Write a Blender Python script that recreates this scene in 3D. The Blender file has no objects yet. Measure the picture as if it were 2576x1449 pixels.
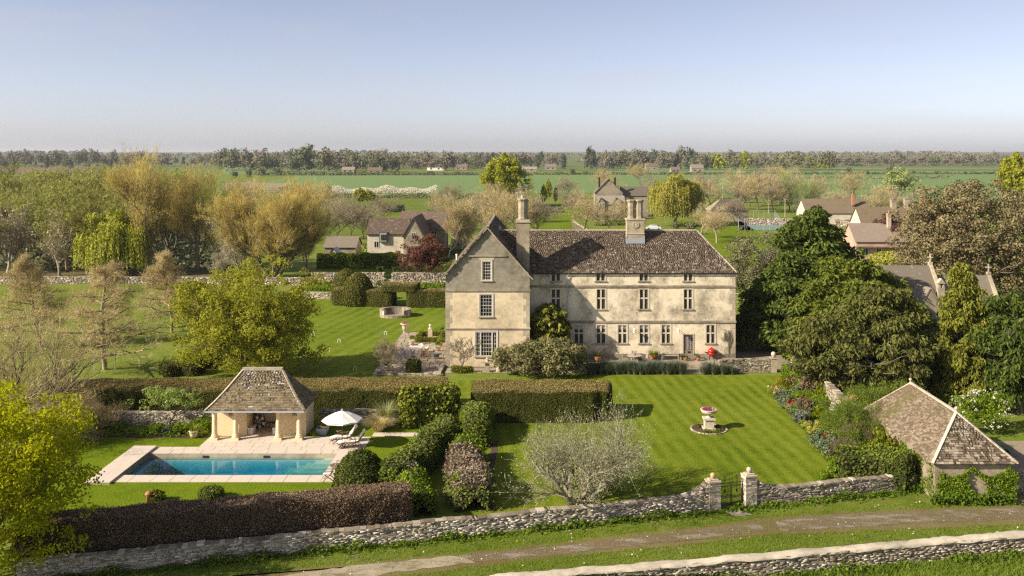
import bpy, math, random
import numpy as np
from mathutils import Vector, Matrix
R = math.radians
sc = bpy.context.scene
COL = sc.collection
# ---------------------------------------------------------------- camera, light, exposure
F, CX, HY, H = 2300.0, 1340.0, 388.0, 20.7          # focal length, principal point (photo units of 2576 px), camera height
cd = bpy.data.cameras.new('camera'); cam = bpy.data.objects.new('camera', cd); COL.objects.link(cam)
cam.location = (0, 0, H); cam.rotation_euler = (R(90), 0, 0)
cd.sensor_width = 36; cd.lens = 36 * F / 2576
cd.shift_x = (1288 - CX) / 2576; cd.shift_y = (HY - 724.5) / 2576
cd.clip_start = 1; cd.clip_end = 20000
sc.camera = cam
SUN_AZ, SUN_EL = R(24), R(30.5)                        # light travels towards +X, a little towards +Y
sdir = Vector((math.cos(SUN_AZ) * math.cos(SUN_EL), math.sin(SUN_AZ) * math.cos(SUN_EL), -math.sin(SUN_EL)))
sl = bpy.data.lights.new('sun', 'SUN'); sl.energy = 4.6; sl.angle = R(0.55); sl.color = (1.0, 0.895, 0.735)
so = bpy.data.objects.new('sun', sl); COL.objects.link(so)
so.rotation_euler = sdir.to_track_quat('-Z', 'Y').to_euler(); so.location = (-60, 20, 60)
W = bpy.data.worlds.new('World'); sc.world = W; W.use_nodes = True
nt = W.node_tree
sky = nt.nodes.new('ShaderNodeTexSky'); sky.sky_type = 'NISHITA'; sky.sun_disc = False
sky.sun_elevation = SUN_EL; sky.sun_rotation = math.atan2(-sdir.x, -sdir.y)
sky.air_density = 0.75; sky.dust_density = 0.95; sky.ozone_density = 3.0
bgn = nt.nodes['Background']; bgn.inputs[1].default_value = 0.091
bw = nt.nodes.new('ShaderNodeRGBToBW'); mxs = nt.nodes.new('ShaderNodeMixRGB'); mxs.inputs[0].default_value = .5   # a milky spring sky
nt.links.new(sky.outputs[0], bw.inputs[0]); nt.links.new(sky.outputs[0], mxs.inputs[1]); nt.links.new(bw.outputs[0], mxs.inputs[2])
tin = nt.nodes.new('ShaderNodeMixRGB'); tin.blend_type = 'MULTIPLY'; tin.inputs[0].default_value = 1; tin.inputs[2].default_value = (1.03, .98, 1.03, 1)
tcw = nt.nodes.new('ShaderNodeTexCoord'); mpw = nt.nodes.new('ShaderNodeMapping'); mpw.inputs['Scale'].default_value = (1.2, 1.2, 9); nzw = nt.nodes.new('ShaderNodeTexNoise'); nzw.inputs['Scale'].default_value = 2.2; nzw.inputs['Detail'].default_value = 6; nzw.inputs['Roughness'].default_value = .62
rpw = nt.nodes.new('ShaderNodeValToRGB'); rpw.color_ramp.elements[0].position = .46; rpw.color_ramp.elements[0].color = (0,0,0,1); rpw.color_ramp.elements[1].position = .78; rpw.color_ramp.elements[1].color = (.30,.30,.30,1)
nt.links.new(tcw.outputs['Generated'], mpw.inputs[0]); nt.links.new(mpw.outputs[0], nzw.inputs[0]); nt.links.new(nzw.outputs['Fac'], rpw.inputs[0])
wsp = nt.nodes.new('ShaderNodeMixRGB'); wsp.inputs[2].default_value = (3.6, 3.55, 3.6, 1); nt.links.new(rpw.outputs[0], wsp.inputs[0]); nt.links.new(mxs.outputs[0], wsp.inputs[1])   # thin high cloud
nt.links.new(wsp.outputs[0], tin.inputs[1]); nt.links.new(tin.outputs[0], bgn.inputs[0])
vs = sc.view_settings; vs.view_transform = 'Standard'; vs.look = 'None'; vs.exposure = 1.0; vs.gamma = 1.0
sc.render.engine = 'CYCLES'
cy = sc.cycles
cy.max_bounces = 8; cy.diffuse_bounces = 4; cy.glossy_bounces = 2; cy.transmission_bounces = 3; cy.transparent_max_bounces = 8
cy.caustics_reflective = False; cy.caustics_refractive = False
cy.use_denoising = False; cy.denoiser = 'OPENIMAGEDENOISE'; cy.denoising_input_passes = 'RGB_ALBEDO_NORMAL'; cy.denoising_prefilter = 'ACCURATE'; cy.sample_clamp_indirect = 4.0
cy.filter_width = 1.3

# ---------------------------------------------------------------- helpers
def G(px, py, z=0.0):                                 # a point of the photograph on the level z
    Y = F * (H - z) / (py - HY)
    return Vector(((px - CX) * Y / F, Y, z))
def D(px, py, Y):                                     # a point of the photograph at distance Y
    return Vector(((px - CX) * Y / F, Y, H - (py - HY) * Y / F))
WL = {}
def tag(o, label=None, cat=None, group=None, kind=None):
    if label: o['label'] = label
    if cat: o['category'] = cat
    if group: o['group'] = group
    if kind: o['kind'] = kind
    return o
def thing(name, loc, label, cat, group=None):
    o = bpy.data.objects.new(name, None); COL.objects.link(o)
    o.location = Vector(loc); o.empty_display_size = .2
    WL[o] = Vector(loc)
    return tag(o, label, cat, group)
def npmesh(name, V, Fq, smooth=False):
    V = np.asarray(V, dtype=np.float32).reshape(-1, 3)
    me = bpy.data.meshes.new(name)
    if isinstance(Fq, np.ndarray):
        n, k = Fq.shape
        me.vertices.add(len(V)); me.vertices.foreach_set('co', V.ravel())
        me.loops.add(n * k); me.loops.foreach_set('vertex_index', Fq.ravel().astype(np.int32))
        me.polygons.add(n); me.polygons.foreach_set('loop_start', np.arange(0, n * k, k, dtype=np.int32))
        me.update(calc_edges=True)
    else:
        me.from_pydata([tuple(v) for v in V], [], Fq); me.update()
    if smooth: me.polygons.foreach_set('use_smooth', np.ones(len(me.polygons), dtype=bool))
    return me
def put(name, me, mat=None, parent=None, loc=None):
    """link a mesh whose vertices are in world coordinates (or local, with loc)"""
    o = bpy.data.objects.new(name, me); COL.objects.link(o)
    if mat is not None and len(me.materials) == 0: me.materials.append(mat)
    if parent is not None:
        o.parent = parent; o.location = -WL.get(parent, Vector((0, 0, 0)))
        WL[o] = Vector((0, 0, 0))
    else:
        WL[o] = Vector((0, 0, 0))
    if loc is not None:
        o.location = o.location + Vector(loc)
        WL[o] = Vector(loc)
    return o
class MB:
    def __init__(s): s.v = []; s.f = []
    def add(s, V, Fc):
        b = len(s.v); s.v += [tuple(v) for v in V]; s.f += [tuple(i + b for i in f) for f in Fc]; return s
    def box(s, x0, x1, y0, y1, z0, z1):
        V = [(x0,y0,z0),(x1,y0,z0),(x1,y1,z0),(x0,y1,z0),(x0,y0,z1),(x1,y0,z1),(x1,y1,z1),(x0,y1,z1)]
        return s.add(V, [(0,3,2,1),(4,5,6,7),(0,1,5,4),(1,2,6,5),(2,3,7,6),(3,0,4,7)])
    def obox(s, c, sx, sy, sz, rz=0, M=None):            # oriented box centred at c
        M = M or Matrix.Rotation(rz, 3, 'Z')
        V = [Vector(c) + M @ Vector((a*sx/2, b*sy/2, d*sz/2)) for d in (-1,1) for b in (-1,1) for a in (-1,1)]
        return s.add(V, [(0,2,3,1),(4,5,7,6),(0,1,5,4),(1,3,7,5),(3,2,6,7),(2,0,4,6)])
    def bar(s, a, b, w, h=None):
        a, b = Vector(a), Vector(b); d = b - a; L = d.length
        q = d.to_track_quat('X', 'Z').to_matrix()
        return s.obox((a + b) / 2, L, w, h or w, M=q)
    def tube(s, pts, rad, k=6, cap=True):
        pts = [Vector(p) for p in pts]; n = len(pts)
        if not hasattr(rad, '__len__'): rad = [rad] * n
        V = []
        for i, p in enumerate(pts):
            d = (pts[min(i+1, n-1)] - pts[max(i-1, 0)]).normalized()
            a = d.orthogonal().normalized() if abs(d.z) < .95 else Vector((1,0,0)); a = (a - d*a.dot(d)).normalized(); b = d.cross(a)
            for j in range(k):
                t = 2*math.pi*j/k; V.append(p + (a*math.cos(t) + b*math.sin(t)) * rad[i])
        Fc = [(i*k+j, i*k+(j+1)%k, (i+1)*k+(j+1)%k, (i+1)*k+j) for i in range(n-1) for j in range(k)]
        if cap: Fc += [tuple(range(k-1,-1,-1)), tuple((n-1)*k+j for j in range(k))]
        return s.add(V, Fc)
    def lathe(s, prof, c=(0,0,0), k=16, a0=0, sx=1, sy=1):
        c = Vector(c); V = []
        for r, z in prof:
            for j in range(k):
                t = a0 + 2*math.pi*j/k; V.append(c + Vector((r*math.cos(t)*sx, r*math.sin(t)*sy, z)))
        n = len(prof)
        Fc = [(i*k+j, i*k+(j+1)%k, (i+1)*k+(j+1)%k, (i+1)*k+j) for i in range(n-1) for j in range(k)]
        Fc += [tuple(range(k-1,-1,-1)), tuple((n-1)*k+j for j in range(k))]
        return s.add(V, Fc)
    def prism(s, poly, z0, z1):
        n = len(poly); a = sum(poly[i][0]*poly[(i+1)%n][1]-poly[(i+1)%n][0]*poly[i][1] for i in range(n))
        if a < 0: poly = poly[::-1]
        V = [(p[0], p[1], z0) for p in poly] + [(p[0], p[1], z1) for p in poly]
        return s.add(V, [tuple(range(n-1,-1,-1)), tuple(range(n, 2*n))] + [(i,(i+1)%n,n+(i+1)%n,n+i) for i in range(n)])
    def put(s, name, mat, parent=None, smooth=False, loc=None):
        me = npmesh(name, s.v, s.f, smooth); return put(name, me, mat, parent, loc)
def sheet(name, poly, z, mat, kind='structure'):
    a = sum(poly[i][0]*poly[(i+1)%len(poly)][1]-poly[(i+1)%len(poly)][0]*poly[i][1] for i in range(len(poly)))
    if a < 0: poly = poly[::-1]
    me = npmesh(name, [(p[0], p[1], z) for p in poly], [tuple(range(len(poly)))])
    o = put(name, me, mat); o['kind'] = kind; return o
def rough_poly(pts, amp, step, seed):                   # polygon with a wavering edge
    r = random.Random(seed); out = []
    for i, p in enumerate(pts):
        q = pts[(i+1) % len(pts)]; p, q = Vector(p[:2]), Vector(q[:2]); n = max(1, int((q-p).length / step))
        for k in range(n):
            c = p.lerp(q, k / n); out.append((c.x + r.uniform(-amp, amp), c.y + r.uniform(-amp, amp)))
    return out
def copy_tree(o, parent=None):
    c = o.copy(); COL.objects.link(c)
    if parent is not None: c.parent = parent
    for ch in list(o.children): copy_tree(ch, c)
    return c
def dup(root, loc, rz=0, scale=1, label=None, cat=None, group=None):
    c = copy_tree(root); c.location = Vector(loc); c.rotation_euler = (0, 0, rz)
    c.scale = (scale,)*3 if not hasattr(scale, '__len__') else scale
    tag(c, label, cat, group); return c

# ---------------------------------------------------------------- materials
class NT:
    def __init__(s, name):
        s.m = bpy.data.materials.new(name); s.m.use_nodes = True; s.t = s.m.node_tree
        s.t.nodes.clear(); s.out = s.t.nodes.new('ShaderNodeOutputMaterial')
    def n(s, typ, **kw):
        x = s.t.nodes.new('ShaderNode' + typ)
        for k, v in kw.items(): setattr(x, k, v)
        return x
    def l(s, a, b): s.t.links.new(a, b)
    def pos(s, scale=(1,1,1), obj=False, rot=(0,0,0)):
        t = s.n('TexCoord'); m = s.n('Mapping'); m.inputs['Scale'].default_value = scale; m.inputs['Rotation'].default_value = rot
        if obj: s.l(t.outputs['Object'], m.inputs[0])
        else:
            g = s.n('NewGeometry'); s.l(g.outputs['Position'], m.inputs[0])
        return m.outputs[0]
    def noise(s, vec, scale, detail=3, rough=.6):
        x = s.n('TexNoise'); x.inputs['Scale'].default_value = scale; x.inputs['Detail'].default_value = detail; x.inputs['Roughness'].default_value = rough
        if vec is not None: s.l(vec, x.inputs['Vector'])
        return x.outputs['Fac']
    def ramp(s, fac, stops, interp='LINEAR'):
        x = s.n('ValToRGB'); e = x.color_ramp.elements; x.color_ramp.interpolation = interp
        while len(e) < len(stops): e.new(.5)
        for i, (p, c) in enumerate(stops):
            e[i].position = p; e[i].color = (*c, 1) if hasattr(c, '__len__') else (c, c, c, 1)
        s.l(fac, x.inputs[0]); return x.outputs[0]
    def mix(s, fac, a, b, mode='MIX'):
        x = s.n('MixRGB', blend_type=mode)
        for i, v in ((0, fac), (1, a), (2, b)):
            if isinstance(v, (int, float)): x.inputs[i].default_value = v if i == 0 else (v, v, v, 1)
            elif isinstance(v, tuple): x.inputs[i].default_value = (*v, 1)
            else: s.l(v, x.inputs[i])
        return x.outputs[0]
    def math(s, op, a, b=0.0):
        x = s.n('Math', operation=op)
        for i, v in ((0, a), (1, b)):
            if isinstance(v, (int, float)): x.inputs[i].default_value = v
            else: s.l(v, x.inputs[i])
        return x.outputs[0]
    def rnd(s):                                          # one random number per piece, loose or joined
        o = s.n('ObjectInfo'); g = s.n('NewGeometry')
        return s.math('FRACT', s.math('ADD', o.outputs['Random'], g.outputs['Random Per Island']))
    def surf(s, col, rough=.8, spec=.3, bump=None, bstr=.3, bdist=.05, metal=0):
        p = s.n('BsdfPrincipled')
        if isinstance(col, tuple): p.inputs['Base Color'].default_value = (*col, 1)
        else: s.l(col, p.inputs['Base Color'])
        p.inputs['Roughness'].default_value = rough; p.inputs['Specular IOR Level'].default_value = spec; p.inputs['Metallic'].default_value = metal
        if bump is not None:
            b = s.n('Bump'); b.inputs['Strength'].default_value = bstr; b.inputs['Distance'].default_value = bdist
            s.l(bump, b.inputs['Height']); s.l(b.outputs[0], p.inputs['Normal'])
        s.l(p.outputs[0], s.out.inputs[0]); return s.m
def plain(name, c, rough=.7, spec=.3, metal=0, var=.12, scale=8):
    n = NT(name); v = n.pos(); k = n.noise(v, scale, 4)
    lo = tuple(x * (1 - var*1.6) for x in c); hi = tuple(min(1, x * (1 + var*1.6)) for x in c)
    return n.surf(n.ramp(k, [(.25, lo), (.75, hi)]), rough, spec, metal=metal)
def leafmat(name, cols, trans=.35, clump=.5, gloss=.0, tcol=1.3):
    """cols: 3 colours; the pick varies leaf by leaf and clump by clump"""
    cols = [tuple(min(.8, x * 1.36) for x in c) for c in cols]
    n = NT(name); a = n.rnd(); b = n.noise(n.pos(), clump, 2)
    f = n.math('ADD', n.math('MULTIPLY', a, .65), n.math('SUBTRACT', n.math('MULTIPLY', b, .9), .28))
    c = n.ramp(f, [(.08, cols[0]), (.45, cols[1]), (.9, cols[2])])
    d = n.n('BsdfDiffuse'); n.l(c, d.inputs[0])
    t = n.n('BsdfTranslucent'); n.l(n.mix(1.0, c, (tcol, tcol, tcol*.6), 'MULTIPLY'), t.inputs[0])
    m = n.n('MixShader'); m.inputs[0].default_value = trans; n.l(d.outputs[0], m.inputs[1]); n.l(t.outputs[0], m.inputs[2])
    last = m
    if gloss:
        g = n.n('BsdfGlossy'); g.inputs['Roughness'].default_value = .35; g.inputs[0].default_value = (1,1,1,1)
        m2 = n.n('MixShader'); m2.inputs[0].default_value = gloss; n.l(m.outputs[0], m2.inputs[1]); n.l(g.outputs[0], m2.inputs[2]); last = m2
    n.l(last.outputs[0], n.out.inputs[0]); return n.m
def grassmat(name, dark, mid, light, stripe=None, dry=None, fine=9.0, clover=0):
    """stripe: (angle, width m, strength)"""
    n = NT(name); v = n.pos()
    big = n.noise(v, .12, 3); med = n.noise(v, .9, 4, .7); fin = n.noise(n.pos((1, .45, 1)), fine, 3, .75)
    f = n.math('ADD', n.math('MULTIPLY', med, .55), n.math('MULTIPLY', fin, .55))
    f = n.math('ADD', f, n.math('SUBTRACT', n.math('MULTIPLY', big, .5), .28))
    if stripe:
        w = n.n('TexWave', wave_type='BANDS', bands_direction='X', wave_profile='SIN')
        w.inputs['Scale'].default_value = 1/ (stripe[1] * 2) * math.pi / 10 * 2; w.inputs['Distortion'].default_value = 1.6; w.inputs['Detail'].default_value = 2; w.inputs['Detail Scale'].default_value = .5
        n.l(n.pos(rot=(0,0,stripe[0])), w.inputs[0])
        f = n.math('ADD', f, n.math('MULTIPLY', n.math('MULTIPLY', n.math('SUBTRACT', w.outputs['Fac'], .5), stripe[2]), n.ramp(n.noise(v, .16, 2), [(.35, .35), (.65, 1.25)])))
    c = n.ramp(f, [(.28, dark), (.5, mid), (.78, light)])
    if dry: c = n.mix(n.ramp(n.noise(v, dry[1], 5, .7), [(dry[2], 0.0), (dry[2]+.22, 1.0)]), c, dry[0])
    return n.surf(c, .9, .08, n.math('ADD', fin, n.math('MULTIPLY', med, .6)), .8, .07)
M = {}
M['lawn'] = grassmat('mown lawn', (.066,.104,.002), (.124,.160,.008), (.185,.21,.020), (R(-6), 1.1, .22), ((.17,.175,.02), 1.0, .60))
M['croquet'] = grassmat('croquet lawn', (.064,.106,.003), (.120,.160,.009), (.178,.21,.022), (R(12), 1.6, .17), ((.15,.17,.02), .7, .62))
M['poollawn'] = grassmat('pool lawn', (.068,.104,.001), (.110,.155,.003), (.16,.20,.010), None, ((.15,.17,.02), 1.1, .68))
M['meadow'] = grassmat('meadow grass', (.078,.112,.008), (.128,.168,.018), (.195,.22,.042), None, ((.22,.21,.06), .35, .50), 5)
M['verge'] = grassmat('rough verge grass', (.062,.092,.006), (.108,.142,.014), (.175,.195,.038), None, ((.20,.17,.08), .8, .55), 12)
M['field'] = grassmat('young wheat field', (.105,.168,.048), (.135,.20,.064), (.165,.225,.085), None, None, .6)
M['field2'] = grassmat('far pasture', (.085,.115,.03), (.11,.135,.04), (.14,.155,.05), None, ((.14,.16,.05), .02, .55), .5)
M['plough'] = plain('ploughed soil', (.17,.115,.075), .95, .05, var=.2, scale=.4)
M['stubble'] = plain('dry field margin', (.26,.21,.13), .95, .05, var=.2, scale=.5)
def stone(name, base, dark, light, grime=.5, sc1=1.2, rough=.85, bstr=.35, streak=False, ashlar=False):
    n = NT(name); v = n.pos()
    a = n.noise(v, sc1, 6, .65); b = n.noise(v, sc1*9, 4, .7); g = n.noise(n.pos((.42,.42,.34) if streak else (.3,.3,.3)), 1.0, 6, .72)
    c = n.ramp(a, [(.3, dark), (.5, base), (.75, light)])
    c = n.mix(.35, c, n.ramp(b, [(.35, dark), (.65, light)]))
    gr = n.ramp(g, [(.50 - .1*grime, 0.0), (.74 - .1*grime, .92)] if not streak else [(.45, 0.0), (.60, .92)])
    sp = n.ramp(b, [(.34, 0.5), (.62, 1.0)])
    gr = n.mix(1.0, gr, sp, 'MULTIPLY')
    if streak: gr = n.math('MINIMUM', 1.0, n.math('ADD', gr, n.ramp(n.noise(v, 5.5, 4, .8), [(.60, 0.0), (.70, .55)])))
    c = n.mix(gr, c, tuple(x*(.36 if streak else .42) for x in dark))
    h = n.math('ADD', b, a)
    if ashlar:
        br = n.n('TexBrick'); br.inputs['Scale'].default_value = 1; br.inputs['Mortar Size'].default_value = .012; br.inputs['Brick Width'].default_value = .75; br.inputs['Row Height'].default_value = .33
        br.inputs[1].default_value = (1,1,1,1); br.inputs[2].default_value = (.78,.78,.78,1); br.inputs[3].default_value = (1.25,1.2,1.1,1); br.inputs['Bias'].default_value = -.1
        mp = n.pos(rot=(R(-90),0,0)); n.l(mp, br.inputs[0]); c = n.mix(.55, c, n.mix(1.0, c, br.outputs[0], 'MULTIPLY'))
    return n.surf(c, rough, .15, h, bstr, .015)
M['render'] = stone('limewashed render', (.74,.635,.45), (.55,.46,.31), (.80,.715,.54), .82, .8, streak=True)
M['wintrim'] = stone('pale window stone', (.60,.515,.365), (.45,.38,.26), (.68,.60,.45), .1, 2)
M['gable'] = stone('grey weathered ashlar', (.255,.226,.168), (.17,.15,.11), (.39,.345,.26), .35, 2.2, ashlar=True)
M['wingrender'] = stone('rough cast cream render', (.68,.55,.355), (.50,.39,.24), (.76,.65,.46), .12, 3.0, bstr=.8)
M['trim'] = stone('dressed limestone', (.46,.385,.27), (.31,.26,.175), (.56,.48,.35), .45, 2)
M['ashlar'] = stone('golden ashlar', (.72,.565,.345), (.67,.52,.305), (.77,.62,.39), -2.4, 2, bstr=.15)
M['stringdark'] = stone('lichened string course', (.30,.25,.175), (.17,.14,.10), (.42,.36,.26), .7, 2)
M['chimney'] = stone('chimney stone', (.36,.295,.20), (.23,.19,.13), (.48,.41,.30), .6, 1.6)
M['paving'] = stone('pale pool paving', (.56,.475,.385), (.50,.42,.335), (.60,.52,.43), -1.2, 1.5, .7, .1)
M['flag'] = stone('old terrace flagstone', (.34,.28,.20), (.20,.165,.115), (.46,.395,.295), .5, 1.5)
M['mortar'] = plain('dark wall core', (.12,.097,.066), .95, .05)
M['statue'] = stone('carved stone', (.50,.43,.32), (.35,.30,.21), (.60,.54,.43), .2, 4)
def pieces(name, stops, lich=.5, lcol=(.62,.58,.50), lsc=2.2, rough=.85, moss=None):
    n = NT(name); r = n.rnd(); c = n.ramp(r, stops); v = n.pos()
    k = n.noise(v, lsc, 5, .75); s2 = n.noise(v, 14, 3, .7)
    c = n.mix(.5, c, n.mix(1.0, c, n.ramp(s2, [(.3, .55), (.7, 1.45)]), 'MULTIPLY'))
    f = n.mix(1.0, n.ramp(k, [(.62-.1*lich, 0.0), (.72-.1*lich, 1.0)]), n.ramp(s2, [(.45, 0.0), (.6, 1.0)]), 'MULTIPLY')
    c = n.mix(f, c, lcol)
    if moss: c = n.mix(n.ramp(n.noise(v, .5, 5, .7), [(.52, 0.0), (.7, .8)]), c, moss)
    return n.surf(c, rough, .12, s2, .6, .03)
M['drystone'] = pieces('dry stone', [(0, (.14,.112,.076)), (.4, (.25,.205,.145)), (.8, (.36,.305,.225)), (1, (.56,.49,.39))], .6, (.66,.63,.56))
M['drystone2'] = pieces('pale dry stone', [(0, (.20,.165,.115)), (.35, (.33,.28,.205)), (.75, (.46,.395,.295)), (1, (.62,.56,.46))], .75, (.72,.69,.62))
M['roofstone'] = pieces('brown stone tile', [(0, (.068,.050,.034)), (.5, (.120,.090,.064)), (.88, (.175,.135,.098)), (1, (.31,.26,.20))], .18, (.40,.35,.29), 6)
M['poolroof'] = pieces('olive grey stone tile', [(0, (.115,.088,.052)), (.5, (.175,.138,.082)), (1, (.24,.195,.12))], .12, (.50,.46,.38), 3)
M['poolroofpale'] = pieces('lichened stone tile', [(0, (.08,.06,.052)), (.4, (.13,.105,.085)), (.75, (.30,.265,.23)), (1, (.46,.42,.37))], .2)
M['barnroof'] = pieces('tan stone tile', [(0, (.115,.083,.054)), (.5, (.17,.128,.085)), (1, (.27,.215,.15))], .3, (.47,.42,.34), 3, moss=(.10,.095,.025))
M['barnroofdark'] = pieces('dark tan stone tile', [(0, (.075,.055,.038)), (.45, (.14,.108,.074)), (1, (.34,.285,.21))], .45, (.52,.47,.39), 3)
M['churchroof'] = pieces('grey stone tile', [(0, (.10,.082,.060)), (.5, (.17,.142,.107)), (1, (.30,.26,.20))], .4, (.45,.41,.35), 2)
M['redtile'] = pieces('red clay tile', [(0, (.09,.064,.046)), (.5, (.14,.10,.073)), (1, (.23,.18,.14))], .9, (.35,.31,.26), 2)
def glassmat(name, c=(.012,.014,.016)):
    n = NT(name); r = n.n('ObjectInfo'); cc = n.ramp(r.outputs['Random'], [(.2, c), (.8, (.035,.04,.042)), (1, (.09,.10,.10))]); return n.surf(cc, .05, .6, n.noise(n.pos(), 2.5, 2), .35, .02)
M['glass'] = glassmat('window glass')
M['paint'] = plain('off white paint', (.55,.50,.43), .5, .3, var=.06)
M['lead'] = plain('lead came', (.10,.098,.09), .5, .4)
M['leadgrey'] = plain('lead flashing', (.30,.32,.36), .5, .4)
M['gutter'] = plain('grey gutter', (.40,.42,.46), .5, .4)
M['door'] = plain('weathered door wood', (.23,.175,.13), .7, .2)
M['oak'] = plain('silvered oak', (.36,.315,.265), .8, .2, var=.2, scale=12)
M['teak'] = plain('dark teak', (.16,.105,.065), .6, .3)
M['canvas'] = plain('cream canvas', (.76,.70,.62), .85, .1, var=.04)
M['white'] = plain('white paint', (.78,.76,.72), .5, .3, var=.03)
M['green'] = plain('dark green vinyl', (.012,.05,.04), .4, .4)
M['iron'] = plain('black wrought iron', (.022,.019,.017), .5, .4)
M['rust'] = plain('rusted iron', (.12,.065,.035), .8, .2)
M['terracotta'] = plain('terracotta', (.38,.17,.09), .8, .15)
M['buffpot'] = plain('buff clay pot', (.60,.50,.34), .8, .15)
M['red'] = plain('red enamel', (.55,.012,.008), .25, .5, var=.03)
M['slate'] = plain('grey slate top', (.09,.09,.095), .6, .3)
M['wicker'] = plain('pale wicker', (.52,.47,.42), .8, .15, var=.18, scale=30)
M['soil'] = plain('bed soil', (.085,.06,.042), .95, .05, var=.25)
M['gravel'] = plain('drive gravel', (.26,.21,.15), .95, .1, var=.22, scale=6)
M['bark'] = stone('tree bark', (.15,.125,.09), (.085,.07,.05), (.24,.21,.155), .2, 5)
M['barkpale'] = stone('pale grey bark', (.36,.33,.26), (.22,.20,.15), (.50,.47,.38), .2, 5)
M['barkfruit'] = stone('lichened fruit bark', (.31,.28,.19), (.17,.15,.095), (.42,.385,.28), .3, 6)
M['barkbuff'] = stone('buff bark', (.30,.235,.15), (.20,.155,.10), (.40,.32,.22), .1, 5)
M['birch'] = plain('white birch bark', (.58,.53,.47), .7, .2)
M['barkgreen'] = plain('olive bark', (.13,.12,.05), .9, .1)
M['tpost'] = plain('fence post wood', (.42,.35,.25), .85, .1)
M['car'] = plain('silver car paint', (.45,.46,.48), .25, .6, var=.02)
M['tyre'] = plain('tyre rubber', (.02,.02,.02), .8, .2)
M['olivepaint'] = plain('olive drab paint', (.19,.19,.12), .6, .3)
M['blue'] = plain('blue paint', (.03,.06,.16), .3, .5)
M['court'] = plain('tennis court surface', (.15,.22,.18), .8, .1)
M['cream'] = stone('cream cottage wall', (.55,.48,.37), (.45,.39,.29), (.62,.56,.46), -.2, 1)
M['pinkwall'] = stone('pink brick wall', (.48,.30,.22), (.38,.22,.16), (.55,.40,.31), .1, 1)
M['cotswold'] = stone('cottage stone wall', (.30,.25,.175), (.21,.175,.12), (.40,.34,.25), .2, 2)
# foliage
M['L_maple'] = leafmat('maple leaves', [(.122,.130,.012),(.195,.196,.022),(.285,.275,.045)], .5, .45)
M['L_norway'] = leafmat('yellow maple blossom', [(.145,.155,.003),(.24,.245,.006),(.33,.325,.016)], .45, .6)
M['L_yew'] = leafmat('yew sprays', [(.028,.044,.010),(.052,.072,.014),(.095,.115,.022)], .15, .5)
M['L_yew2'] = leafmat('yew sprays olive', [(.045,.060,.010),(.080,.098,.014),(.125,.138,.024)], .18, .6)
M['L_yew3'] = leafmat('yew sprays bronze', [(.045,.052,.014),(.080,.085,.022),(.125,.120,.036)], .18, .7)
M['L_cyp'] = leafmat('cypress sprays', [(.070,.080,.012),(.12,.125,.018),(.185,.18,.035)], .18, .8)
M['L_holm'] = leafmat('holm oak leaves', [(.085,.072,.032),(.145,.118,.058),(.21,.17,.09)], .15, .5)
M['L_grey'] = leafmat('grey green leaves', [(.075,.075,.035),(.125,.12,.06),(.18,.17,.095)], .15, .8)
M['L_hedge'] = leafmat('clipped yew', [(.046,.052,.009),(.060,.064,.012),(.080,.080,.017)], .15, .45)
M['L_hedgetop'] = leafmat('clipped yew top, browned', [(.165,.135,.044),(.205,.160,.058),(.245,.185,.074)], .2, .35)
M['L_hedge2'] = leafmat('clipped yew olive', [(.052,.058,.010),(.085,.088,.017),(.125,.115,.026)], .15, .6)
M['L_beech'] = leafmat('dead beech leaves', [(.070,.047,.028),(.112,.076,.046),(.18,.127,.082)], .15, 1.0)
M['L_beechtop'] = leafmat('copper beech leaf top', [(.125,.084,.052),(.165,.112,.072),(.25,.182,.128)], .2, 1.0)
M['L_laurel'] = leafmat('laurel leaves', [(.045,.062,.006),(.10,.115,.012),(.24,.23,.045)], .2, 1.2)
M['L_mixed'] = leafmat('mixed hedge leaves', [(.055,.085,.008),(.095,.128,.016),(.145,.175,.03)], .3, .5)
M['L_mixbrown'] = leafmat('bare hedge twigs', [(.13,.10,.068),(.20,.155,.11),(.28,.225,.165)], .2, .7)
M['L_berberis'] = leafmat('berberis leaves', [(.10,.06,.052),(.16,.10,.085),(.23,.15,.125)], .2, .7)
M['L_box'] = leafmat('box leaves', [(.065,.08,.004),(.105,.12,.006),(.16,.165,.012)], .3, .8)
M['L_boxdark'] = leafmat('dark box leaves', [(.022,.034,.006),(.045,.06,.010),(.11,.12,.03)], .15, 1.0)
M['L_green'] = leafmat('fresh green leaves', [(.055,.092,.006),(.10,.148,.010),(.165,.215,.025)], .35, .7)
M['L_bright'] = leafmat('bright green tree leaves', [(.13,.145,.007),(.20,.21,.014),(.29,.285,.03)], .4, .3)
M['L_pale'] = leafmat('pale green leaves', [(.15,.19,.07),(.23,.27,.11),(.31,.34,.16)], .4, .3)
M['L_apple'] = leafmat('apple leaves', [(.115,.155,.028),(.175,.225,.05),(.29,.32,.13)], .35, 1.0)
M['L_magn'] = leafmat('magnolia leaves', [(.045,.058,.008),(.085,.095,.012),(.23,.215,.045)], .15, 1.2)
M['L_coto'] = leafmat('cotoneaster leaves', [(.085,.084,.028),(.135,.128,.05),(.205,.188,.09)], .2, .8)
M['L_rosemary'] = leafmat('rosemary', [(.060,.078,.045),(.10,.118,.075),(.155,.165,.14)], .15, 1.2)
M['L_weep'] = leafmat('weeping willow leaves', [(.195,.205,.02),(.285,.29,.045),(.37,.37,.085)], .4, .4)
M['L_weep2'] = leafmat('golden weeping leaves', [(.165,.155,.025),(.245,.225,.045),(.32,.29,.08)], .4, .25)
M['L_gold'] = leafmat('golden willow twigs', [(.235,.19,.07),(.34,.272,.105),(.43,.345,.145)], .4, .16)
M['L_olive'] = leafmat('olive budding twigs', [(.105,.108,.030),(.155,.152,.042),(.21,.20,.065)], .35, .2)
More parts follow.
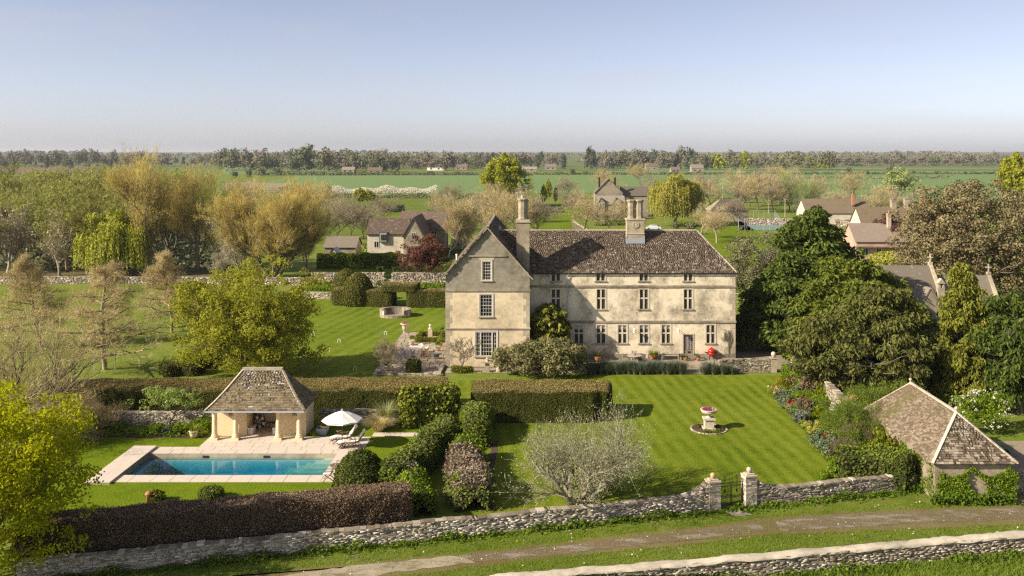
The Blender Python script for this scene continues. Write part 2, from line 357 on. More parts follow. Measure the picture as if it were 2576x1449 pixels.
M['L_bud'] = leafmat('budding wood leaves', [(.10,.115,.030),(.185,.19,.055),(.29,.28,.10)], .4, .35)
M['L_twig'] = leafmat('grey brown twigs', [(.14,.11,.078),(.21,.17,.12),(.29,.24,.175)], .2, .2)
M['L_buff'] = leafmat('buff twigs', [(.225,.175,.085),(.32,.255,.135),(.41,.335,.19)], .25, .3)
M['L_plum'] = leafmat('copper plum leaves', [(.055,.022,.018),(.095,.040,.030),(.15,.07,.05)], .3, .5)
M['L_white'] = leafmat('white blossom', [(.34,.32,.26),(.50,.47,.41),(.58,.56,.52)], .3, .8)
M['L_bloomtree'] = leafmat('blossom and twigs', [(.13,.11,.08),(.20,.17,.12),(.55,.52,.46)], .3, 1.5)
M['L_grass'] = leafmat('dry pampas grass', [(.24,.19,.085),(.36,.29,.145),(.46,.39,.22)], .3, .8)
M['L_pampas'] = leafmat('pampas blades', [(.12,.14,.045),(.20,.21,.08),(.33,.30,.15)], .3, 1)
M['L_strap'] = leafmat('strap leaves', [(.09,.12,.008),(.15,.185,.015),(.25,.26,.05)], .35, 2)
M['L_darkconifer'] = leafmat('dark conifer', [(.045,.055,.032),(.06,.07,.04),(.08,.09,.055)], .1, .1)
M['L_farbrown'] = leafmat('far bare wood', [(.12,.104,.074),(.145,.126,.090),(.17,.15,.108)], .1, .05)
M['L_farolive'] = leafmat('far olive wood', [(.10,.102,.056),(.125,.124,.068),(.15,.146,.084)], .1, .05)
M['L_fargreen'] = leafmat('far green bush', [(.068,.080,.040),(.092,.102,.050),(.125,.132,.066)], .1, .05)
M['L_yellowgreen'] = leafmat('euphorbia heads', [(.20,.19,.03),(.30,.275,.06),(.40,.36,.10)], .3, 2)
M['L_redbloom'] = leafmat('red tulips', [(.45,.02,.015),(.60,.035,.025),(.70,.07,.05)], .3, 2)
M['L_pinkbloom'] = leafmat('pink blooms', [(.55,.16,.18),(.65,.25,.27),(.72,.36,.36)], .3, 2)
M['L_magenta'] = leafmat('magenta pansies', [(.20,.01,.10),(.32,.02,.17),(.42,.05,.24)], .2, 4)
M['L_bluegrey'] = leafmat('blue grey lavender', [(.060,.082,.038),(.095,.122,.062),(.135,.16,.09)], .2, 1)
M['L_weed'] = leafmat('nettles and ground ivy', [(.032,.06,.006),(.065,.105,.010),(.11,.155,.02)], .3, 1)
M['L_wheat'] = leafmat('meadow blades', [(.06,.10,.008),(.105,.15,.016),(.17,.21,.04)], .3, .6)
M['L_bronzefoliage'] = leafmat('bronze border foliage', [(.075,.055,.03),(.12,.09,.05),(.17,.13,.08)], .2, 2)
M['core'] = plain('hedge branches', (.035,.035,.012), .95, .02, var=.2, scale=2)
M['corebrown'] = plain('hedge twigs', (.045,.032,.022), .95, .02, var=.2, scale=2)
M['L_mixtop'] = leafmat('hedge top of leaves and twigs', [(.105,.10,.045),(.115,.135,.028),(.115,.15,.02)], .25, .7)
M['L_fruit'] = leafmat('lichened twigs and opening buds', [(.15,.145,.09),(.21,.205,.125),(.27,.285,.14)], .25, 1.2)
# ---------------------------------------------------------------- vegetation builders
def leafcloud(rng, P, size, N=None, bias=.5, aspect=1.0, along=None, var=.4):
    """one small quad per point; N = preferred facing, along = preferred long axis"""
    n = len(P)
    r = rng.normal(size=(n, 3)); r /= np.linalg.norm(r, axis=1, keepdims=True)
    if N is not None: r = r * (1 - bias) + N * bias * 1.3; r /= np.linalg.norm(r, axis=1, keepdims=True) + 1e-9
    t = rng.normal(size=(n, 3)) if along is None else along + rng.normal(size=(n, 3)) * .25
    t -= r * np.sum(t * r, axis=1, keepdims=True); t /= np.linalg.norm(t, axis=1, keepdims=True) + 1e-9
    b = np.cross(r, t); s = size * (1 + rng.uniform(-var, var, (n, 1))) * .5
    a = t * s * aspect; c = b * s
    V = np.stack([P - a, P - c * .9 - a * .1, P + a, P + c * .9 + a * .1], axis=1).reshape(-1, 3)
    return V, np.arange(4 * n).reshape(-1, 4)
def blades(rng, P, D_, w):
    """thin triangles from P along D_ (full vectors), width w"""
    n = len(P); s = rng.normal(size=(n, 3)); s -= D_ * np.sum(s * D_, 1, keepdims=True) / (np.sum(D_ * D_, 1, keepdims=True) + 1e-9)
    s /= np.linalg.norm(s, axis=1, keepdims=True) + 1e-9
    w = np.broadcast_to(np.asarray(w, dtype=float).reshape(-1, 1), (n, 1))
    V = np.stack([P - s * w / 2, P + s * w / 2, P + D_], axis=1).reshape(-1, 3)
    return V, np.arange(3 * n).reshape(-1, 3)
def sph(rng, n, up=0.0):
    d = rng.normal(size=(n, 3)); d[:, 2] += up; return d / np.linalg.norm(d, axis=1, keepdims=True)
def join(parts):
    Vs, Fs, b = [], [], 0
    for V, Fq in parts:
        Vs.append(V); Fs.append(Fq + b); b += len(V)
    return np.concatenate(Vs), np.concatenate(Fs)
def blobcrown(rng, env, nblob, rb, per, size, up=.35, aspect=1.0, squash=.8, bias=.55, droop=None):
    """leaf clumps: leaves on the outside of many small clumps spread through env(rng, n)"""
    C = env(rng, nblob); out = []
    for c in C:
        r = rng.uniform(*rb); n = int(per * (r / rb[1]) ** 2) + 3
        d = sph(rng, n, up); P = c + d * r * rng.uniform(.55, 1.05, (n, 1)) * np.array([1, 1, squash])
        al = None
        if droop is not None: al = d * np.array([1, 1, .2]) + np.array([0, 0, -droop])
        out.append(leafcloud(rng, P, size, d, bias, aspect, al))
    return join(out)
def ellenv(c, r, inner=.55, low=-1.0, lump=.12, power=1.0):
    c, r = np.array(c, float), np.array(r, float)
    def f(rng, n):
        d = sph(rng, n * 2); d = d[d[:, 2] > low][:n]
        while len(d) < n: d = np.concatenate([d, d])[:n]
        ph = rng.uniform(0, 6.28, 6)
        k = 1 + lump * (np.sin(d[:, 0]*4 + ph[0]) + np.sin(d[:, 1]*4 + ph[1]) + np.sin(d[:, 2]*5 + ph[2]))
        q = rng.uniform(inner, 1, n) ** power
        return c + d * r * (k * q)[:, None]
    return f
def coneenv(base, h, r, inner=.5, pw=1.0):
    base = np.array(base, float)
    def f(rng, n):
        t = 1 - np.sqrt(rng.uniform(0.0, 1, n)); a = rng.uniform(0, 6.283, n); k = rng.uniform(inner, 1, n) * (1 + .15*np.sin(3*a + 5*t))
        rr = r * (1 - t ** 1.4) ** pw * k
        return base + np.stack([rr*np.cos(a), rr*np.sin(a), t*h], 1)
    return f
def tubes(branches, kmax=6):
    """branches: list of (points, radii) -> tapered tubes, quads"""
    Vs, Fs, b = [], [], 0
    for pts, rad in branches:
        pts = np.asarray(pts); n = len(pts); r0 = rad[0]; k = kmax if r0 > .09 else (4 if r0 > .03 else 3)
        d = np.gradient(pts, axis=0); d /= np.linalg.norm(d, axis=1, keepdims=True) + 1e-9
        ref = np.where(np.abs(d[:, 2:3]) > .9, np.array([[1., 0, 0]]), np.array([[0, 0, 1.]]))
        a = np.cross(d, ref); a /= np.linalg.norm(a, axis=1, keepdims=True) + 1e-9; c = np.cross(d, a)
        th = np.arange(k) * 2 * np.pi / k
        ring = pts[:, None, :] + (a[:, None, :] * np.cos(th)[None, :, None] + c[:, None, :] * np.sin(th)[None, :, None]) * np.asarray(rad)[:, None, None]
        Vs.append(ring.reshape(-1, 3)); i = np.arange(n - 1)[:, None] * k; j = np.arange(k)[None, :]
        Fs.append(np.stack([i + j, i + (j + 1) % k, i + k + (j + 1) % k, i + k + j], -1).reshape(-1, 4) + b); b += n * k
    return np.concatenate(Vs), np.concatenate(Fs)
def skeleton(seed, h, trunk=.35, r=.2, spread=.75, levels=4, kids=(6, 5, 4, 3), ratio=.62, up=.25, wander=.12, stems=1, sidefrac=.25, tip_lean=0, conic=0, stemlen=.62):
    """branching frame: returns (branches, twig points, twig directions)"""
    g = random.Random(seed); br = []; TP = []; TD = []
    def rv(): return Vector((g.gauss(0, 1), g.gauss(0, 1), g.gauss(0, 1)))
    def grow(p, d, L, rad, lv):
        n = 5 if lv == 0 else (4 if lv < 3 else 3); pts = [p.copy()]; dirs = [d.copy()]
        for i in range(n):
            d = (d + rv() * wander + Vector((0, 0, up * (.25 if lv == 0 else .5)))).normalized(); p = p + d * (L / n); pts.append(p.copy()); dirs.append(d.copy())
        end = .35 if lv < levels - 1 else .25
        rad1 = [rad * (1 - (1 - end) * i / n) for i in range(n + 1)]
        br.append(([tuple(x) for x in pts], rad1))
        if lv >= levels - 1:
            for i in range(1, n + 1): TP.append(tuple(pts[i])); TD.append(tuple(dirs[i]))
            return
        m = kids[min(lv, len(kids) - 1)]
        a0 = g.uniform(0, 6.28)
        for j in range(m):
            f = (trunk if lv == 0 else sidefrac); f = f + (1 - f) * (j + g.random() * .7) / m
            k = min(n - 1e-3, f * n); i = int(k); q = Vector(pts[i]).lerp(Vector(pts[min(i+1, n)]), k - i); dd = dirs[min(i+1, n)]
            o = dd.orthogonal().normalized(); o = Matrix.Rotation(a0 + j * 2.4 + g.uniform(-.4, .4), 3, dd) @ o
            sp = spread * g.uniform(.7, 1.25)
            nd = (dd * math.cos(sp) + o * math.sin(sp)).normalized()
            sc_ = (1 - conic * f) if lv == 0 else 1
            grow(q, nd, L * ratio * g.uniform(.75, 1.15) * sc_, max(.006, rad1[i] * .62), lv + 1)
    for s in range(stems):
        if stems == 1: d = Vector((tip_lean, 0, 1)).normalized(); p = Vector((0, 0, -.1))
        else:
            a = 6.283 * s / stems + g.uniform(-.4, .4); d = Vector((math.cos(a) * .55, math.sin(a) * .55, g.uniform(.55, 1))).normalized(); p = Vector((math.cos(a)*r, math.sin(a)*r, -.05))
        grow(p, d, h * (stemlen if stems == 1 else .55) * g.uniform(.9, 1.1), r, 0)
    return br, np.array(TP), np.array(TD)
def fit(br, TP, h, w=None):
    """scale a skeleton to a real height and width"""
    allp = np.concatenate([np.asarray(b[0]) for b in br]); z = allp[:, 2].max()
    hw = np.percentile(np.abs(allp[:, :2]), 96); s = np.array([1, 1, h / z])
    if w: s[:2] = (w / 2) / hw
    else: s[:2] = h / z
    return [(np.asarray(p) * s, rad) for p, rad in br], TP * s
class Tree:
    def __init__(s, name, tm, th, label=None): s.name = name; s.trunk = tm; s.crown = th
TREES = {}
def tree_mesh(key, br=None, crown=None, tmat=None, cmat=None):
    """store a tree's two meshes (trunk with limbs, crown)"""
    t = c = None
    if br is not None:
        t = npmesh('trunk', *tubes(br)); t.materials.append(M[tmat])
    if crown is not None:
        c = npmesh('crown', *crown); c.materials.append(M[cmat])
    TREES[key] = (t, c)
def plant(key, name, loc, label, cat='tree', group=None, rz=0.0, s=1.0, whole=False):
    t, c = TREES[key]
    if whole:                                         # too small in the picture to show parts: one mesh
        o = bpy.data.objects.new(name, c); COL.objects.link(o); o.location = loc; o.rotation_euler = (0, 0, rz)
        o.scale = (s,)*3 if not hasattr(s, '__len__') else s
        return tag(o, label, cat, group)
    o = bpy.data.objects.new(name, None); COL.objects.link(o); o.location = loc; o.rotation_euler = (0, 0, rz)
    o.scale = (s,)*3 if not hasattr(s, '__len__') else s; o.empty_display_size = .3
    tag(o, label, cat, group)
    for nm, me in (('trunk', t), ('crown', c)):
        if me is None: continue
        p = bpy.data.objects.new(nm, me); COL.objects.link(p); p.parent = o
    return o
def rs(n): return np.random.default_rng(n)
def twigs(rng, TP, TD, per, L, w, up=.3, spread=.6):
    n = len(TP) * per; P = np.repeat(TP, per, 0); d = np.repeat(TD, per, 0) + rng.normal(size=(n, 3)) * spread + np.array([0, 0, up])
    d /= np.linalg.norm(d, axis=1, keepdims=True)
    P = P + rng.normal(size=(n, 3)) * L * .25
    return blades(rng, P, d * L * rng.uniform(.5, 1.2, (n, 1)), w)
def bare(key, seed, h, w, tmat='bark', cmat='L_twig', r=.2, per=6, L=.9, tw=.035, buds=0, budsize=.12, **kw):
    br, TP, TD = skeleton(seed, h, r=r, **kw); br, TP = fit(br, TP, h * .95, w * .95); g = rs(seed)
    c = twigs(g, TP, TD, per, L, tw)
    if buds:
        n = len(TP) * buds; P = np.repeat(TP, buds, 0) + g.normal(size=(n, 3)) * L * .45
        V, Fq = leafcloud(g, P, budsize); V3, F3 = c
        F4 = np.concatenate([F3, F3[:, 2:3]], 1)      # triangles kept as their own list below
        c = (np.concatenate([V3, V]), (F3, Fq + len(V3)))
        me = bpy.data.meshes.new('crown'); Va = c[0].astype(np.float32)
        me.vertices.add(len(Va)); me.vertices.foreach_set('co', Va.ravel())
        li = np.concatenate([F3.ravel(), (Fq + len(V3)).ravel()]).astype(np.int32); me.loops.add(len(li)); me.loops.foreach_set('vertex_index', li)
        st = np.concatenate([np.arange(len(F3)) * 3, len(F3) * 3 + np.arange(len(Fq)) * 4]).astype(np.int32)
        me.polygons.add(len(st)); me.polygons.foreach_set('loop_start', st); me.update(calc_edges=True)
        me.materials.append(M[cmat]); t = npmesh('trunk', *tubes(br)); t.materials.append(M[tmat]); TREES[key] = (t, me); return
    tree_mesh(key, br, c, tmat, cmat)
def leafy(key, seed, h, w, env, nblob, rb, per, size, cmat, tmat='bark', r=.25, **kw):
    g = rs(seed); sk = dict(levels=3, kids=(7, 5, 4), spread=.8, up=.2, trunk=.2); sk.update(kw.pop('sk', {}))
    br, TP, TD = skeleton(seed, h, r=r, **sk); br, TP = fit(br, TP, h * .85, w * .8)
    tree_mesh(key, br, blobcrown(g, env, nblob, rb, per, size, **kw), tmat, cmat)
def weeping(key, seed, h, w, cmat, nst=900, tmat='bark', size=(.10, .5), low=.08, r=.3):
    g = rs(seed); br, TP, TD = skeleton(seed, h, r=r, levels=3, kids=(7, 5, 4), spread=.75, up=.2, trunk=.25)
    br, TP = fit(br, TP, h * .86, w * .7); parts = []
    nb = 46; B = sph(g, nb, .5); B[:, 2] = np.abs(B[:, 2]); B = B * np.array([w * .42, w * .42, h * .40]) * g.uniform(.45, 1, (nb, 1)) + np.array([0, 0, h * .58])
    for c in B:
        n = nst // nb; a = g.uniform(0, 6.28, n); rr = np.sqrt(g.uniform(0, 1, n)) * w * .12
        P = c + np.stack([rr * np.cos(a), rr * np.sin(a), g.uniform(-.2, .5, n)], 1)
        out = P - np.array([0, 0, 0]); out[:, 2] = 0; out /= np.linalg.norm(out, axis=1, keepdims=True) + .1
        drop = np.minimum(P[:, 2] - h * low * g.uniform(.6, 3.5, n), h * g.uniform(.15, .6, n))
        m = 9
        for k in range(m):
            t = (k + g.random(n) * .6) / m; Q = P + out * (np.sqrt(t) * w * .05)[:, None] + g.normal(size=(n, 3)) * .06; Q[:, 2] -= drop * t
            al = np.stack([out[:, 0] * (1 - t), out[:, 1] * (1 - t), -np.ones(n)], 1)
            nn = out + g.normal(size=(n, 3)) * .5
            parts.append(leafcloud(g, Q, size[0] * 2, nn, .6, size[1] / size[0] / 2, al))
    tree_mesh(key, br, join(parts), tmat, cmat)
def hazy(key, seed, h, w, cmat, tmat='bark', per=60, L=1.0, tw=.05, r=.3, stems=1, **kw):
    """tall willow or poplar with a haze of fine coloured twigs"""
    sk = dict(levels=4, kids=(9, 5, 4), spread=.42, up=.45, trunk=.22, ratio=.6, wander=.1); sk.update(kw)
    br, TP, TD = skeleton(seed, h, r=r, stems=stems, **sk); br, TP = fit(br, TP, h * .95, w * .92); g = rs(seed)
    c = twigs(g, TP, TD, per, L, tw, .5, .55); tree_mesh(key, br, c, tmat, cmat)

# hedges: a clipped solid of branches and a coat of leaves
def resample(path, step):
    P = [Vector(p[:2]) for p in path]; out = [P[0]]
    for a, b in zip(P, P[1:]):
        n = max(1, int((b - a).length / step)); out += [a.lerp(b, (i + 1) / n) for i in range(n)]
    return out
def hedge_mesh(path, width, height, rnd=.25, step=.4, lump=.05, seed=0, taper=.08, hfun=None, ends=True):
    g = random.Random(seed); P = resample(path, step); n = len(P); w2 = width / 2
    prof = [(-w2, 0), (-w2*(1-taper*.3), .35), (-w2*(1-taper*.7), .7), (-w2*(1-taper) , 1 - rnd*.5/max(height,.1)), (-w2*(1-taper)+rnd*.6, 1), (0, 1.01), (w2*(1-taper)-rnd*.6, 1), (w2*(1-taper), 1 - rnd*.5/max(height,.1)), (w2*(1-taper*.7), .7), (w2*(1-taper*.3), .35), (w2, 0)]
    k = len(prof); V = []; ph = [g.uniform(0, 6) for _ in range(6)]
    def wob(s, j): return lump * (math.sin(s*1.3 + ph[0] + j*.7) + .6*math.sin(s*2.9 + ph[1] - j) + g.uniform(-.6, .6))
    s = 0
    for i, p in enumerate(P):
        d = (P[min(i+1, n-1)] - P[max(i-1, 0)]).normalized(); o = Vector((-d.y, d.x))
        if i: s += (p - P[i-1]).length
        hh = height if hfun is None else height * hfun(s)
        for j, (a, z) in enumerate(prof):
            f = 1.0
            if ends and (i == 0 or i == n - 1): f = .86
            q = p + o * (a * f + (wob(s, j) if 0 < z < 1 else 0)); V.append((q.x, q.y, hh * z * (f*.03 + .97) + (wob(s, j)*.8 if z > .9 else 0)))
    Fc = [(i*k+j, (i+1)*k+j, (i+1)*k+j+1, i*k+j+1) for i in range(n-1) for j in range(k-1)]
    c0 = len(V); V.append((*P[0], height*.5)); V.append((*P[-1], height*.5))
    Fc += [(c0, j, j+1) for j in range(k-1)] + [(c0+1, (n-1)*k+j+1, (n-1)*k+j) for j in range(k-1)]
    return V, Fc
def coat(rng, V, Fc, dens, size, out=.05, pick=None, bias=.45, aspect=1.3):
    """leaves scattered over faces; pick(normal z) chooses faces"""
    V = np.asarray(V, float); P = []; N = []
    T = []
    for f in Fc:
        for i in range(1, len(f) - 1): T.append((f[0], f[i], f[i+1]))
    T = np.array(T); A, B, C = V[T[:, 0]], V[T[:, 1]], V[T[:, 2]]; nn = np.cross(B - A, C - A); ar = np.linalg.norm(nn, axis=1) / 2; nn = nn / (2 * ar[:, None] + 1e-9)
    if pick is not None: ar = ar * pick(nn, (A + B + C) / 3)
    cnt = rng.poisson(ar * dens); idx = np.repeat(np.arange(len(T)), cnt); m = len(idx)
    if m == 0: return None
    u = rng.random((m, 2)); fl = u.sum(1) > 1; u[fl] = 1 - u[fl]
    P = A[idx] + (B - A)[idx] * u[:, :1] + (C - A)[idx] * u[:, 1:]
    N = nn[idx]; P = P + N * (rng.normal(size=(m, 1)) * out + out * .6)
    return leafcloud(rng, P, size, N, bias, aspect)
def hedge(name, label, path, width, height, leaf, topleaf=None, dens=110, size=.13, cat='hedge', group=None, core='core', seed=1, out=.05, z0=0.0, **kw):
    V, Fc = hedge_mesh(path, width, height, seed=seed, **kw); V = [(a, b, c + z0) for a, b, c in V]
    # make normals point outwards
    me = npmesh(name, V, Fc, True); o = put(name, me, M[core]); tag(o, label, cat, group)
    g = rs(seed + 7); Va = np.array(V); cen = Va.mean(0)
    ps = resample(path, .4); ps = np.array([(p.x, p.y) for p in ps])
    def sgn(nn, c):
        return 1.0
    if topleaf:
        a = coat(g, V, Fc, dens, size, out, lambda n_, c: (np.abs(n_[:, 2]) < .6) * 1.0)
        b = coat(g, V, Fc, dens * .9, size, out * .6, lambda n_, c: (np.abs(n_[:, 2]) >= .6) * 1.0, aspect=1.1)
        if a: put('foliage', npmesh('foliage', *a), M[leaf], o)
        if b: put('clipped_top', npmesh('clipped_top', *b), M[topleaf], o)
    else:
        a = coat(g, V, Fc, dens, size, out)
        put('foliage', npmesh('foliage', *a), M[leaf], o)
    return o
def dome_profile(w, h, p=2.2, k=9): return [(w/2 * (1 - (i/(k-1))**p) ** (1/1.7) if i < k-1 else .02, h * i/(k-1)) for i in range(k)]
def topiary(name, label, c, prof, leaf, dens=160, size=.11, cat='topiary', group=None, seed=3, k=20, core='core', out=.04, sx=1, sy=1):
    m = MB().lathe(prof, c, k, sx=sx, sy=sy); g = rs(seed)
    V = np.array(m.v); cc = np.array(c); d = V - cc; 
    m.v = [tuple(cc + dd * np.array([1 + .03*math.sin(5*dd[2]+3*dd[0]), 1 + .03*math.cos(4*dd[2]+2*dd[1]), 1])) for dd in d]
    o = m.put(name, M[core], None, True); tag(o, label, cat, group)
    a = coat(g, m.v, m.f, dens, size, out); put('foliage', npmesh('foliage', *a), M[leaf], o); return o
def shrub_mesh(key, seed, env, nblob, rb, per, size, leaf, **kw):
    g = rs(seed); c = blobcrown(g, env, nblob, rb, per, size, **kw); tree_mesh(key, None, c, None, leaf)
def tuft_mesh(key, seed, n, h, spread, w, leaf, arch=.6):
    """clump of arching blades"""
    g = rs(seed); a = g.uniform(0, 6.28, n); r0 = np.sqrt(g.uniform(0, 1, n)) * spread * .25
    P0 = np.stack([r0*np.cos(a), r0*np.sin(a), np.zeros(n)], 1); o = np.stack([np.cos(a), np.sin(a), np.zeros(n)], 1)
    L = h * g.uniform(.6, 1.1, n); lean = g.uniform(.1, 1, n) * spread; parts = []; V = []; Fq = []
    side = np.stack([-np.sin(a), np.cos(a), np.zeros(n)], 1) * w / 2
    pts = []
    for t in (0, .45, .8, 1.0):
        Q = P0 + o * (lean * t ** 1.5)[:, None] + np.stack([np.zeros(n), np.zeros(n), L * (t - arch * t ** 3 * .6)], 1); ww = 1 - t * .85
        pts += [Q - side * ww, Q + side * ww]
    V = np.stack(pts, 1).reshape(-1, 3); b = np.arange(n)[:, None] * 8
    Fq = np.concatenate([b + np.array([[0, 1, 3, 2]]), b + np.array([[2, 3, 5, 4]]), b + np.array([[4, 5, 7, 6]])])
    tree_mesh(key, None, (V, Fq), None, leaf)
def stuff_leaves(name, P, size, mat, label, N=None, aspect=1.2, seed=5):
    g = rs(seed); o = put(name, npmesh(name, *leafcloud(g, P, size, N, .4, aspect)), M[mat]); o['kind'] = 'stuff'; tag(o, label); return o
def stuff_blades(name, P, h, w, mat, label, seed=5, lean=.5):
    g = rs(seed); n = len(P); d = g.normal(size=(n, 3)) * lean; d[:, 2] = 1; d *= (h * g.uniform(.5, 1.2, n))[:, None]
    o = put(name, npmesh(name, *blades(g, P, d, w)), M[mat]); o['kind'] = 'stuff'; tag(o, label); return o
# ---------------------------------------------------------------- pieces laid one by one (tiles, stones)
def unit_piece(seed, wedge=False, jit=.1):
    g = random.Random(seed); j = lambda: g.uniform(-jit, jit)
    if wedge:                                           # roof stone: x along the course, y up the slope, z out; thick lower edge
        V = [(-.5+j()*.5,-.5+j()*.4,0),(.5+j()*.5,-.5+j()*.4,0),(.5,.5,-.2),(-.5,.5,-.2),(-.5+j()*.5,-.5+j()*.4,1+j()),(.5+j()*.5,-.5+j()*.4,1+j()),(.5,.5,.1),(-.5,.5,.1)]
    else:
        V = [((a*.5)*(1+j()*.7), b*.5*(1+j()), (d*.5)*(1+j()*1.4)) for d in (-1,1) for a, b in ((-1,-1),(1,-1),(1,1),(-1,1))]
    return V, [(0,3,2,1),(4,5,6,7),(0,1,5,4),(1,2,6,5),(2,3,7,6),(3,0,4,7)]
UT = [unit_piece(i, True) for i in range(6)]; US = [unit_piece(20+i) for i in range(6)]
UTM = {}
def unit_me(kind, i, name, mat):
    k = (kind, i, mat.name)
    if k not in UTM:
        V, Fc = (UT if kind == 't' else US)[i]; me = npmesh(name, V, Fc); me.materials.append(mat); UTM[k] = me
    return UTM[k]
def lay(name, mats, kind, matof, parent, limit=300, stuffname=None):
    """mats: list of (4x4 as numpy, material key). The ones that show largest become objects, the rest one mesh per material"""
    U = UT if kind == 't' else US; rest = {}
    cam0 = np.array([0, 0, H]); sc_ = []
    for i, (m, k) in enumerate(mats):
        a = np.linalg.norm(m[:3, 0]) * max(np.linalg.norm(m[:3, 1]), np.linalg.norm(m[:3, 2])); d = np.linalg.norm(m[:3, 3] - cam0)
        sc_.append(-a / d ** 2)
    order = np.argsort(sc_, kind='stable'); off = Matrix.Translation(-WL.get(parent, Vector((0,0,0))))
    for q, i in enumerate(order):
        m, k = mats[i]; vi = int(i) % 6
        if q < limit:
            o = bpy.data.objects.new(name, unit_me(kind, vi, name, M[k])); COL.objects.link(o); o.parent = parent
            o.matrix_basis = off @ Matrix([list(map(float, r)) for r in m])
        else: rest.setdefault(k, []).append((m, vi))
    for k, L in rest.items():
        Vs = []; Fs = []; b = 0
        UV = [np.array(u[0]) for u in U]; UF = np.array(U[0][1])
        for m, vi in L:
            Vs.append(UV[vi] @ m[:3, :3].T + m[:3, 3]); Fs.append(UF + b); b += 8
        o = put(stuffname or (name + '_courses'), npmesh(stuffname or name, np.concatenate(Vs), np.concatenate(Fs)), M[k], parent); o['kind'] = 'stuff'
def mat4(x, y, z, p):
    m = np.eye(4); m[:3, 0] = x; m[:3, 1] = y; m[:3, 2] = z; m[:3, 3] = p; return m
def roof_tiles(P, u0, u1, rows, parent, key, seed, w=(.22, .40), thick=.05, limit=0, keyfun=None, over=.35):
    """P(u, v) -> point on the slope; u in metres along the eave, v 0..1 up the slope; rows = v marks"""
    g = random.Random(seed); out = []
    for a, b in zip(rows, rows[1:]):
        vm = (a + b) / 2; lo, hi = u0(vm), u1(vm); u = lo - g.uniform(0, .2)
        wsc = 1.15 - .45 * vm
        while u < hi:
            ww = g.uniform(*w) * wsc; c = min(max(u + ww/2, lo + .05), hi - .05); 
            p0, p1 = Vector(P(c, a)), Vector(P(c, b)); up = p1 - p0; L = up.length; up.normalize()
            al = (Vector(P(c + .1, vm)) - Vector(P(c - .1, vm))).normalized(); nn = al.cross(up).normalized()
            th = thick * g.uniform(.6, 1.5); ctr = (p0 + p1) / 2 + up * L * over / 2 + nn * .01
            up2 = (up + nn * g.uniform(-.05, .05)).normalized()
            k = keyfun(c, vm, g) if keyfun else key
            out.append((mat4(al * (ww - .012), up2 * L * (1 + over), nn * th, ctr), k)); u += ww
    return out
def grade(n, lo=1.0, hi=.6):
    w = [lo + (hi - lo) * i / (n - 1) for i in range(n)]; s = sum(w); r = [0]
    for x in w: r.append(r[-1] + x / s)
    return r
def openwall(mb, x0, x1, z0, z1, y, holes, depth=.2, ax='x', sgn=-1):
    """a wall face at depth y with window openings and their reveals; holes = (x0, x1, z0, z1)"""
    xs = sorted({x0, x1, *[h[0] for h in holes], *[h[1] for h in holes]}); zs = sorted({z0, z1, *[h[2] for h in holes], *[h[3] for h in holes]})
    xs = [x for x in xs if x0 <= x <= x1]; zs = [z for z in zs if z0 <= z <= z1]
    for a, b in zip(xs, xs[1:]):
        for c, d in zip(zs, zs[1:]):
            mx, mz = (a+b)/2, (c+d)/2
            if any(h[0] < mx < h[1] and h[2] < mz < h[3] for h in holes): continue
            mb.add([(a,y,c),(b,y,c),(b,y,d),(a,y,d)], [(0,1,2,3)])
    for a, b, c, d in holes:
        mb.add([(a,y,c),(b,y,c),(b,y,d),(a,y,d),(a,y+depth,c),(b,y+depth,c),(b,y+depth,d),(a,y+depth,d)], [(0,4,5,1),(1,5,6,2),(2,6,7,3),(3,7,4,0)])
def pane_me(w, h, cache={}):
    k = (round(w, 3), round(h, 3))
    if k not in cache:
        m = MB().box(-w/2, w/2, 0, .012, 0, h); me = npmesh('pane', m.v, m.f); me.materials.append(M['glass']); cache[k] = me
    return cache[k]
def mullion_window(house, x, z0, z1, w, y, transom=True, blind=0):
    """stone mullioned window in an opening: surround, mullion, transom, sill; leaded lights"""
    f = MB(); b = .09; x0, x1 = x - w/2, x + w/2; yb = y + .14
    f.box(x0 - .1, x0 + b - .02, y - .03, yb, z0 - .02, z1 + .1); f.box(x1 - b + .02, x1 + .1, y - .03, yb, z0 - .02, z1 + .1)
    f.box(x0 + b - .02, x1 - b + .02, y - .028, yb, z1 - .07, z1 + .1)
    f.box(x - .075, x + .075, y + .01, yb, z0, z1 - .07)
    zt = z0 + (z1 - z0) * (.53 if transom else 2)
    if transom: f.box(x0 + b - .02, x - .075, y + .015, yb, zt - .07, zt + .07); f.box(x + .075, x1 - b + .02, y + .015, yb, zt - .07, zt + .07)
    win = f.put('window', M['wintrim'], house)
    s = MB().box(x0 - .14, x1 + .14, y - .09, yb, z0 - .13, z0 - .02); s.put('sill', M['stringdark'], win)
    rows = [(z0, zt - .07), (zt + .07, z1 - .07)] if transom else [(z0, z1 - .07)]
    lat = MB(); off = -WL.get(win, Vector((0, 0, 0)))
    for a, c in rows:
        for p, q in ((x0 + b - .02, x - .075), (x + .075, x1 - b + .02)):
            o = bpy.data.objects.new('pane', pane_me(q - p, c - a)); COL.objects.link(o); o.parent = win; o.location = off + Vector(((p + q)/2, y + .10, a))
            n = 3
            for i in range(n + 1):
                xx = p + (q - p) * i / n; lat.box(xx - .012, xx + .012, y + .075, y + .095, a, c)
            m = max(2, round((c - a) / .2))
            for i in range(m + 1):
                zz = a + (c - a) * i / m; lat.box(p, q, y + .078, y + .097, zz - .011, zz + .011)
    lat.put('lead_lattice', M['lead'], win)
    if blind:
        a, c = rows[-1]; bl = MB()
        for p, q in ((x0 + b - .02, x - .075), (x + .075, x1 - b + .02)): bl = MB().box(p + .01, q - .01, y + .0985, y + .0995, a + (c - a) * blind, c); bl.put('blind', M['canvas'], win)
    return win
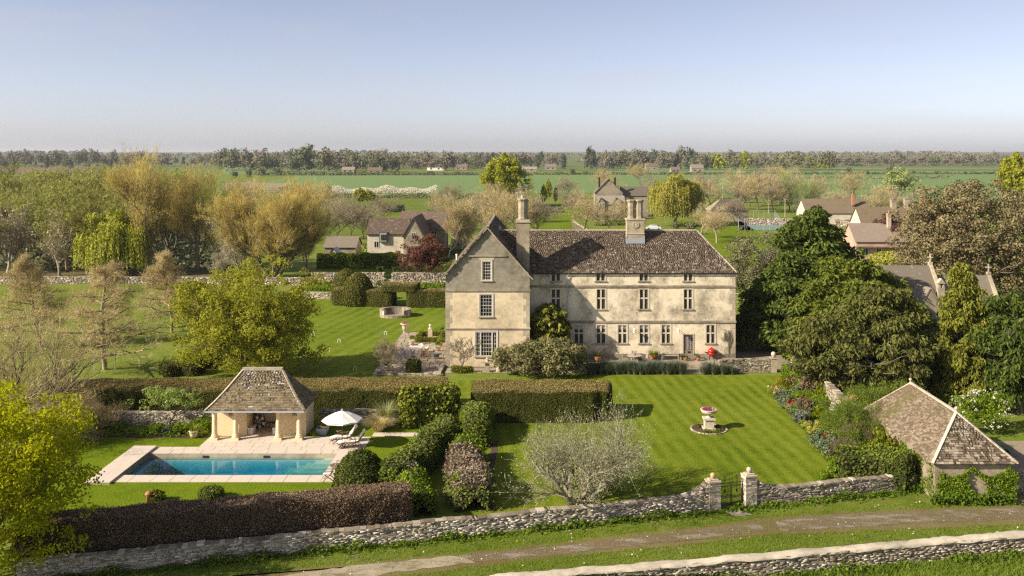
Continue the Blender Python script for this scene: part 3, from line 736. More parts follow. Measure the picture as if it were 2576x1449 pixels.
def sash_window(house, x, z0, z1, w, y, nx, nz, side=0, lintel=False):
    """painted sash window: boxed frame, glazing bars, every pane"""
    f = MB(); b = .09; x0, x1 = x - w/2, x + w/2; yb = y + .16
    f.box(x0, x0 + b, y - .02, yb, z0, z1); f.box(x1 - b, x1, y - .02, yb, z0, z1); f.box(x0 + b, x1 - b, y - .018, yb, z1 - b, z1); f.box(x0 + b, x1 - b, y - .02, yb, z0, z0 + .07)
    f.box(x0 - .1, x0, y - .05, y + .03, z0, z1 + .1); f.box(x1, x1 + .1, y - .05, y + .03, z0, z1 + .1); f.box(x0, x1, y - .048, y + .03, z1, z1 + .1)
    win = f.put('window', M['paint'], house); off = -WL[win]
    MB().box(x0 - .16, x1 + .16, y - .12, y + .05, z0 - .10, z0 - .002).put('sill', M['trim'], win)
    if lintel: MB().box(x0 - .3, x1 + .3, y - .03, y + .05, z1 + .102, z1 + .32).put('lintel', M['trim'], win)
    gx0, gx1 = x0 + b, x1 - b; bars = MB(); zm = (z0 + .07 + z1 - b) / 2; secs = [(gx0, gx1, nx)]
    if side:
        sw = (gx1 - gx0) * .17; secs = [(gx0, gx0 + sw, side), (gx0 + sw + .14, gx1 - sw - .14, nx), (gx1 - sw, gx1, side)]
        bars.box(gx0 + sw, gx0 + sw + .14, y - .01, yb - .02, z0 + .07, z1 - b); bars.box(gx1 - sw - .14, gx1 - sw, y - .01, yb - .02, z0 + .07, z1 - b)
    for a, c, n in secs:
        pw = (c - a) / n; ph = (z1 - b - z0 - .07) / nz
        for i in range(1, n): bars.box(a + pw*i - .014, a + pw*i + .014, y + .05, y + .085, z0 + .07, z1 - b)
        for k in range(1, nz): t = .028 if k == nz // 2 else .014; bars.box(a, c, y + .052, y + .087, z0 + .07 + ph*k - t, z0 + .07 + ph*k + t)
        for i in range(n):
            for k in range(nz):
                o = bpy.data.objects.new('pane', pane_me(pw, ph)); COL.objects.link(o); o.parent = win
                o.location = off + Vector((a + pw*(i+.5), y + .09 + .004*((i*7+k*3) % 3), z0 + .07 + ph*k))
    bars.put('glazing_bar', M['paint'], win); return win

# ---------------------------------------------------------------- the manor house
YM, YW = 92.0, 89.0
def mx(zx): return -10.32 + .013867 * zx
def mz(zy): return 17.672 - .013867 * zy
def wx(zx): return -9.983 + .013414 * zx
def wz(zy): return 17.771 - .013414 * zy
house = thing('manor_house', (6, YM, 0), 'large cream limewashed manor house with brown stone roof and gabled cross wing', 'house')
X0, X1, ZE, ZR = -.30, 20.40, 8.80, 12.75
mains = []
for zx in (912, 1237, 1550, 1872): mains.append((mx(zx), mz(700), mz(648), .96, False))
for zx in (912, 1240, 1551, 1871): mains.append((mx(zx), mz(905), mz(758), .94, True))
for zx in (900, 1079, 1240, 1395, 1551, 1711, 2035): mains.append((mx(zx), mz(1152), mz(1017), .96, True))
holes = [(x - w/2, x + w/2, a, b) for x, a, b, w, t in mains]
door = (mx(1839), mx(1909), mz(1240), mz(1092)); holes.append(door)
w = MB(); openwall(w, X0 + .001, X1, .0, ZE, YM, holes, .22)
w.add([(X1,YM,0),(X1,98.86,0),(X1,98.86,ZE),(X1,YM,ZE),(X0,98.86,0),(X0,98.86,ZE)], [(0,1,2,3),(1,4,5,2)])
w.put('wall', M['render'], house)
MB().box(X0, X1 + .03, YM - .05, YM - .003, -.2, .62).put('plinth', M['stringdark'], house)
for zy, hh in ((743, .16), (1000, .16)):
    z = mz(zy); s = MB().box(X0, X1 + .07, YM - .09, YM - .002, z - hh/2, z + hh/2); s.add([(X0,YM-.05,z+hh/2),(X1+.07,YM-.05,z+hh/2),(X1+.07,YM-.003,z+hh),(X0,YM-.003,z+hh)], [(0,1,2,3)])
    s.put('string_course', M['stringdark'], house)
for i in range(14):                                      # dressed corner stones
    z = i * .63; ww = .55 if i % 2 else .34; MB().box(X1 - ww, X1 + .012, YM - .014, YM - .003, z + .02, z + .61).put('quoin', M['trim'], house)
for i, (x, a, b, w_, t) in enumerate(mains): mullion_window(house, x, a, b, w_, YM, t, (.45, .4, .5, .4, .45, .42, 0)[i - 8] if i >= 8 else 0)
d0, d1, dz0, dz1 = door
dm = MB().box(d0 - .12, d0, YM - .03, YM + .2, dz0, dz1 + .12).box(d1, d1 + .12, YM - .03, YM + .2, dz0, dz1 + .12).box(d0, d1, YM - .028, YM + .2, dz1, dz1 + .12)
df = dm.put('door_frame', M['trim'], house)
dd = MB(); dd.box(d0, d0 + .13, YM + .05, YM + .11, dz0, dz1).box(d1 - .13, d1, YM + .05, YM + .11, dz0, dz1).box(d0 + .13, d1 - .13, YM + .05, YM + .11, dz1 - .12, dz1).box(d0 + .13, d1 - .13, YM + .05, YM + .11, dz0, dz0 + .5)
dl = dd.put('door', M['door'], house)
gb = MB(); gx0, gx1, gz0, gz1 = d0 + .13, d1 - .13, dz0 + .5, dz1 - .12
for i in range(1, 5): gb.box(gx0 + (gx1-gx0)*i/5 - .013, gx0 + (gx1-gx0)*i/5 + .013, YM + .06, YM + .09, gz0, gz1)
for i in range(1, 7): gb.box(gx0, gx1, YM + .062, YM + .092, gz0 + (gz1-gz0)*i/7 - .013, gz0 + (gz1-gz0)*i/7 + .013)
gb.put('glazing_bar', M['paint'], dl)
MB().box(gx0, gx1, YM + .095, YM + .105, gz0, gz1).put('pane', M['glass'], dl)
MB().box(mx(1870), mx(1890), YM + .03, YM + .049, mz(1225), mz(1212)).put('cat_flap', M['iron'], dl)
# main roof: front slope up to the ridge, hipped at the far end
EY, RY = YM - .14, 95.43; EZ = 8.76
hipx = 3.46; XE = X1 + .18
def Pm(u, v): return (u, EY + (RY - EY) * v, EZ + (ZR - EZ) * v)
def Ph(u, v): return (XE - hipx * v, EY + u, EZ + (ZR - EZ) * v)
DY = (RY - EY) * 2
rf = MB(); rf.add([(-.1,EY,EZ-.02),(XE,EY,EZ-.02),(XE-hipx,RY,ZR-.02),(-3.75,RY,ZR-.02),(-.1,EY+DY,EZ-.02),(XE,EY+DY,EZ-.02)], [(0,1,2,3),(1,5,2),(5,4,3,2),(0,4,5,1)])
roof = rf.put('roof', M['roofstone'], house)
T = roof_tiles(Pm, lambda v: -.12 - 3.55*v, lambda v: XE - hipx*v, grade(38), roof, 'roofstone', 1, (.15, .32), .035)
lay('tile', T, 't', None, roof, 300, 'tile_courses')
T = roof_tiles(Ph, lambda v: 0 + (RY-EY)*v, lambda v: DY - (RY-EY)*v, grade(30), roof, 'roofstone', 2)
lay('tile', T, 't', None, roof, 0, 'tile_courses')
for a, b, rr in (((-3.7,RY,ZR), (XE-hipx,RY,ZR), .10), ((XE-hipx,RY,ZR), (XE,EY,EZ), .075)):
    L = (Vector(b)-Vector(a)).length; n = int(L/.42)
    for i in range(n):
        p, q = Vector(a).lerp(Vector(b), i/n), Vector(a).lerp(Vector(b), (i+.94)/n)
        MB().bar(p + Vector((0,0,.04)), q + Vector((0,0,.045)), rr*2, rr*1.5).put('ridge_stone' if rr > .09 else 'hip_stone', M['trim'], roof)
gt = MB().tube([(X0+.1,EY-.05,EZ-.05),(XE,EY-.05,EZ-.05)], .05, 8); gut = gt.put('gutter', M['iron'], house)
for i in range(8):
    x = 1.5 + i*2.55; MB().bar((x, EY-.05, EZ-.1), (x, YM-.01, EZ-.42), .025).put('gutter_bracket', M['rust'], gut)
xd = mx(994); MB().tube([(xd+.12, EY-.04, EZ-.1),(xd+.02, YM-.16, EZ-.32),(xd, YM-.14, EZ-.6),(xd, YM-.14, 0)], .05, 8).put('downpipe', M['gutter'], house)
# cross wing
WX0, WX1, WXM = -8.48, -.30, -4.40; WE, WR, WY2 = 8.95, 13.42, 106.5; SL = (13.48 - 9.05) / 4.1
sash = [(wx(411), wz(697), wz(556), .90, 3, 6, 0, True), (wx(406), wz(960), wz(797), 1.26, 4, 6, 0, False), (wx(407.5), wz(1248), wz(1068), 2.10, 4, 6, 2, False)]
wh = [(x - ww/2, x + ww/2, a, b) for x, a, b, ww, *_ in sash]
zs1, zs2, zs3 = wz(770), wz(1045), wz(519)
w = MB(); openwall(w, WX0, WX1, 0, zs1, YW, wh[1:], .22)
w.add([(WX1,YW,0),(WX1,YM+.3,0),(WX1,YM+.3,WE),(WX1,YW,WE),(WX0,YW,0),(WX0,WY2,0),(WX0,WY2,WE),(WX0,YW,WE)], [(0,1,2,3),(4,7,6,5)])
wl = w.put('wing_wall', M['wingrender'], house)
w = MB(); openwall(w, WX0, WX1, zs1, WE, YW, [(wh[0][0], wh[0][1], max(wh[0][2], zs1), min(WE, wh[0][3]))], .22)
hx0, hx1, hz1 = wh[0][0], wh[0][1], wh[0][3]
def gz(x): return 13.42 - abs(x - WXM) * (13.42 - WE) / (WXM - WX0)
w.add([(WX0,YW,WE),(hx0,YW,WE),(hx0,YW,gz(hx0))], [(0,1,2)]); w.add([(WX1,YW,WE),(hx1,YW,gz(hx1)),(hx1,YW,WE)], [(0,1,2)])
w.add([(hx0,YW,hz1),(hx1,YW,hz1),(hx1,YW,gz(hx1)),(WXM,YW,13.42),(hx0,YW,gz(hx0))], [(0,1,2,3,4)])
w.add([(hx0,YW,WE),(hx0,YW,hz1),(hx0,YW+.22,hz1),(hx0,YW+.22,WE),(hx1,YW,WE),(hx1,YW,hz1),(hx1,YW+.22,hz1),(hx1,YW+.22,WE)], [(0,1,2,3),(4,7,6,5),(1,5,6,2)])
w.put('gable_wall', M['gable'], house)
MB().box(WX0, WX1, WY2 - .2, WY2, 0, WE).add([(WX0,WY2,WE),(WX1,WY2,WE),(WXM,WY2,13.42)], [(0,1,2)]).put('rear_wall', M['gable'], house)
for z, a, b in ((zs1, WX0-.08, WX1+.08), (zs2, WX0-.08, WX1+.08), (zs3, wx(272), wx(556))):
    MB().box(a, b, YW - .10, YW - .002, z - .08, z + .06).put('string_course', M['stringdark'] if z > 5 else M['trim'], house)
for i in range(12):
    z = .05 + i*.6; ww = .62 if i % 2 else .36
    MB().box(WX0 - .012, WX0 + ww, YW - .014, YW - .003, z, z + .58).put('quoin', M['trim'], house)
    MB().box(WX1 - ww, WX1 + .012, YW - .014, YW - .003, z, z + .58).put('quoin', M['trim'], house)
for a in sash: sash_window(house, *a[:4], YW, *a[4:])
OV = .22; ex = .32; RT = 13.62
def Pr(u, v): return (WX1 + ex - (WX1 + ex - WXM) * v, YW - OV + u, WE - .34 + (RT - WE + .34) * v)
def Pl(u, v): return (WX0 - ex + (WXM - WX0 + ex) * v, WY2 + .1 - u, WE - .34 + (RT - WE + .34) * v)
LW = WY2 + .1 - YW + OV
rf = MB()
for fn in (Pr, Pl):
    c = [Vector(fn(0,0)), Vector(fn(LW,0)), Vector(fn(LW,1)), Vector(fn(0,1))]; nn = (c[1]-c[0]).cross(c[3]-c[0]).normalized() * -.07
    rf.add(c + [x + nn for x in c], [(0,1,2,3),(7,6,5,4),(0,4,5,1),(1,5,6,2),(2,6,7,3),(3,7,4,0)])
wroof = rf.put('wing_roof', M['roofstone'], house)
T = roof_tiles(Pr, lambda v: 0, lambda v: LW, grade(34), wroof, 'roofstone', 3, (.2, .42), .045)
lay('tile', T, 't', None, wroof, 250, 'tile_courses')
T = roof_tiles(Pl, lambda v: 0, lambda v: LW, grade(34), wroof, 'roofstone', 4, (.2, .42), .045)
lay('tile', T, 't', None, wroof, 0, 'tile_courses')
for sgn in (-1, 1):                                      # pale verge stones along the front gable
    a = Vector((WXM, YW - OV - .02, RT - .02)); b = Vector((WXM + sgn * (4.1 + ex), YW - OV - .02, WE - .36))
    for i in range(13):
        p, q = a.lerp(b, i/13), a.lerp(b, (i+.96)/13); MB().bar(p - Vector((0,-.1,.06)), q - Vector((0,-.1,.06)), .24, .075).put('verge_stone', M['trim'], wroof)
for i in range(38): MB().bar((WXM, YW - OV + i*.46, RT + .03), (WXM, YW - OV + i*.46 + .43, RT + .035), .26, .12).put('ridge_stone', M['stringdark'], wroof)
MB().lathe([(.09,0),(.09,.3),(.14,.32),(.14,.42),(.05,.45)], (WXM + .9, 97.5, 12.55), 10).put('roof_vent', M['white'], house)
MB().lathe([(.08,0),(.08,.5),(.13,.52),(.1,.62)], (WX0 + .5, 96, 9.6), 8).put('flue_pipe', M['white'], house)
# chimneys
def octflue(m, cx, cy, z0, z1, r):
    m.lathe([(r*1.12,z0),(r*1.12,z0+.12),(r,z0+.2),(r,z1-.32),(r*1.08,z1-.30),(r*1.18,z1-.2),(r*1.3,z1-.14),(r*1.3,z1-.04),(r*.9,z1)], (cx, cy, 0), 8, math.pi/8)
ch = MB().box(-1.60, -.325, 90.35, 91.75, 7.8, 13.95).put('chimney', M['chimney'], house)
MB().box(-1.70, -.26, 90.25, 91.85, 13.95, 14.10).box(-1.66, -.30, 90.29, 91.81, 14.10, 14.26).put('chimney_cap', M['trim'], ch)
m = MB(); octflue(m, -1.02, 90.72, 14.26, 16.35, .44); m.put('flue', M['chimney'], ch)
m = MB(); octflue(m, -.86, 91.5, 14.26, 16.15, .40); m.put('flue', M['chimney'], ch)
MB().lathe([(.16,16.35),(.13,16.5),(.17,16.52),(.12,16.6)], (-1.02, 90.72, 0), 10).put('chimney_pot', M['trim'], ch)
an = MB().bar((-1.25,91.1,14.3), (-1.25,91.1,17.7), .035)
for z, L, dx in ((17.3, .7, 1), (17.45, .5, 1), (16.9, .9, -1)):
    an.bar((-1.25-L*.5,91.1,z), (-1.25+L*.8,91.1,z), .025)
    for i in range(5): an.bar((-1.25-L*.4+i*L*.25,90.9,z), (-1.25-L*.4+i*L*.25,91.3,z), .015)
an.put('aerial', M['gutter'], ch)
c2x0, c2x1, c2y0, c2y1 = 9.72, 11.50, 94.25, 95.6
ch = MB().box(c2x0, c2x1, c2y0, c2y1, 11.0, 13.9).put('chimney', M['chimney'], house)
MB().box(c2x0-.07, c2x1+.07, c2y0-.07, c2y1+.07, 13.9, 14.06).box(c2x0-.05, c2x1+.05, c2y0-.05, c2y1+.05, 12.45, 12.58).put('chimney_cap', M['trim'], ch)
MB().box(c2x0-.05, c2x1+.05, c2y0-.05, c2y0+.02, 11.5, 12.0).box(c2x0-.06, c2x0+.0, c2y0-.04, c2y1, 11.4, 12.3).box(c2x1, c2x1+.06, c2y0-.04, c2y1, 11.4, 12.3).put('flashing', M['leadgrey'], ch)
for cx in (10.22, 11.03):
    m = MB(); octflue(m, cx, 94.78, 14.06, 16.0, .385); m.put('flue', M['chimney'], ch)
cr = MB()
for k in range(14):
    a = 6.283*k/14; cr.obox((c2x0+.92+.27*math.cos(a), c2y0-.03, 13.42+.27*math.sin(a)), .13, .08, .09)
cr.obox((c2x0+.92, c2y0-.02, 13.42), .26, .07, .34); cr.put('carved_crest', M['trim'], ch)
# wall lamps
for zx in (1478, 1795):
    x, z = mx(zx), mz(1052); l = MB().bar((x, YM, z-.25), (x, YM-.55, z+.0), .03).bar((x, YM, z+.05), (x, YM-.55, z+.02), .03).put('wall_lamp', M['iron'], house)
    MB().lathe([(.07,z-.28),(.13,z+.02),(.16,z+.04),(.05,z+.18)], (x, YM-.55, 0), 6).put('lantern', M['white'], l)
MB().bar((X1-.1, YM-.05, mz(788)), (X1+.25, YM-.3, mz(790)), .035).put('lamp_bracket', M['gutter'], house)

# ---------------------------------------------------------------- pool house
ph = thing('pool_house', G(640, 1105), 'small golden stone pool house with four columns and a steep flared roof', 'pool house')
PX0, PX1, PY0, PY1 = -23.3, -16.65, 67.1, 69.5
YC = 66.25; ZP = 2.12
for a, b in ((PX0 + .12, -21.0), (-18.8, PX1)): MB().box(a, b, PY0, PY0 + .3, 0, ZP).put('front_wall', M['ashlar'], ph)
MB().box(PX0 + .12, PX0 + .4, PY0 + .302, PY1, 0, ZP + .1).put('side_wall', M['ashlar'], ph)
MB().box(PX1 - .28, PX1, PY0 + .302, PY1, 0, ZP + .1).put('side_wall', M['ashlar'], ph)
MB().box(PX0 + .402, PX1 - .282, PY1 - .25, PY1 - .003, 0, ZP + .1).put('rear_wall', M['ashlar'], ph)
MB().box(-21.25, -21.0, PY0 + .303, PY1 - .253, 0, ZP).put('niche_wall', M['ashlar'], ph)
MB().box(-18.8, -18.55, PY0 + .303, PY1 - .253, 0, ZP).put('niche_wall', M['ashlar'], ph)
MB().box(-20.99, -20.90, PY0 + 1.5, PY1 - .27, .06, ZP).put('shutter', M['rust'], ph)
MB().box(-20.998, -18.802, PY0 + .1, PY1 - .26, .03, .05).put('niche_floor', M['ashlar'], ph)
for vx in (540, 593, 700.5, 753):
    x = (vx - CX) * YC / F; m = MB().box(x-.27, x+.27, YC-.27, YC+.27, .0, .20)
    m.lathe([(.25,.2),(.27,.26),(.25,.33),(.205,.36),(.22,.42),(.19,.46),(.185,1.2),(.165,1.86),(.19,1.9),(.19,1.94),(.23,1.98),(.23,2.10)], (x, YC, 0), 20); m.put('column', M['ashlar'], ph)
MB().box(PX0 - .1, PX1 + .02, YC - .2, YC + .2, 2.10, 2.26).put('beam', M['ashlar'], ph)
for cxp in (-22.65, -17.55):                                # little carved plaques
    x = cxp + .55 if cxp < -20 else cxp + .1; p = MB()
    p.obox((x, PY0-.02, 1.80), .16, .05, .22).obox((x+.08, PY0-.02, 1.93), .12, .05, .10).obox((x-.1, PY0-.02, 1.85), .10, .05, .06).box(x-.2, x+.2, PY0-.05, PY0-.002, 1.62, 1.67)
    for i in range(3): p.box(x-.17+i*.14, x-.13+i*.14, PY0-.045, PY0-.003, 1.50, 1.62)
    p.put('carved_plaque', M['stringdark'], ph)
ex0, ex1, ey0, ey1 = -23.55, -16.42, 65.72, 70.1; rz0, rz1 = 2.24, 4.72; rx0, rx1, ry = -21.45, -18.62, 67.95
def flare(v): return v ** .86 * 1.0 if v > 0 else 0
def zf(v): return rz0 + (rz1 - rz0) * (.72 * v + .28 * v * v * (1.6 - .6 * v))
cL = rx0 - ex0; cR = ex1 - rx1
def Pf(u, v): return (u, ey0 + (ry - ey0) * v, zf(v))
def Pfr(u, v): return (ex1 - cR * v, ey0 + u, zf(v))
def Pfl(u, v): return (ex0 + cL * v, ey1 - u, zf(v))
rf = MB(); nv = 8
for i in range(nv):
    a, b = i/nv, (i+1)/nv; q = lambda v: [(ex0+cL*v, ey0+(ry-ey0)*v, zf(v)-.03), (ex1-cR*v, ey0+(ry-ey0)*v, zf(v)-.03), (ex1-cR*v, ey1-(ey1-ry)*v, zf(v)-.03), (ex0+cL*v, ey1-(ey1-ry)*v, zf(v)-.03)]
    A, B = q(a), q(b); rf.add(A + B, [(0,1,5,4),(1,2,6,5),(2,3,7,6),(3,0,4,7)])
rf.add(q(0), [(3,2,1,0)])
proof = rf.put('roof', M['poolroof'], ph)
def pk(c, v, g):
    e = v > .55 and (abs(c + 21.0) < .55*v or abs(c + 18.75) < .3 + .2*v or v > .9) and g.random() < .55
    return 'poolroofpale' if e or g.random() < .02 else 'poolroof'
T = roof_tiles(Pf, lambda v: ex0 + cL*v, lambda v: ex1 - cR*v, grade(28, 1.25, .6), proof, 'poolroof', 5, (.20, .38), .04, keyfun=pk)
lay('tile', T, 't', None, proof, 300, 'tile_courses')
T = roof_tiles(Pfr, lambda v: (ry-ey0)*v, lambda v: (ey1-ey0) - (ey1-ry)*v, grade(28, 1.25, .6), proof, 'poolroof', 6, (.20, .38), .04)
T += roof_tiles(Pfl, lambda v: (ey1-ry)*v, lambda v: (ey1-ey0) - (ry-ey0)*v, grade(28, 1.25, .6), proof, 'poolroof', 7, (.20, .38), .04)
lay('tile', T, 't', None, proof, 0, 'tile_courses')
for x0_, x1_ in ((ex0, rx0), (ex1, rx1)):
    for i in range(14):
        a, b = i/14, (i+.95)/14; f_ = lambda v: Vector((x0_ + (x1_-x0_)*v, ey0 + (ry-ey0)*v, zf(v) + .05)); MB().bar(f_(a), f_(b), .15, .09).put('hip_stone', M['trim'], proof)
for i in range(7): x = rx0 - .05 + i*(rx1-rx0+.1)/7; MB().box(x + .005, x + (rx1-rx0+.1)/7 - .005, ry - .16, ry + .16, rz1 - .06, rz1 + .14).put('ridge_stone', M['trim'], proof)
MB().box(ex0 - .02, ex1 + .02, ey0 - .08, ey0 - .01, rz0 - .10, rz0 - .01).put('gutter', M['gutter'], ph)

# ---------------------------------------------------------------- dry stone walls
def drystone(name, label, path, thick, height, parentloc=None, key='drystone', hfun=None, face='right', limit=300, sw=(.18, .5), ch=(.04, .085), cope='flat', copekey=None, seed=1, maxstones=6000, both=False):
    """a wall of laid stones along a path (left to right seen from the camera); stones on its near face"""
    g = random.Random(seed); P = [Vector(p[:2]) for p in path]; hf = hfun or (lambda s, L: height)
    seg = [(b - a).length for a, b in zip(P, P[1:])]; L = sum(seg)
    def at(s):
        for a, b, l in zip(P, P[1:], seg):
            if s <= l + 1e-6: return a.lerp(b, s / l), (b - a).normalized()
            s -= l
        return P[-1], (P[-1] - P[-2]).normalized()
    root = thing(name, (P[0].x, P[0].y, 0), label, 'wall')
    core = MB(); n = max(2, int(L / .5)); V = []
    for i in range(n + 1):
        s = L * i / n; p, d = at(s); o = Vector((d.y, -d.x)); h = hf(s, L) - .03
        for t, z in ((.5*thick - .05, -.15), (.5*thick - .07, h), (-.5*thick + .07, h), (-.5*thick + .05, -.15)): q = p + o * t; V.append((q.x, q.y, z))
    Fc = [(i*4+j, (i+1)*4+j, (i+1)*4+j+1, i*4+j+1) for i in range(n) for j in range(3)] + [(0,1,2,3), (n*4+3, n*4+2, n*4+1, n*4)]
    core.add(V, Fc).put('core', M['mortar'], root)
    mats = []; z = -.05
    hmax = max(hf(L*i/50, L) for i in range(51))
    while z < hmax - .04:
        c = g.uniform(*ch); s = g.uniform(-.2, 0)
        while s < L:
            ww = g.uniform(*sw); m = min(max(s + ww/2, 0.02), L - .02); p, d = at(m)
            if z + c * .6 < hf(m, L):
                for side in ((1, -1) if both else (1,)):
                    o = Vector((d.y, -d.x)) * side; dep = .20; q = p + o * (thick/2 - dep/2 + g.uniform(-.025, .03))
                    tilt = g.uniform(-.06, .06)
                    x = Vector((d.x, d.y, tilt)); y = -o.to_3d()
                    mats.append((mat4(x * (ww - .012), y * dep, Vector((-d.x*tilt, -d.y*tilt, 1)) * (c - .008), (q.x, q.y, z + c/2)), key))
            s += ww
        z += c
    s = 0                                                # cope stones
    while s < L - .05:
        ww = g.uniform(.16, .5) if cope == 'flat' else g.uniform(.10, .2); m = min(s + ww/2, L); p, d = at(m); o = Vector((d.y, -d.x))
        h = hf(m, L); h2 = hf(min(L, m + .1), L); sl = (h2 - h) / .1; x = Vector((d.x, d.y, sl)).normalized()
        th = g.uniform(.05, .09) if cope == 'flat' else g.uniform(.16, .26)
        wid = thick + g.uniform(-.10, .08)
        q = p + o * g.uniform(-.05, .05)
        mats.append((mat4(x * (ww - .012), -o.to_3d() * wid, Vector((-d.x*sl, -d.y*sl, 1)).normalized() * th, (q.x, q.y, h + th/2 - .03)), copekey or key)); s += ww
    lay('stone', mats, 's', None, root, limit, 'stone_courses'); return root
# ---------------------------------------------------------------- the setting
def hillz(Y): 
    t = min(1, max(0, (Y - 1300) / 2200)); return 15 * t * t * (3 - 2 * t) + max(0, Y - 3500) * .004
PXL, PXR, PYF, PYB = -26.5, -13.5, 58.9, 63.2           # the pool's opening
def holed(name, x0, x1, y0, y1, z, mat):
    xs, ys = [x0, PXL, PXR, x1], [y0, PYF, PYB, y1]; V = [(x, y, z) for y in ys for x in xs]
    Fc = [(j*4+i, j*4+i+1, j*4+i+5, j*4+i+4) for j in range(3) for i in range(3) if (i, j) != (1, 1)]
    o = put(name, npmesh(name, V, Fc), mat); o['kind'] = 'structure'; return o
holed('ground', -7000, 7000, -200, 1500, 0, M['meadow'])
V = []; ny, nx = 40, 30
for j in range(ny + 1):
    Y = 1300 * (12000 / 1300) ** (j / ny)
    for i in range(nx + 1):
        X = (i / nx - .5) * 14000; V.append((X, Y, hillz(Y) + (math.sin(X*.0011 + 1) * 3 + math.sin(X*.0031) * 1.5) * min(1, max(0, (Y-1500)/1500)) + .05))
o = put('hills', npmesh('hills', V, [(j*(nx+1)+i, j*(nx+1)+i+1, (j+1)*(nx+1)+i+1, (j+1)*(nx+1)+i) for j in range(ny) for i in range(nx)]), M['field2']); o['kind'] = 'structure'
def vp(*pts, z=0): return [G(x, y, z) for x, y in pts]
M['field3'] = grassmat('pale spring barley', (.14,.19,.05), (.17,.22,.065), (.20,.24,.08), None, None, .6)
# fields beyond the village
sheet('field', vp((560,474),(640,462),(760,442),(1330,440),(1330,486),(1100,488),(560,484)), .10, M['field'])
sheet('field', vp((1340,486),(1340,440),(2520,438),(2560,505),(2100,512),(1700,486)), .12, M['field'])
sheet('field', vp((560,440),(560,424),(860,426),(860,436)), .15, M['field'])
sheet('field', vp((1500,436),(1540,421),(2500,418),(2700,434)), .15, M['field'])
sheet('field', vp((860,434),(1330,432),(1330,436.5),(860,438)), .16, M['field2'])
sheet('ploughed_field', vp((-300,436),(-200,414),(335,418),(335,436)), .2, M['plough'])
sheet('field_margin', vp((560,462),(600,459),(735,463),(690,480),(560,478)), .2, M['stubble'])
sheet('field_margin', vp((700,489),(1210,491),(1210,496),(700,494)), .14, M['stubble'])
sheet('pasture', vp((620,500),(1200,498),(1230,560),(620,620)), .05, M['verge'])
sheet('pasture', vp((1360,520),(1460,520),(1490,600),(1340,600)), .05, M['poollawn'])
sheet('pasture', vp((1700,556),(1850,548),(1960,620),(1880,690),(1700,640)), .05, M['poollawn'])
sheet('field', vp((1340,430),(1340,425),(1560,426),(1540,431)), .2, M['field2'])
sheet('field', vp((1880,430),(1900,426),(2600,425),(2640,431)), .2, M['field2'])
sheet('field', vp((2080,438),(2100,433),(2600,432),(2640,438)), .22, M['field3'])
sheet('field', vp((560,424),(560,419),(700,419),(700,424)), .2, M['field3'])
# lawns
holed('pool_lawn', -34, -6, 52, 70, .012, M['poollawn'])
fl = [(-4, 68), (-4, 52.2), (20, 57), (19.6, 58.4), (20.0, 63.6), (20.4, 69), (20.6, 76), (21.6, 79.5), (24, 85.4), (5, 85.7), (-9, 83.0), (-9, 78)]
sheet('front_lawn', fl, .016, M['lawn'])
sheet('croquet_lawn', [(-29, 80.5), (-13.5, 80.5), (-8.5, 92), (-8.5, 130), (-33, 132), (-34, 108)], .014, M['croquet'])
sheet('verge', rough_poly([(-34, 42), (40, 42), (40, 60.2), (-34, 41.8)], .05, 2, 2), .010, M['verge'])
# the old tarred track between the two walls
n = NT('mossy broken tarmac'); v = n.pos((1, 1, 1)); k1 = n.noise(n.pos((.45, 1.4, 1), rot=(0,0,R(-12))), 1.1, 8, .75); k2 = n.noise(v, 11, 6, .8); k3 = n.noise(v, .25, 3)
c = n.ramp(k2, [(.32, (.10,.074,.036)), (.68, (.25,.195,.115))]); c = n.mix(n.ramp(k3, [(.45, 0.0), (.65, .5)]), c, (.13,.12,.04))
c = n.mix(n.ramp(k1, [(.50, 0.0), (.60, .9)]), c, n.ramp(k2, [(.3, (.20,.17,.125)), (.7, (.37,.325,.26))])); M['track'] = n.surf(c, .9, .1, k2, .9, .08)
n = NT('bare dusty track'); v = n.pos(); k = n.noise(v, .9, 5, .7); k2 = n.noise(v, 12, 3)
gk = n.noise(n.pos((.6,1.5,1)), 1.3, 6, .75)
M['dust'] = n.surf(n.mix(n.ramp(gk, [(.50, 0.0), (.62, .85)]), n.mix(.4, n.ramp(k, [(.35, (.22,.18,.11)), (.65, (.40,.34,.245))]), n.ramp(k2, [(.3, (.2,.165,.1)), (.7, (.38,.33,.23))])), n.ramp(k2, [(.3, (.09,.08,.03)), (.7, (.17,.15,.06))])), .95, .05, k2, .5, .03)
M['dryturf'] = grassmat('worn turf', (.10,.085,.025), (.16,.125,.05), (.22,.18,.09), None, ((.085,.12,.012), .9, .5), 12)
sheet('track_edge', rough_poly([tuple(p[:2]) for p in vp((560,1452),(1240,1384),(1560,1350),(1930,1304),(2140,1288),(2600,1270),(2600,1318),(1950,1345),(1640,1378),(1320,1412),(980,1452))], .14, .5, 4), .018, M['dryturf'])
sheet('track', rough_poly([tuple(p[:2]) for p in vp((1130,1402),(1500,1365),(1912,1314),(1922,1336),(1600,1374),(1290,1408),(1180,1416))], .10, .4, 6), .026, M['track'])
sheet('track', rough_poly([tuple(p[:2]) for p in vp((1945,1311),(2100,1297),(2400,1284),(2600,1280),(2600,1306),(2300,1318),(1962,1336))], .10, .4, 7), .026, M['track'])
sheet('track', rough_poly([tuple(p[:2]) for p in vp((640,1458),(900,1424),(1140,1400),(1200,1416),(1000,1440),(900,1458))], .10, .4, 8), .030, M['dust'])
sheet('doorstep_path', [(10.95,53.0),(11.9,53.2),(12.6,52.4),(11.6,52.2)], .03, M['flag'])
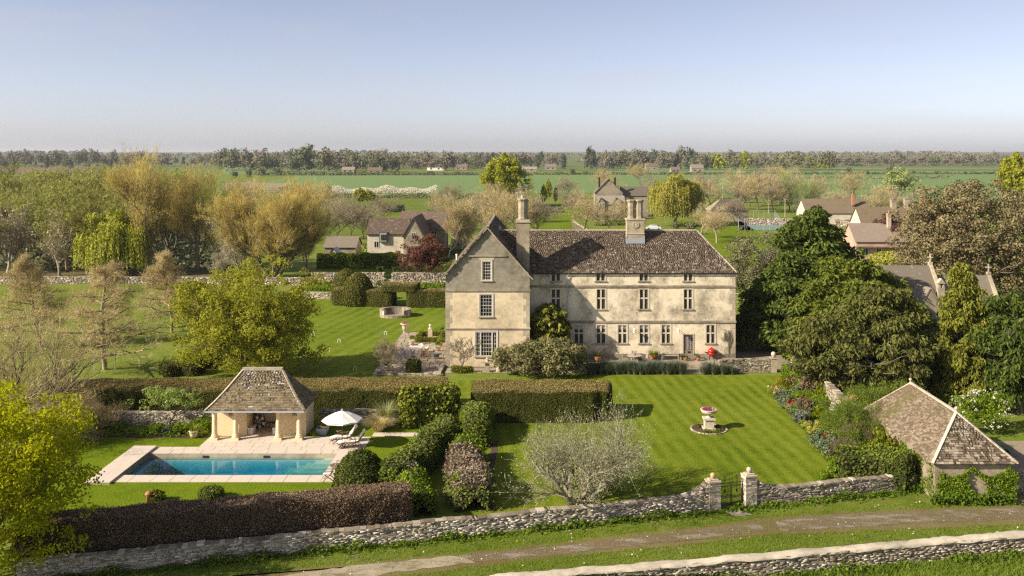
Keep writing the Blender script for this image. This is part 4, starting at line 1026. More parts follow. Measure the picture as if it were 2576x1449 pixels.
# drive beside the house, shaded yard
sheet('drive', rough_poly([(20.45,87.2),(24.8,87.0),(25.6,92),(26,104),(20.45,106)], .05, 1, 3), .02, M['gravel'])
sheet('yard', rough_poly([(28.9,54),(36,54),(36,66),(28.9,66)], .1, 1, 5), .02, M['gravel'])
sheet('soil_bed', rough_poly([(19.6,58.4),(20.0,63.6),(20.4,69),(20.5,76.2),(21.6,79.7),(23.8,85.6),(25.2,86),(25.4,80),(24,71),(23.6,57.8)], .12, .7, 9), .022, M['soil'])
sheet('soil_bed', rough_poly([(-34,68.3),(-23.9,68.3),(-23.9,66.6),(-34,66.9)], .15, .6, 10), .022, M['soil'])
sheet('soil_bed', rough_poly([(-3.0,52.9),(-2.2,53.1),(-2.5,60),(-2.5,66),(-3.0,66)], .1, .6, 11), .024, M['soil'])
M['litter'] = plain('woodland leaf litter', (.115,.098,.042), .95, .05, var=.35, scale=1.2)
sheet('woodland_floor', rough_poly([tuple(G(x_, y_)[:2]) for x_, y_ in ((-140,700),(180,697),(420,694),(600,700),(640,640),(620,560),(560,520),(-200,520))], 1.5, 6, 41), .03, M['litter'])
sheet('orchard_grass', [(-38,146),(-9,146),(-9,165),(-38,165)], .02, M['poollawn'])

# pool: basin, steps, water, deck of slabs
pn = NT('pool plaster'); pv = pn.pos(); M['basin'] = pn.surf(pn.ramp(pn.noise(pv, 1.2, 3), [(.3, (.30,.42,.46)), (.7, (.38,.50,.53))]), .6, .3)
b = MB(); e = .12
b.add([(PXL,PYF,-1.55),(PXR,PYF,-1.05),(PXR,PYB,-1.05),(PXL,PYB,-1.55),(PXL,PYF,-.06),(PXR,PYF,-.06),(PXR,PYB,-.06),(PXL,PYB,-.06)], [(0,1,2,3),(0,4,5,1),(3,2,6,7),(0,3,7,4),(1,5,6,2)])
pool = b.put('swimming_pool', M['basin'], None); pool['kind'] = 'structure'
cb = MB()
for (x0, x1, y0, y1) in ((PXL-.02,PXR+.02,PYB-.02,PYB+.10),(PXL-.02,PXR+.02,PYF-.10,PYF+.02),(PXL-.10,PXL+.02,PYF+.021,PYB-.021),(PXR-.02,PXR+.10,PYF+.021,PYB-.021)): cb.box(x0,x1,y0,y1,-.40,-.03)
cb.put('tile_band', M['trim'], pool)
for i in range(5):
    MB().box(PXR - .02 - 3.3 + i*.62, PXR - .025, PYB - 1.9 + i*.36, PYB - .025, -1.3, -.95 + i*.17).put('step', M['paving'], pool)
for x in (-22.8, -18.6): MB().box(x, x+.4, PYB - .06, PYB - .021, -.25, -.12).put('skimmer', M['iron'], pool)
wn = NT('clear pool water'); ge = wn.n('NewGeometry'); dt = wn.n('VectorMath', operation='DOT_PRODUCT'); wn.l(ge.outputs['Normal'], dt.inputs[0]); wn.l(ge.outputs['Incoming'], dt.inputs[1])
frv = wn.math('ADD', .02, wn.math('MULTIPLY', .90, wn.math('POWER', wn.math('SUBTRACT', 1.0, wn.math('ABSOLUTE', dt.outputs['Value'])), 5.0))); gl = wn.n('BsdfGlossy'); gl.inputs['Roughness'].default_value = .03; tr = wn.n('BsdfTransparent'); tr.inputs[0].default_value = (.90,.97,.98,1)
bp = wn.n('Bump'); bp.inputs['Strength'].default_value = .04; bp.inputs['Distance'].default_value = .1; wn.l(wn.noise(wn.pos(), 1.6, 3), bp.inputs['Height']); wn.l(bp.outputs[0], gl.inputs['Normal'])
mx_ = wn.n('MixShader'); wn.l(frv, mx_.inputs[0]); wn.l(tr.outputs[0], mx_.inputs[1]); wn.l(gl.outputs[0], mx_.inputs[2]); wn.l(mx_.outputs[0], wn.out.inputs[0])
ab = wn.n('VolumeAbsorption'); ab.inputs[0].default_value = (.05,.72,.82,1); ab.inputs[1].default_value = .8; wn.l(ab.outputs[0], wn.out.inputs[1])
wb = MB().add([(PXL-.01,PYF-.01,-2.2),(PXR+.01,PYF-.01,-1.1),(PXR+.01,PYB+.01,-1.1),(PXL-.01,PYB+.01,-2.2),(PXL-.01,PYF-.01,-.24),(PXR+.01,PYF-.01,-.24),(PXR+.01,PYB+.01,-.24),(PXL-.01,PYB+.01,-.24)], [(0,3,2,1),(4,5,6,7),(0,1,5,4),(1,2,6,5),(2,3,7,6),(3,0,4,7)])
wo = wb.put('pool_water', wn.m); wo['kind'] = 'structure'
deck = MB().box(-26.8,-11.8,57.6,PYF-.1,-.05,.008).box(-26.8,-11.8,PYB+.1,64.6,-.05,.008).box(PXR+.1,-11.8,PYF-.1,PYB+.1,-.05,.008).put('pool_deck', M['mortar']); deck['kind'] = 'structure'
def slabs(x0, x1, y0, y1, sx, sy, parent, mat, z=.035, seed=1, gap=.014, name='slab'):
    g = random.Random(seed); ny_ = max(1, round((y1-y0)/sy)); dy = (y1-y0)/ny_
    for j in range(ny_):
        x = x0
        while x < x1 - .02:
            w_ = min(sx * g.uniform(.7, 1.3), x1 - x); w_ = x1 - x if x1 - x - w_ < .25 else w_
            MB().box(x+gap, x+w_-gap, y0+dy*j+gap, y0+dy*(j+1)-gap, z-.05, z + g.uniform(-.003,.003)).put(name, mat, parent); x += w_
slabs(-26.5,-11.8,57.65,PYF+.015,1.2,1.25,deck,M['paving'],.035,1); slabs(-26.5,-11.8,PYB-.015,64.6,1.1,.7,deck,M['paving'],.035,2)
slabs(PXR-.015,-11.8,PYF+.02,PYB-.02,.9,.72,deck,M['paving'],.035,3); slabs(-23.6,-11.8,64.61,66.9,1.0,.75,deck,M['paving'],.035,4); slabs(-11.79,-8.4,67.0,67.9,.9,.9,deck,M['paving'],.035,5)
slabs(-21,-18.8,66.91,67.19,1,.3,deck,M['paving'],.035,6)
cv = thing('pool_cover_box', (-27.3, 61, 0), 'long low pale stone cover housing along the left end of the pool', 'pool cover housing')
MB().box(-28.05,-26.52,57.3,64.4,-.02,.12).put('housing', M['paving'], cv)
for i in range(2):
    for j in range(6): MB().box(-28.09+i*.80, -27.30+i*.80, 57.25+j*1.2, 57.25+j*1.2+1.19, .121, .165).put('slab', M['paving'], cv)
MB().box(-26.52,-26.46,PYF-.1,PYB+.1,-.35,.09).put('slot', M['stringdark'], cv)

# terrace left of the house
ter = MB().prism([(-14.9,85.6),(-8.6,85.6),(-8.5,88.0),(-8.5,105.4),(-14.6,105.6),(-14.6,97)], -.05, .22).put('terrace', M['mortar']); ter['kind'] = 'structure'
g = random.Random(4); y = 85.7
while y < 105:
    h_ = g.uniform(.6, 1.1); x = -14.95
    while x < -8.6:
        w_ = g.uniform(.6, 1.3); MB().prism([(x+.03+g.uniform(0,.05),y+.03),(min(x+w_,-8.55)-.03,y+.03+g.uniform(0,.05)),(min(x+w_,-8.55)-.03-g.uniform(0,.05),y+h_-.03),(x+.03,y+h_-.03-g.uniform(0,.05))], .2, .245+g.uniform(0,.02)).put('flagstone', M['flag'], ter); x += w_
    y += h_
for i in range(16):
    x = -14.95 + i*.4; 
    for k in range(3): MB().box(x + .2*(k%2), x + .2*(k%2) + .37, 85.35, 85.62, k*.09 - .02, k*.09+.065).put('edge_stone', M['drystone'], ter)
fp = MB().box(-8.4, 20.3, 86.4, 91.9, -.05, .02).put('front_terrace', M['mortar']); fp['kind'] = 'structure'
y = 86.4
while y < 91.8:
    h_ = g.uniform(.7, 1.2); x = -8.35
    while x < 20.2:
        w_ = g.uniform(.8, 1.6)
        if not (x + w_ > -8.5 and x < -.3 and y + h_ > 88.9): MB().prism([(x+.03,y+.03),(min(x+w_,20.25)-.03,y+.03+g.uniform(0,.06)),(min(x+w_,20.25)-.03,y+h_-.03),(x+.03,y+h_-.03-g.uniform(0,.06))], .0, .035+g.uniform(0,.015)).put('flagstone', M['flag'], fp)
        x += w_
    y += h_
for i, (yy, zz) in enumerate(((86.9,.30),(86.5,.15))): MB().box(14.0,15.9,yy-.35,yy+.05+.4,0,zz*.5).put('step', M['flag'], fp)

# ---------------------------------------------------------------- walls
def wy(X): return 50.8 + .25 * X
def sweep_left(s, L): t = max(0, (s - (L - 2.4)) / 2.4); return .85 + .03*math.sin(s) + .70 * t ** 2.2
def sweep_right(s, L): t = max(0, 1 - s / 1.7); return .88 + .03*math.sin(s*1.3) + .66 * t ** 2.0
drystone('garden_wall', 'long pale dry stone garden wall running from the beech hedge up to the left gate pier', [(-25, wy(-25)), (10.18, wy(10.18))], .5, .95, hfun=sweep_left, key='drystone2', copekey='drystone', seed=11, sw=(.18,.52), ch=(.04,.085))
drystone('garden_wall', 'dry stone garden wall right of the iron gate, ending at the tiled barn', [(13.05, wy(13.05)), (23.6, wy(23.6)+.1)], .5, .98, hfun=sweep_right, key='drystone', seed=12, sw=(.18,.52), ch=(.04,.085))
drystone('field_wall', 'pale dry stone wall with a white mortared top along the bottom right corner', [(-2, 42.7), (7.7, 44.4), (18, 46.35), (27, 48.0)], .55, .86, key='drystone', seed=13, sw=(.18,.52), ch=(.045,.09))
fw = bpy.data.objects['field_wall']
mc = MB(); Pm_ = resample([(-2, 42.7), (7.7, 44.4), (18, 46.35), (27, 48.0)], .35); g = random.Random(8); V = []
for i, p in enumerate(Pm_):
    d = (Pm_[min(i+1,len(Pm_)-1)] - Pm_[max(0,i-1)]).normalized(); o_ = Vector((d.y,-d.x))
    for t, z in ((.32,.82),(.29,.93),(.12,.98),(-.15,.98),(-.31,.92),(-.31,.82)):
        q = p + o_*(t + g.uniform(-.05,.05)); V.append((q.x,q.y,z+g.uniform(-.035,.035)+.02*math.sin(i*.6)))
mc.add(V, [(i*6+j,(i+1)*6+j,(i+1)*6+j+1,i*6+j+1) for i in range(len(Pm_)-1) for j in range(5)])
M['limecap'] = stone('pale lime mortar cap', (.54,.465,.35), (.38,.32,.235), (.64,.57,.45), .5, 2.5); mc.put('mortar_cap', M['limecap'], fw, True)
drystone('pool_wall', 'low dry stone wall behind the apple tree left of the pool house', [(-34.5, 69.9), (-22.9, 69.9)], .45, 1.0, key='drystone2', seed=14, sw=(.18,.4))
drystone('pool_wall', 'low shaded dry stone wall between pool house and pampas grass', [(-16.3, 70.6), (-9.6, 70.6)], .45, .95, key='drystone', seed=15, sw=(.18,.4))
drystone('terrace_wall', 'low stone wall right of the red barbecue ending at the drive', [(17.6, 86.4), (20.4, 86.9), (23.0, 86.9)], .4, 1.25, key='drystone', seed=16, sw=(.18,.4))
drystone('border_wall', 'tall stone wall running back along the flower border towards the drive', [(25.6, 88.5), (24.2, 71.7), (24.2, 66.5)], .5, 1.75, key='drystone', seed=17, sw=(.2,.5), ch=(.09,.16), limit=200)
drystone('paddock_wall', 'long low stone wall across the far side of the left meadow', [(-92, 146.5), (-52, 145.8), (-34, 145)], .6, 1.1, key='drystone', seed=18, sw=(.3,.7), ch=(.12,.2), limit=120)
drystone('kitchen_garden_wall', 'high old stone wall left of the small garden gateway behind the croquet lawn', [(-34.5, 143), (-23.2, 143)], .5, 2.2, key='drystone', seed=19, sw=(.3,.6), ch=(.12,.2), limit=150)
drystone('kitchen_garden_wall', 'high old stone wall between the small garden gateway and the copper plum tree', [(-21.9, 143), (-9, 143)], .5, 2.2, key='drystone', seed=20, sw=(.3,.6), ch=(.12,.2), limit=150)
drystone('pond_wall', 'low rough stone retaining wall left of the domed yew topiary', [(-34, 131.5), (-27.6, 130.5)], .6, .9, key='drystone', seed=21, sw=(.3,.6), ch=(.14,.2), limit=80)
drystone('drive_wall', 'short sunlit stone wall at the far end of the shaded drive', [(23.6, 100), (27.5, 96)], .5, 2.2, key='drystone', seed=22, sw=(.3,.6), ch=(.12,.2), limit=80)
drystone('lane_wall', 'pale stone wall between the tennis court and the far barn', [(62, 268), (88, 262), (112, 250)], .6, 2.0, key='drystone', seed=23, sw=(.4,.9), ch=(.2,.3), limit=0)
drystone('orchard_wall', 'old stone wall running away behind the bare oak above the manor roof', [(15, 214), (11.5, 262)], .6, 1.6, key='drystone2', seed=24, sw=(.6,1.2), ch=(.3,.4), limit=0)
drystone('yard_wall', 'pale stone wall at the bottom right edge beside the barn', [(28.6, 57.0), (33, 53.4)], .5, 1.3, key='drystone2', seed=25, limit=60)
# gate piers and iron gate
def pier(x, y, h, label, cat='gate pier', sx=.72, sy=.62, ball=.155, ballmat='statue', seed=1):
    r = thing('gate_pier', (x, y, 0), label, cat, 'ball topped gate piers'); MB().obox((x,y,h/2-.03), sx-.12, sy-.12, h-.06, rz=.245).put('core', M['mortar'], r)
    g = random.Random(seed); mats = []; z = 0; Rz = Matrix.Rotation(.245, 3, 'Z')
    while z < h - .02:
        c = g.uniform(.09,.15); c = min(c, h - z)
        for face, half, wid in ((Vector((0,-1,0)), sy/2, sx), (Vector((-1,0,0)), sx/2, sy), (Vector((1,0,0)), sx/2, sy), (Vector((0,1,0)), sy/2, sx)):
            k = g.choice((1,2,2,3)); u = -wid/2
            for i in range(k):
                w_ = wid/k; t = Rz @ Vector((-face.y, face.x, 0)); f_ = Rz @ face; cc = Vector((x,y,z+c/2)) + t*(u+w_/2) + f_*(half-.09+g.uniform(-.01,.01))
                mats.append((mat4(t*(w_-.015), f_*.18, Vector((0,0,c-.014)), cc), 'drystone2')); u += w_
        z += c
    lay('stone', mats, 's', None, r, 120, 'stone_courses')
    MB().obox((x,y,h+.05), sx+.06, sy+.06, .09, rz=.245).obox((x,y,h+.135), sx*.72, sy*.72, .08, rz=.245).put('cap', M['trim'], r)
    prof = [(ball*.5,0),(ball*.45,.04)] + [(ball*math.sin(a), .03+ball - ball*math.cos(a)) for a in [math.pi*i/12 for i in range(2,13)]]
    MB().lathe(prof, (x,y,h+.17), 20).put('ball_finial', M[ballmat], r, True); return r
M['ochreball'] = stone('ochre lichened ball', (.55,.36,.13), (.45,.33,.18), (.60,.48,.30), -.5, 5)
pier(10.53, wy(10.53), 1.58, 'left pier of the iron gate, with an ochre stained stone ball', ballmat='ochreball', seed=2)
pier(12.78, wy(12.78), 1.72, 'right pier of the iron gate, taller, with a pale stone ball', seed=3)
p1, p2 = Vector((10.92, wy(10.92)+.05)), Vector((12.38, wy(12.38)+.05))
ig = thing('iron_gate', ((p1.x+p2.x)/2, (p1.y+p2.y)/2, 0), 'black wrought iron double gate with scrolls between the two ball topped piers', 'gate')
mid = (p1+p2)/2
for a, b in ((p1, mid - (p2-p1).normalized()*.015), (mid + (p2-p1).normalized()*.015, p2)):
    L = (b-a).length; u = (b-a).normalized(); P3 = lambda s, z: Vector((a.x+u.x*s, a.y+u.y*s, z))
    lf = MB()
    for s in (0.02, L-.02): lf.bar(P3(s,.08), P3(s,1.42), .035)
    for z in (.12,.55,.62,1.22,1.40): lf.bar(P3(0,z), P3(L,z), .028)
    leaf = lf.put('gate_leaf', M['iron'], ig)
    bs = MB()
    for i in range(1, 7): bs.bar(P3(L*i/7,.10), P3(L*i/7, 1.40), .014)
    for i in range(1, 14): bs.bar(P3(L*i/14,.10), P3(L*i/14, .6), .011)
    bs.put('bar', M['iron'], leaf)
    sc2 = MB(); c = L/2
    sc2.tube([P3(c+.26*math.cos(t), .95+.26*math.sin(t)) for t in [math.pi*i/10 for i in range(11)]], .013, 5)
    for sg in (-1, 1):
        sc2.tube([P3(c+sg*(.12-.09*math.cos(t)), 1.47+.08*math.sin(t)) for t in [math.pi*2*i/12*.8 for i in range(11)]], .012, 5)
        sc2.bar(P3(c+sg*.3,1.4), P3(c+sg*.3,1.58), .02); sc2.obox(P3(c+sg*.3,1.6), .05,.05,.06)
    sc2.tube([P3(c+.07*math.cos(t), 1.66+.07*math.sin(t)) for t in [math.pi*2*i/12 for i in range(13)]], .012, 5)
    sc2.bar(P3(c,.95), P3(c,1.85), .022); sc2.bar(P3(c-.05,1.78), P3(c+.05,1.78), .022)
    for dz in (0,): sc2.obox(P3(c,.92), .10,.03,.18)
    sc2.put('scrollwork', M['iron'], leaf)
for i, (vx, vt, vb) in enumerate(((1968,1394,1434),(2265,1363,1406),(2452,1350,1394))):
    b = G(vx, vb); s = (vb-HY)/H; m = MB().obox((b.x,b.y,(vb-vt)/s/2), .085,.085,(vb-vt)/s); o = m.put('fence_post', M['tpost'])
    tag(o, ('wooden fence post standing left of the other two by the bottom wall', 'middle wooden fence post in front of the bottom wall', 'wooden fence post nearest the right edge in front of the bottom wall')[i], 'fence post', 'wooden fence posts')
pts = [G(1700,1440)+Vector((0,-.1,.5)), G(1968,1434)+Vector((0,-.05,.62)), G(2265,1406)+Vector((0,-.05,.62)), G(2452,1394)+Vector((0,-.05,.62)), G(2640,1384)+Vector((0,-.05,.62))]
o = MB().tube(pts, .006, 4).put('fence_wire', M['lead']); tag(o, 'thin wire strung along the three wooden fence posts', 'fence wire')
# barn at the right
M['barnwall'] = stone('barn rubble wall', (.34,.275,.185), (.21,.17,.115), (.44,.37,.26), .4, 5, bstr=1.0)
bn = thing('barn', (26.2, 60, 0), 'low stone barn with a tan hipped stone tile roof at the lower right', 'barn')
BX0, BX1, BY0, BY1, BE, BRZ = 23.75, 28.85, 54.3, 65.8, 2.28, 4.72
MB().box(BX0+.25, BX1-.25, BY0+.25, BY1-.25, 0, BE+.1).put('wall', M['barnwall'], bn)
brx, by1, by2 = 26.2, 56.55, 63.4
rfm = MB().add([(BX0,BY0,BE),(BX1,BY0,BE),(BX1,BY1,BE),(BX0,BY1,BE),(brx,by1,BRZ-.03),(brx,by2,BRZ+.1)], [(0,1,4),(1,2,5,4),(2,3,5),(3,0,4,5),(3,2,1,0)])
broof = rfm.put('roof', M['barnroof'], bn)
Bf = lambda u, v: (u, BY0+(by1-BY0)*v, BE+(BRZ-BE)*v)
Bl = lambda u, v: (BX0+(brx-BX0)*v, BY1-u, BE+(BRZ-BE)*v)
Br = lambda u, v: (BX1-(BX1-brx)*v, BY0+u, BE+(BRZ-BE)*v)
T = roof_tiles(Bf, lambda v: BX0+(brx-BX0)*v, lambda v: BX1-(BX1-brx)*v, grade(26,1.2,.7), broof, 'barnroofdark', 31, (.14,.30), .05)
lay('tile', T, 't', None, broof, 150, 'tile_courses')
T = roof_tiles(Bl, lambda v: (BY1-by2)*v, lambda v: (BY1-BY0)-(by1-BY0)*v, grade(28,1.2,.7), broof, 'barnroof', 32, (.15,.32), .045)
lay('tile', T, 't', None, broof, 150, 'tile_courses')
T = roof_tiles(Br, lambda v: (by1-BY0)*v, lambda v: (BY1-BY0)-(BY1-by2)*v, grade(24,1.2,.7), broof, 'barnroof', 33, (.2,.40), .045)
lay('tile', T, 't', None, broof, 0, 'tile_courses')
for a, b in (((BX0,BY0,BE),(brx,by1,BRZ)), ((BX1,BY0,BE),(brx,by1,BRZ)), ((brx,by1,BRZ),(brx,by2,BRZ+.08)), ((brx,by2,BRZ+.08),(BX0,BY1,BE)), ((brx,by2,BRZ+.08),(BX1,BY1,BE))):
    L = (Vector(b)-Vector(a)).length; n_ = int(L/.4)
    for i in range(n_): MB().bar(Vector(a).lerp(Vector(b), i/n_)+Vector((0,0,.06)), Vector(a).lerp(Vector(b), (i+.95)/n_)+Vector((0,0,.065)), .17,.08).put('ridge_stone', M['limecap'], broof)
for y_, z_ in ((by1, BRZ), (by2, BRZ+.1)): MB().lathe([(.05,0),(.05,.1)]+[(.11*math.sin(math.pi*i/8), .1+.11-.11*math.cos(math.pi*i/8)) for i in range(1,9)], (brx,y_,z_+.06), 12).put('ball_finial', M['trim'], broof)

# ---------------------------------------------------------------- hedges and topiary
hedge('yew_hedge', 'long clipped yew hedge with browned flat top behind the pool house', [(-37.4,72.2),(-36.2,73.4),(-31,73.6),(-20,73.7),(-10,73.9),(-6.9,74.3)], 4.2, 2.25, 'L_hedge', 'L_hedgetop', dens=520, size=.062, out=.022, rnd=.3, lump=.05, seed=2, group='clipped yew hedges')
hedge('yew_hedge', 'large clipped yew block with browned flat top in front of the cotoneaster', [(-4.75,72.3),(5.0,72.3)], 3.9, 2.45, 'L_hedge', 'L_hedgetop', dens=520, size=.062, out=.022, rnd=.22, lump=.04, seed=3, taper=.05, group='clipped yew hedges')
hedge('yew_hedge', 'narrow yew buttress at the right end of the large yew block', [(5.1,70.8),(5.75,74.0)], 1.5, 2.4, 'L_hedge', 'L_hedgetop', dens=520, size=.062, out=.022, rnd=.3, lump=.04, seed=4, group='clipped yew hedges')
hedge('laurel_hedge', 'square glossy laurel hedge with pink buds behind the pampas grass', [(-9.9,69.4),(-5.9,70.6)], 1.5, 2.75, 'L_laurel', dens=150, size=.20, rnd=.2, lump=.08, seed=5, out=.10)
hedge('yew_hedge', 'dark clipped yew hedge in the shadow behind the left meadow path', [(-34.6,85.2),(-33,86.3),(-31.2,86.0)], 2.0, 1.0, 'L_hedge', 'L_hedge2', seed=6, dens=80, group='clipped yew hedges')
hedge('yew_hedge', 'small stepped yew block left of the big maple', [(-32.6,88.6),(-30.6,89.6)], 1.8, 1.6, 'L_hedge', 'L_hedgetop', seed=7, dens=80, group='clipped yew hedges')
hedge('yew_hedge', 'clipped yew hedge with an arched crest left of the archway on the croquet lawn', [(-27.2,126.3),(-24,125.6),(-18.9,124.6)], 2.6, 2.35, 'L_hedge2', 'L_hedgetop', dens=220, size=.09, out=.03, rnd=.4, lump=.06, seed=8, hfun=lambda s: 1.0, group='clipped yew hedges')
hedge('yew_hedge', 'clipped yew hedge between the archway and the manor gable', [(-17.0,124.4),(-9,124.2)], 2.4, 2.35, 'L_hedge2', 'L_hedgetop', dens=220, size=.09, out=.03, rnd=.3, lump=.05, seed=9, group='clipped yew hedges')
hedge('yew_arch', 'raised yew arch over the opening in the croquet lawn hedge', [(-20.4,124.9),(-15.6,124.4)], 2.7, 1.05, 'L_hedge2', 'L_hedgetop', dens=220, size=.09, out=.03, rnd=.4, lump=.05, seed=10, z0=2.1)
topiary('yew_dome', 'rear rounded yew dome on the croquet lawn hedge', (-26.2,128.5,0), [(2.0,0),(2.0,1.6),(1.9,2.6),(1.6,3.4),(1.0,4.1),(.4,4.5),(.03,4.6)], 'L_hedge2', 70, .17, seed=11, group='yew domes')
topiary('yew_dome', 'front rounded yew dome rising from the croquet lawn hedge', (-24.0,125.7,0), [(2.1,0),(2.1,1.8),(1.9,2.7),(1.5,3.5),(.9,4.1),(.4,4.35),(.03,4.4)], 'L_hedge2', 70, .17, seed=12, group='yew domes')
topiary('clipped_dome', 'big dark clipped dome bush beside the deck chair at the pool corner', G(907,1224), dome_profile(3.25, 2.25), 'L_boxdark', 260, .11, 'bush', seed=13, out=.05)
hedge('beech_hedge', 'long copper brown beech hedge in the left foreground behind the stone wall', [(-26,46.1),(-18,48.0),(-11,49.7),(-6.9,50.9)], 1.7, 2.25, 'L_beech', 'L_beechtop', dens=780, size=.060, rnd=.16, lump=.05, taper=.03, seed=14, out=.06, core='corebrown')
hedge('path_hedge', 'mixed clipped hedge along the left side of the grass path', [(-6.2,66.2),(-7.2,61.2),(-7.9,57.8),(-8.7,55.8)], 1.7, 1.75, 'L_mixed', 'L_mixtop', dens=200, size=.12, rnd=.45, lump=.16, seed=15, out=.12, group='mixed hedges by the grass path')
hedge('path_hedge', 'brown twiggy low hedge at the near left of the grass path', [(-9.4,57.6),(-7.4,56.4)], 1.5, 1.5, 'L_mixbrown', 'L_mixbrown', dens=200, size=.11, rnd=.4, lump=.15, seed=16, out=.12, core='corebrown', group='mixed hedges by the grass path')
hedge('path_hedge', 'bright green bushy hedge end beside the beech hedge', [(-7.4,55.4),(-6.3,52.2)], 1.5, 1.5, 'L_green', 'L_green', dens=170, size=.13, rnd=.5, lump=.18, seed=17, out=.12, group='mixed hedges by the grass path')
hedge('path_hedge', 'mixed green hedge at the far right of the grass path', [(-4.2,69.6),(-4.1,64.4)], 1.9, 1.9, 'L_mixed', 'L_mixtop', dens=200, size=.12, rnd=.5, lump=.16, seed=18, out=.12, group='mixed hedges by the grass path')
hedge('path_hedge', 'green rounded hedge just behind the purple brown hedge', [(-4.4,62.2),(-4.2,60.2)], 1.9, 1.5, 'L_green', 'L_green', dens=170, size=.12, rnd=.5, lump=.16, seed=19, out=.12, group='mixed hedges by the grass path')
hedge('path_hedge', 'purple brown berberis hedge right of the grass path', [(-4.6,60.2),(-4.2,57.0)], 2.0, 1.6, 'L_berberis', 'L_mixbrown', dens=190, size=.11, rnd=.5, lump=.16, seed=20, out=.12, core='corebrown', group='mixed hedges by the grass path')
hedge('path_hedge', 'dull brown and green hedge nearest the stone wall', [(-4.1,56.8),(-3.4,52.9)], 2.2, 1.65, 'L_mixtop', 'L_mixbrown', dens=210, size=.12, rnd=.5, lump=.2, seed=21, out=.14, core='corebrown', group='mixed hedges by the grass path')
hedge('privet_hedge', 'long mid green hedge in front of the cottage beyond the garden wall', [(-39,166),(-24,166.5)], 2.4, 2.6, 'L_green', 'L_box', dens=40, size=.28, rnd=.4, lump=.15, seed=22)
hedge('evergreen_hedge', 'dense dark green hedge in front of the barn by the garden wall', [(19.6,58.4),(22.0,58.0),(23.45,56.5)], 1.8, 1.95, 'L_boxdark', 'L_mixed', dens=200, size=.13, rnd=.45, lump=.14, seed=23, out=.10)
hedge('box_hedge', 'curved low bright box hedge under the ground floor sash window', [(-7.6,86.9),(-6.7,86.5),(-5.7,86.7)], .55, .55, 'L_box', dens=260, size=.09, rnd=.12, lump=.03, seed=24)
for i, (a, b) in enumerate((((-12.7,99.6),(-9.9,99.6)),((-12.7,103),(-9.9,103)),((-12.6,99.9),(-12.6,102.7)),((-10.0,99.9),(-10.0,102.7)))):
    hedge('box_hedge', ('front side of the low box square round the stone bust','rear side of the low box square round the stone bust','left side of the low box square round the stone bust','right side of the low box square round the stone bust')[i], [a, b], .5, .5, 'L_box', dens=120, size=.11, rnd=.1, lump=.03, seed=25+i, z0=.2, group='box square on the terrace')
hedge('box_hedge', 'low yellow green box edging along the lawn behind the beech hedge', [(-27,49.8),(-22.8,51.0)], .6, .45, 'L_box', dens=200, size=.09, rnd=.15, lump=.05, seed=30)
topiary('box_mound', 'box mound on the edging left of the terracotta finial', G(393,1262), [(.5,0),(.5,.4),(.3,.6),(.03,.7)], 'L_box', 180, .09, 'bush', seed=31)
topiary('box_mound', 'flat topped box block showing above the beech hedge', G(531,1256), [(.75,0),(.72,.5),(.6,.62),(.03,.64)], 'L_mixed', 160, .09, 'bush', seed=32)
topiary('dark_bush', 'square dark evergreen bush at the foot of the left terrace', G(1040,941), [(.66,0),(.68,.9),(.6,1.3),(.03,1.36)], 'L_hedge', 160, .11, 'bush', seed=33)
# ---------------------------------------------------------------- trees near the house
def at(px, py): v = G(px, py); return v
# big maple behind the pool house
g_ = ellenv((0,0,5.2),(6.9,6.0,5.1),.30,-.95,.10)
leafy('maple', 41, 11.2, 14.4, g_, 560, (.45,1.0), 190, .16, 'L_maple', r=.30, aspect=1.2, sk=dict(levels=4, kids=(8,5,4), spread=.9, trunk=.06, up=.15))
plant('maple', 'maple_tree', at(612,946), 'big yellow green maple tree spreading behind the pool house')
# yellow flowering maple bottom left
g_ = ellenv((0,0,5.0),(4.9,4.2,4.6),.45,-.85,.08)
leafy('norway', 42, 9.3, 9, g_, 460, (.4,.85), 170, .13, 'L_norway', r=.2, aspect=1.1)
plant('norway', 'flowering_maple', (-26.3,43.6,0), 'bright yellow flowering maple filling the bottom left corner')
# bare trees on the left meadow
kw = dict(levels=4, kids=(30,6,5), spread=1.2, trunk=.16, ratio=.36, up=.06, wander=.10, conic=.86, stemlen=.97)
bare('lime1', 43, 10.6, 8.6, 'barkbuff', 'L_buff', r=.24, per=4, L=.65, tw=.036, **kw)
bare('lime2', 44, 10.2, 7.4, 'barkbuff', 'L_buff', r=.20, per=4, L=.65, tw=.04, **kw)
bare('lime3', 45, 9.6, 6.0, 'barkbuff', 'L_buff', r=.19, per=4, L=.6, tw=.04, **kw)
plant('lime1', 'bare_tree', at(265,930), 'bare buff young tree with staked trunk in the middle of the left meadow', group='bare young trees on the meadow')
plant('lime2', 'bare_tree', at(106,872), 'tall bare buff tree at the far left of the meadow', group='bare young trees on the meadow', rz=1)
plant('lime3', 'bare_tree', at(432,836), 'bare buff tree left of the big maple by the paddock wall', group='bare young trees on the meadow', rz=2)
kw2 = dict(levels=4, kids=(7,6,5), spread=.62, trunk=.12, ratio=.62, up=.16, wander=.16, sidefrac=.15)
bare('greybare', 46, 9.6, 12.0, 'bark', 'L_buff', r=.22, per=3, L=.9, tw=.03, stems=5, **kw2)
plant('greybare', 'bare_tree', at(0,1088), 'grey bare many stemmed tree fanning out above the yellow maple', group='bare trees left of the pool')
bare('greyshrub', 47, 4.2, 5.6, 'bark', 'L_buff', r=.06, per=3, L=.6, tw=.022, stems=7, buds=2, budsize=.06, **kw2)
plant('greyshrub', 'bare_shrub', at(240,1080), 'tangled grey bare shrub at the left end of the pool wall', 'shrub', 'bare shrubs by the pool', 0, .55)
plant('greyshrub', 'bare_shrub', at(150,1110), 'dark bare shrub leaning over the left pool lawn behind the yellow maple', 'shrub', 'bare shrubs by the pool', 2, .9)
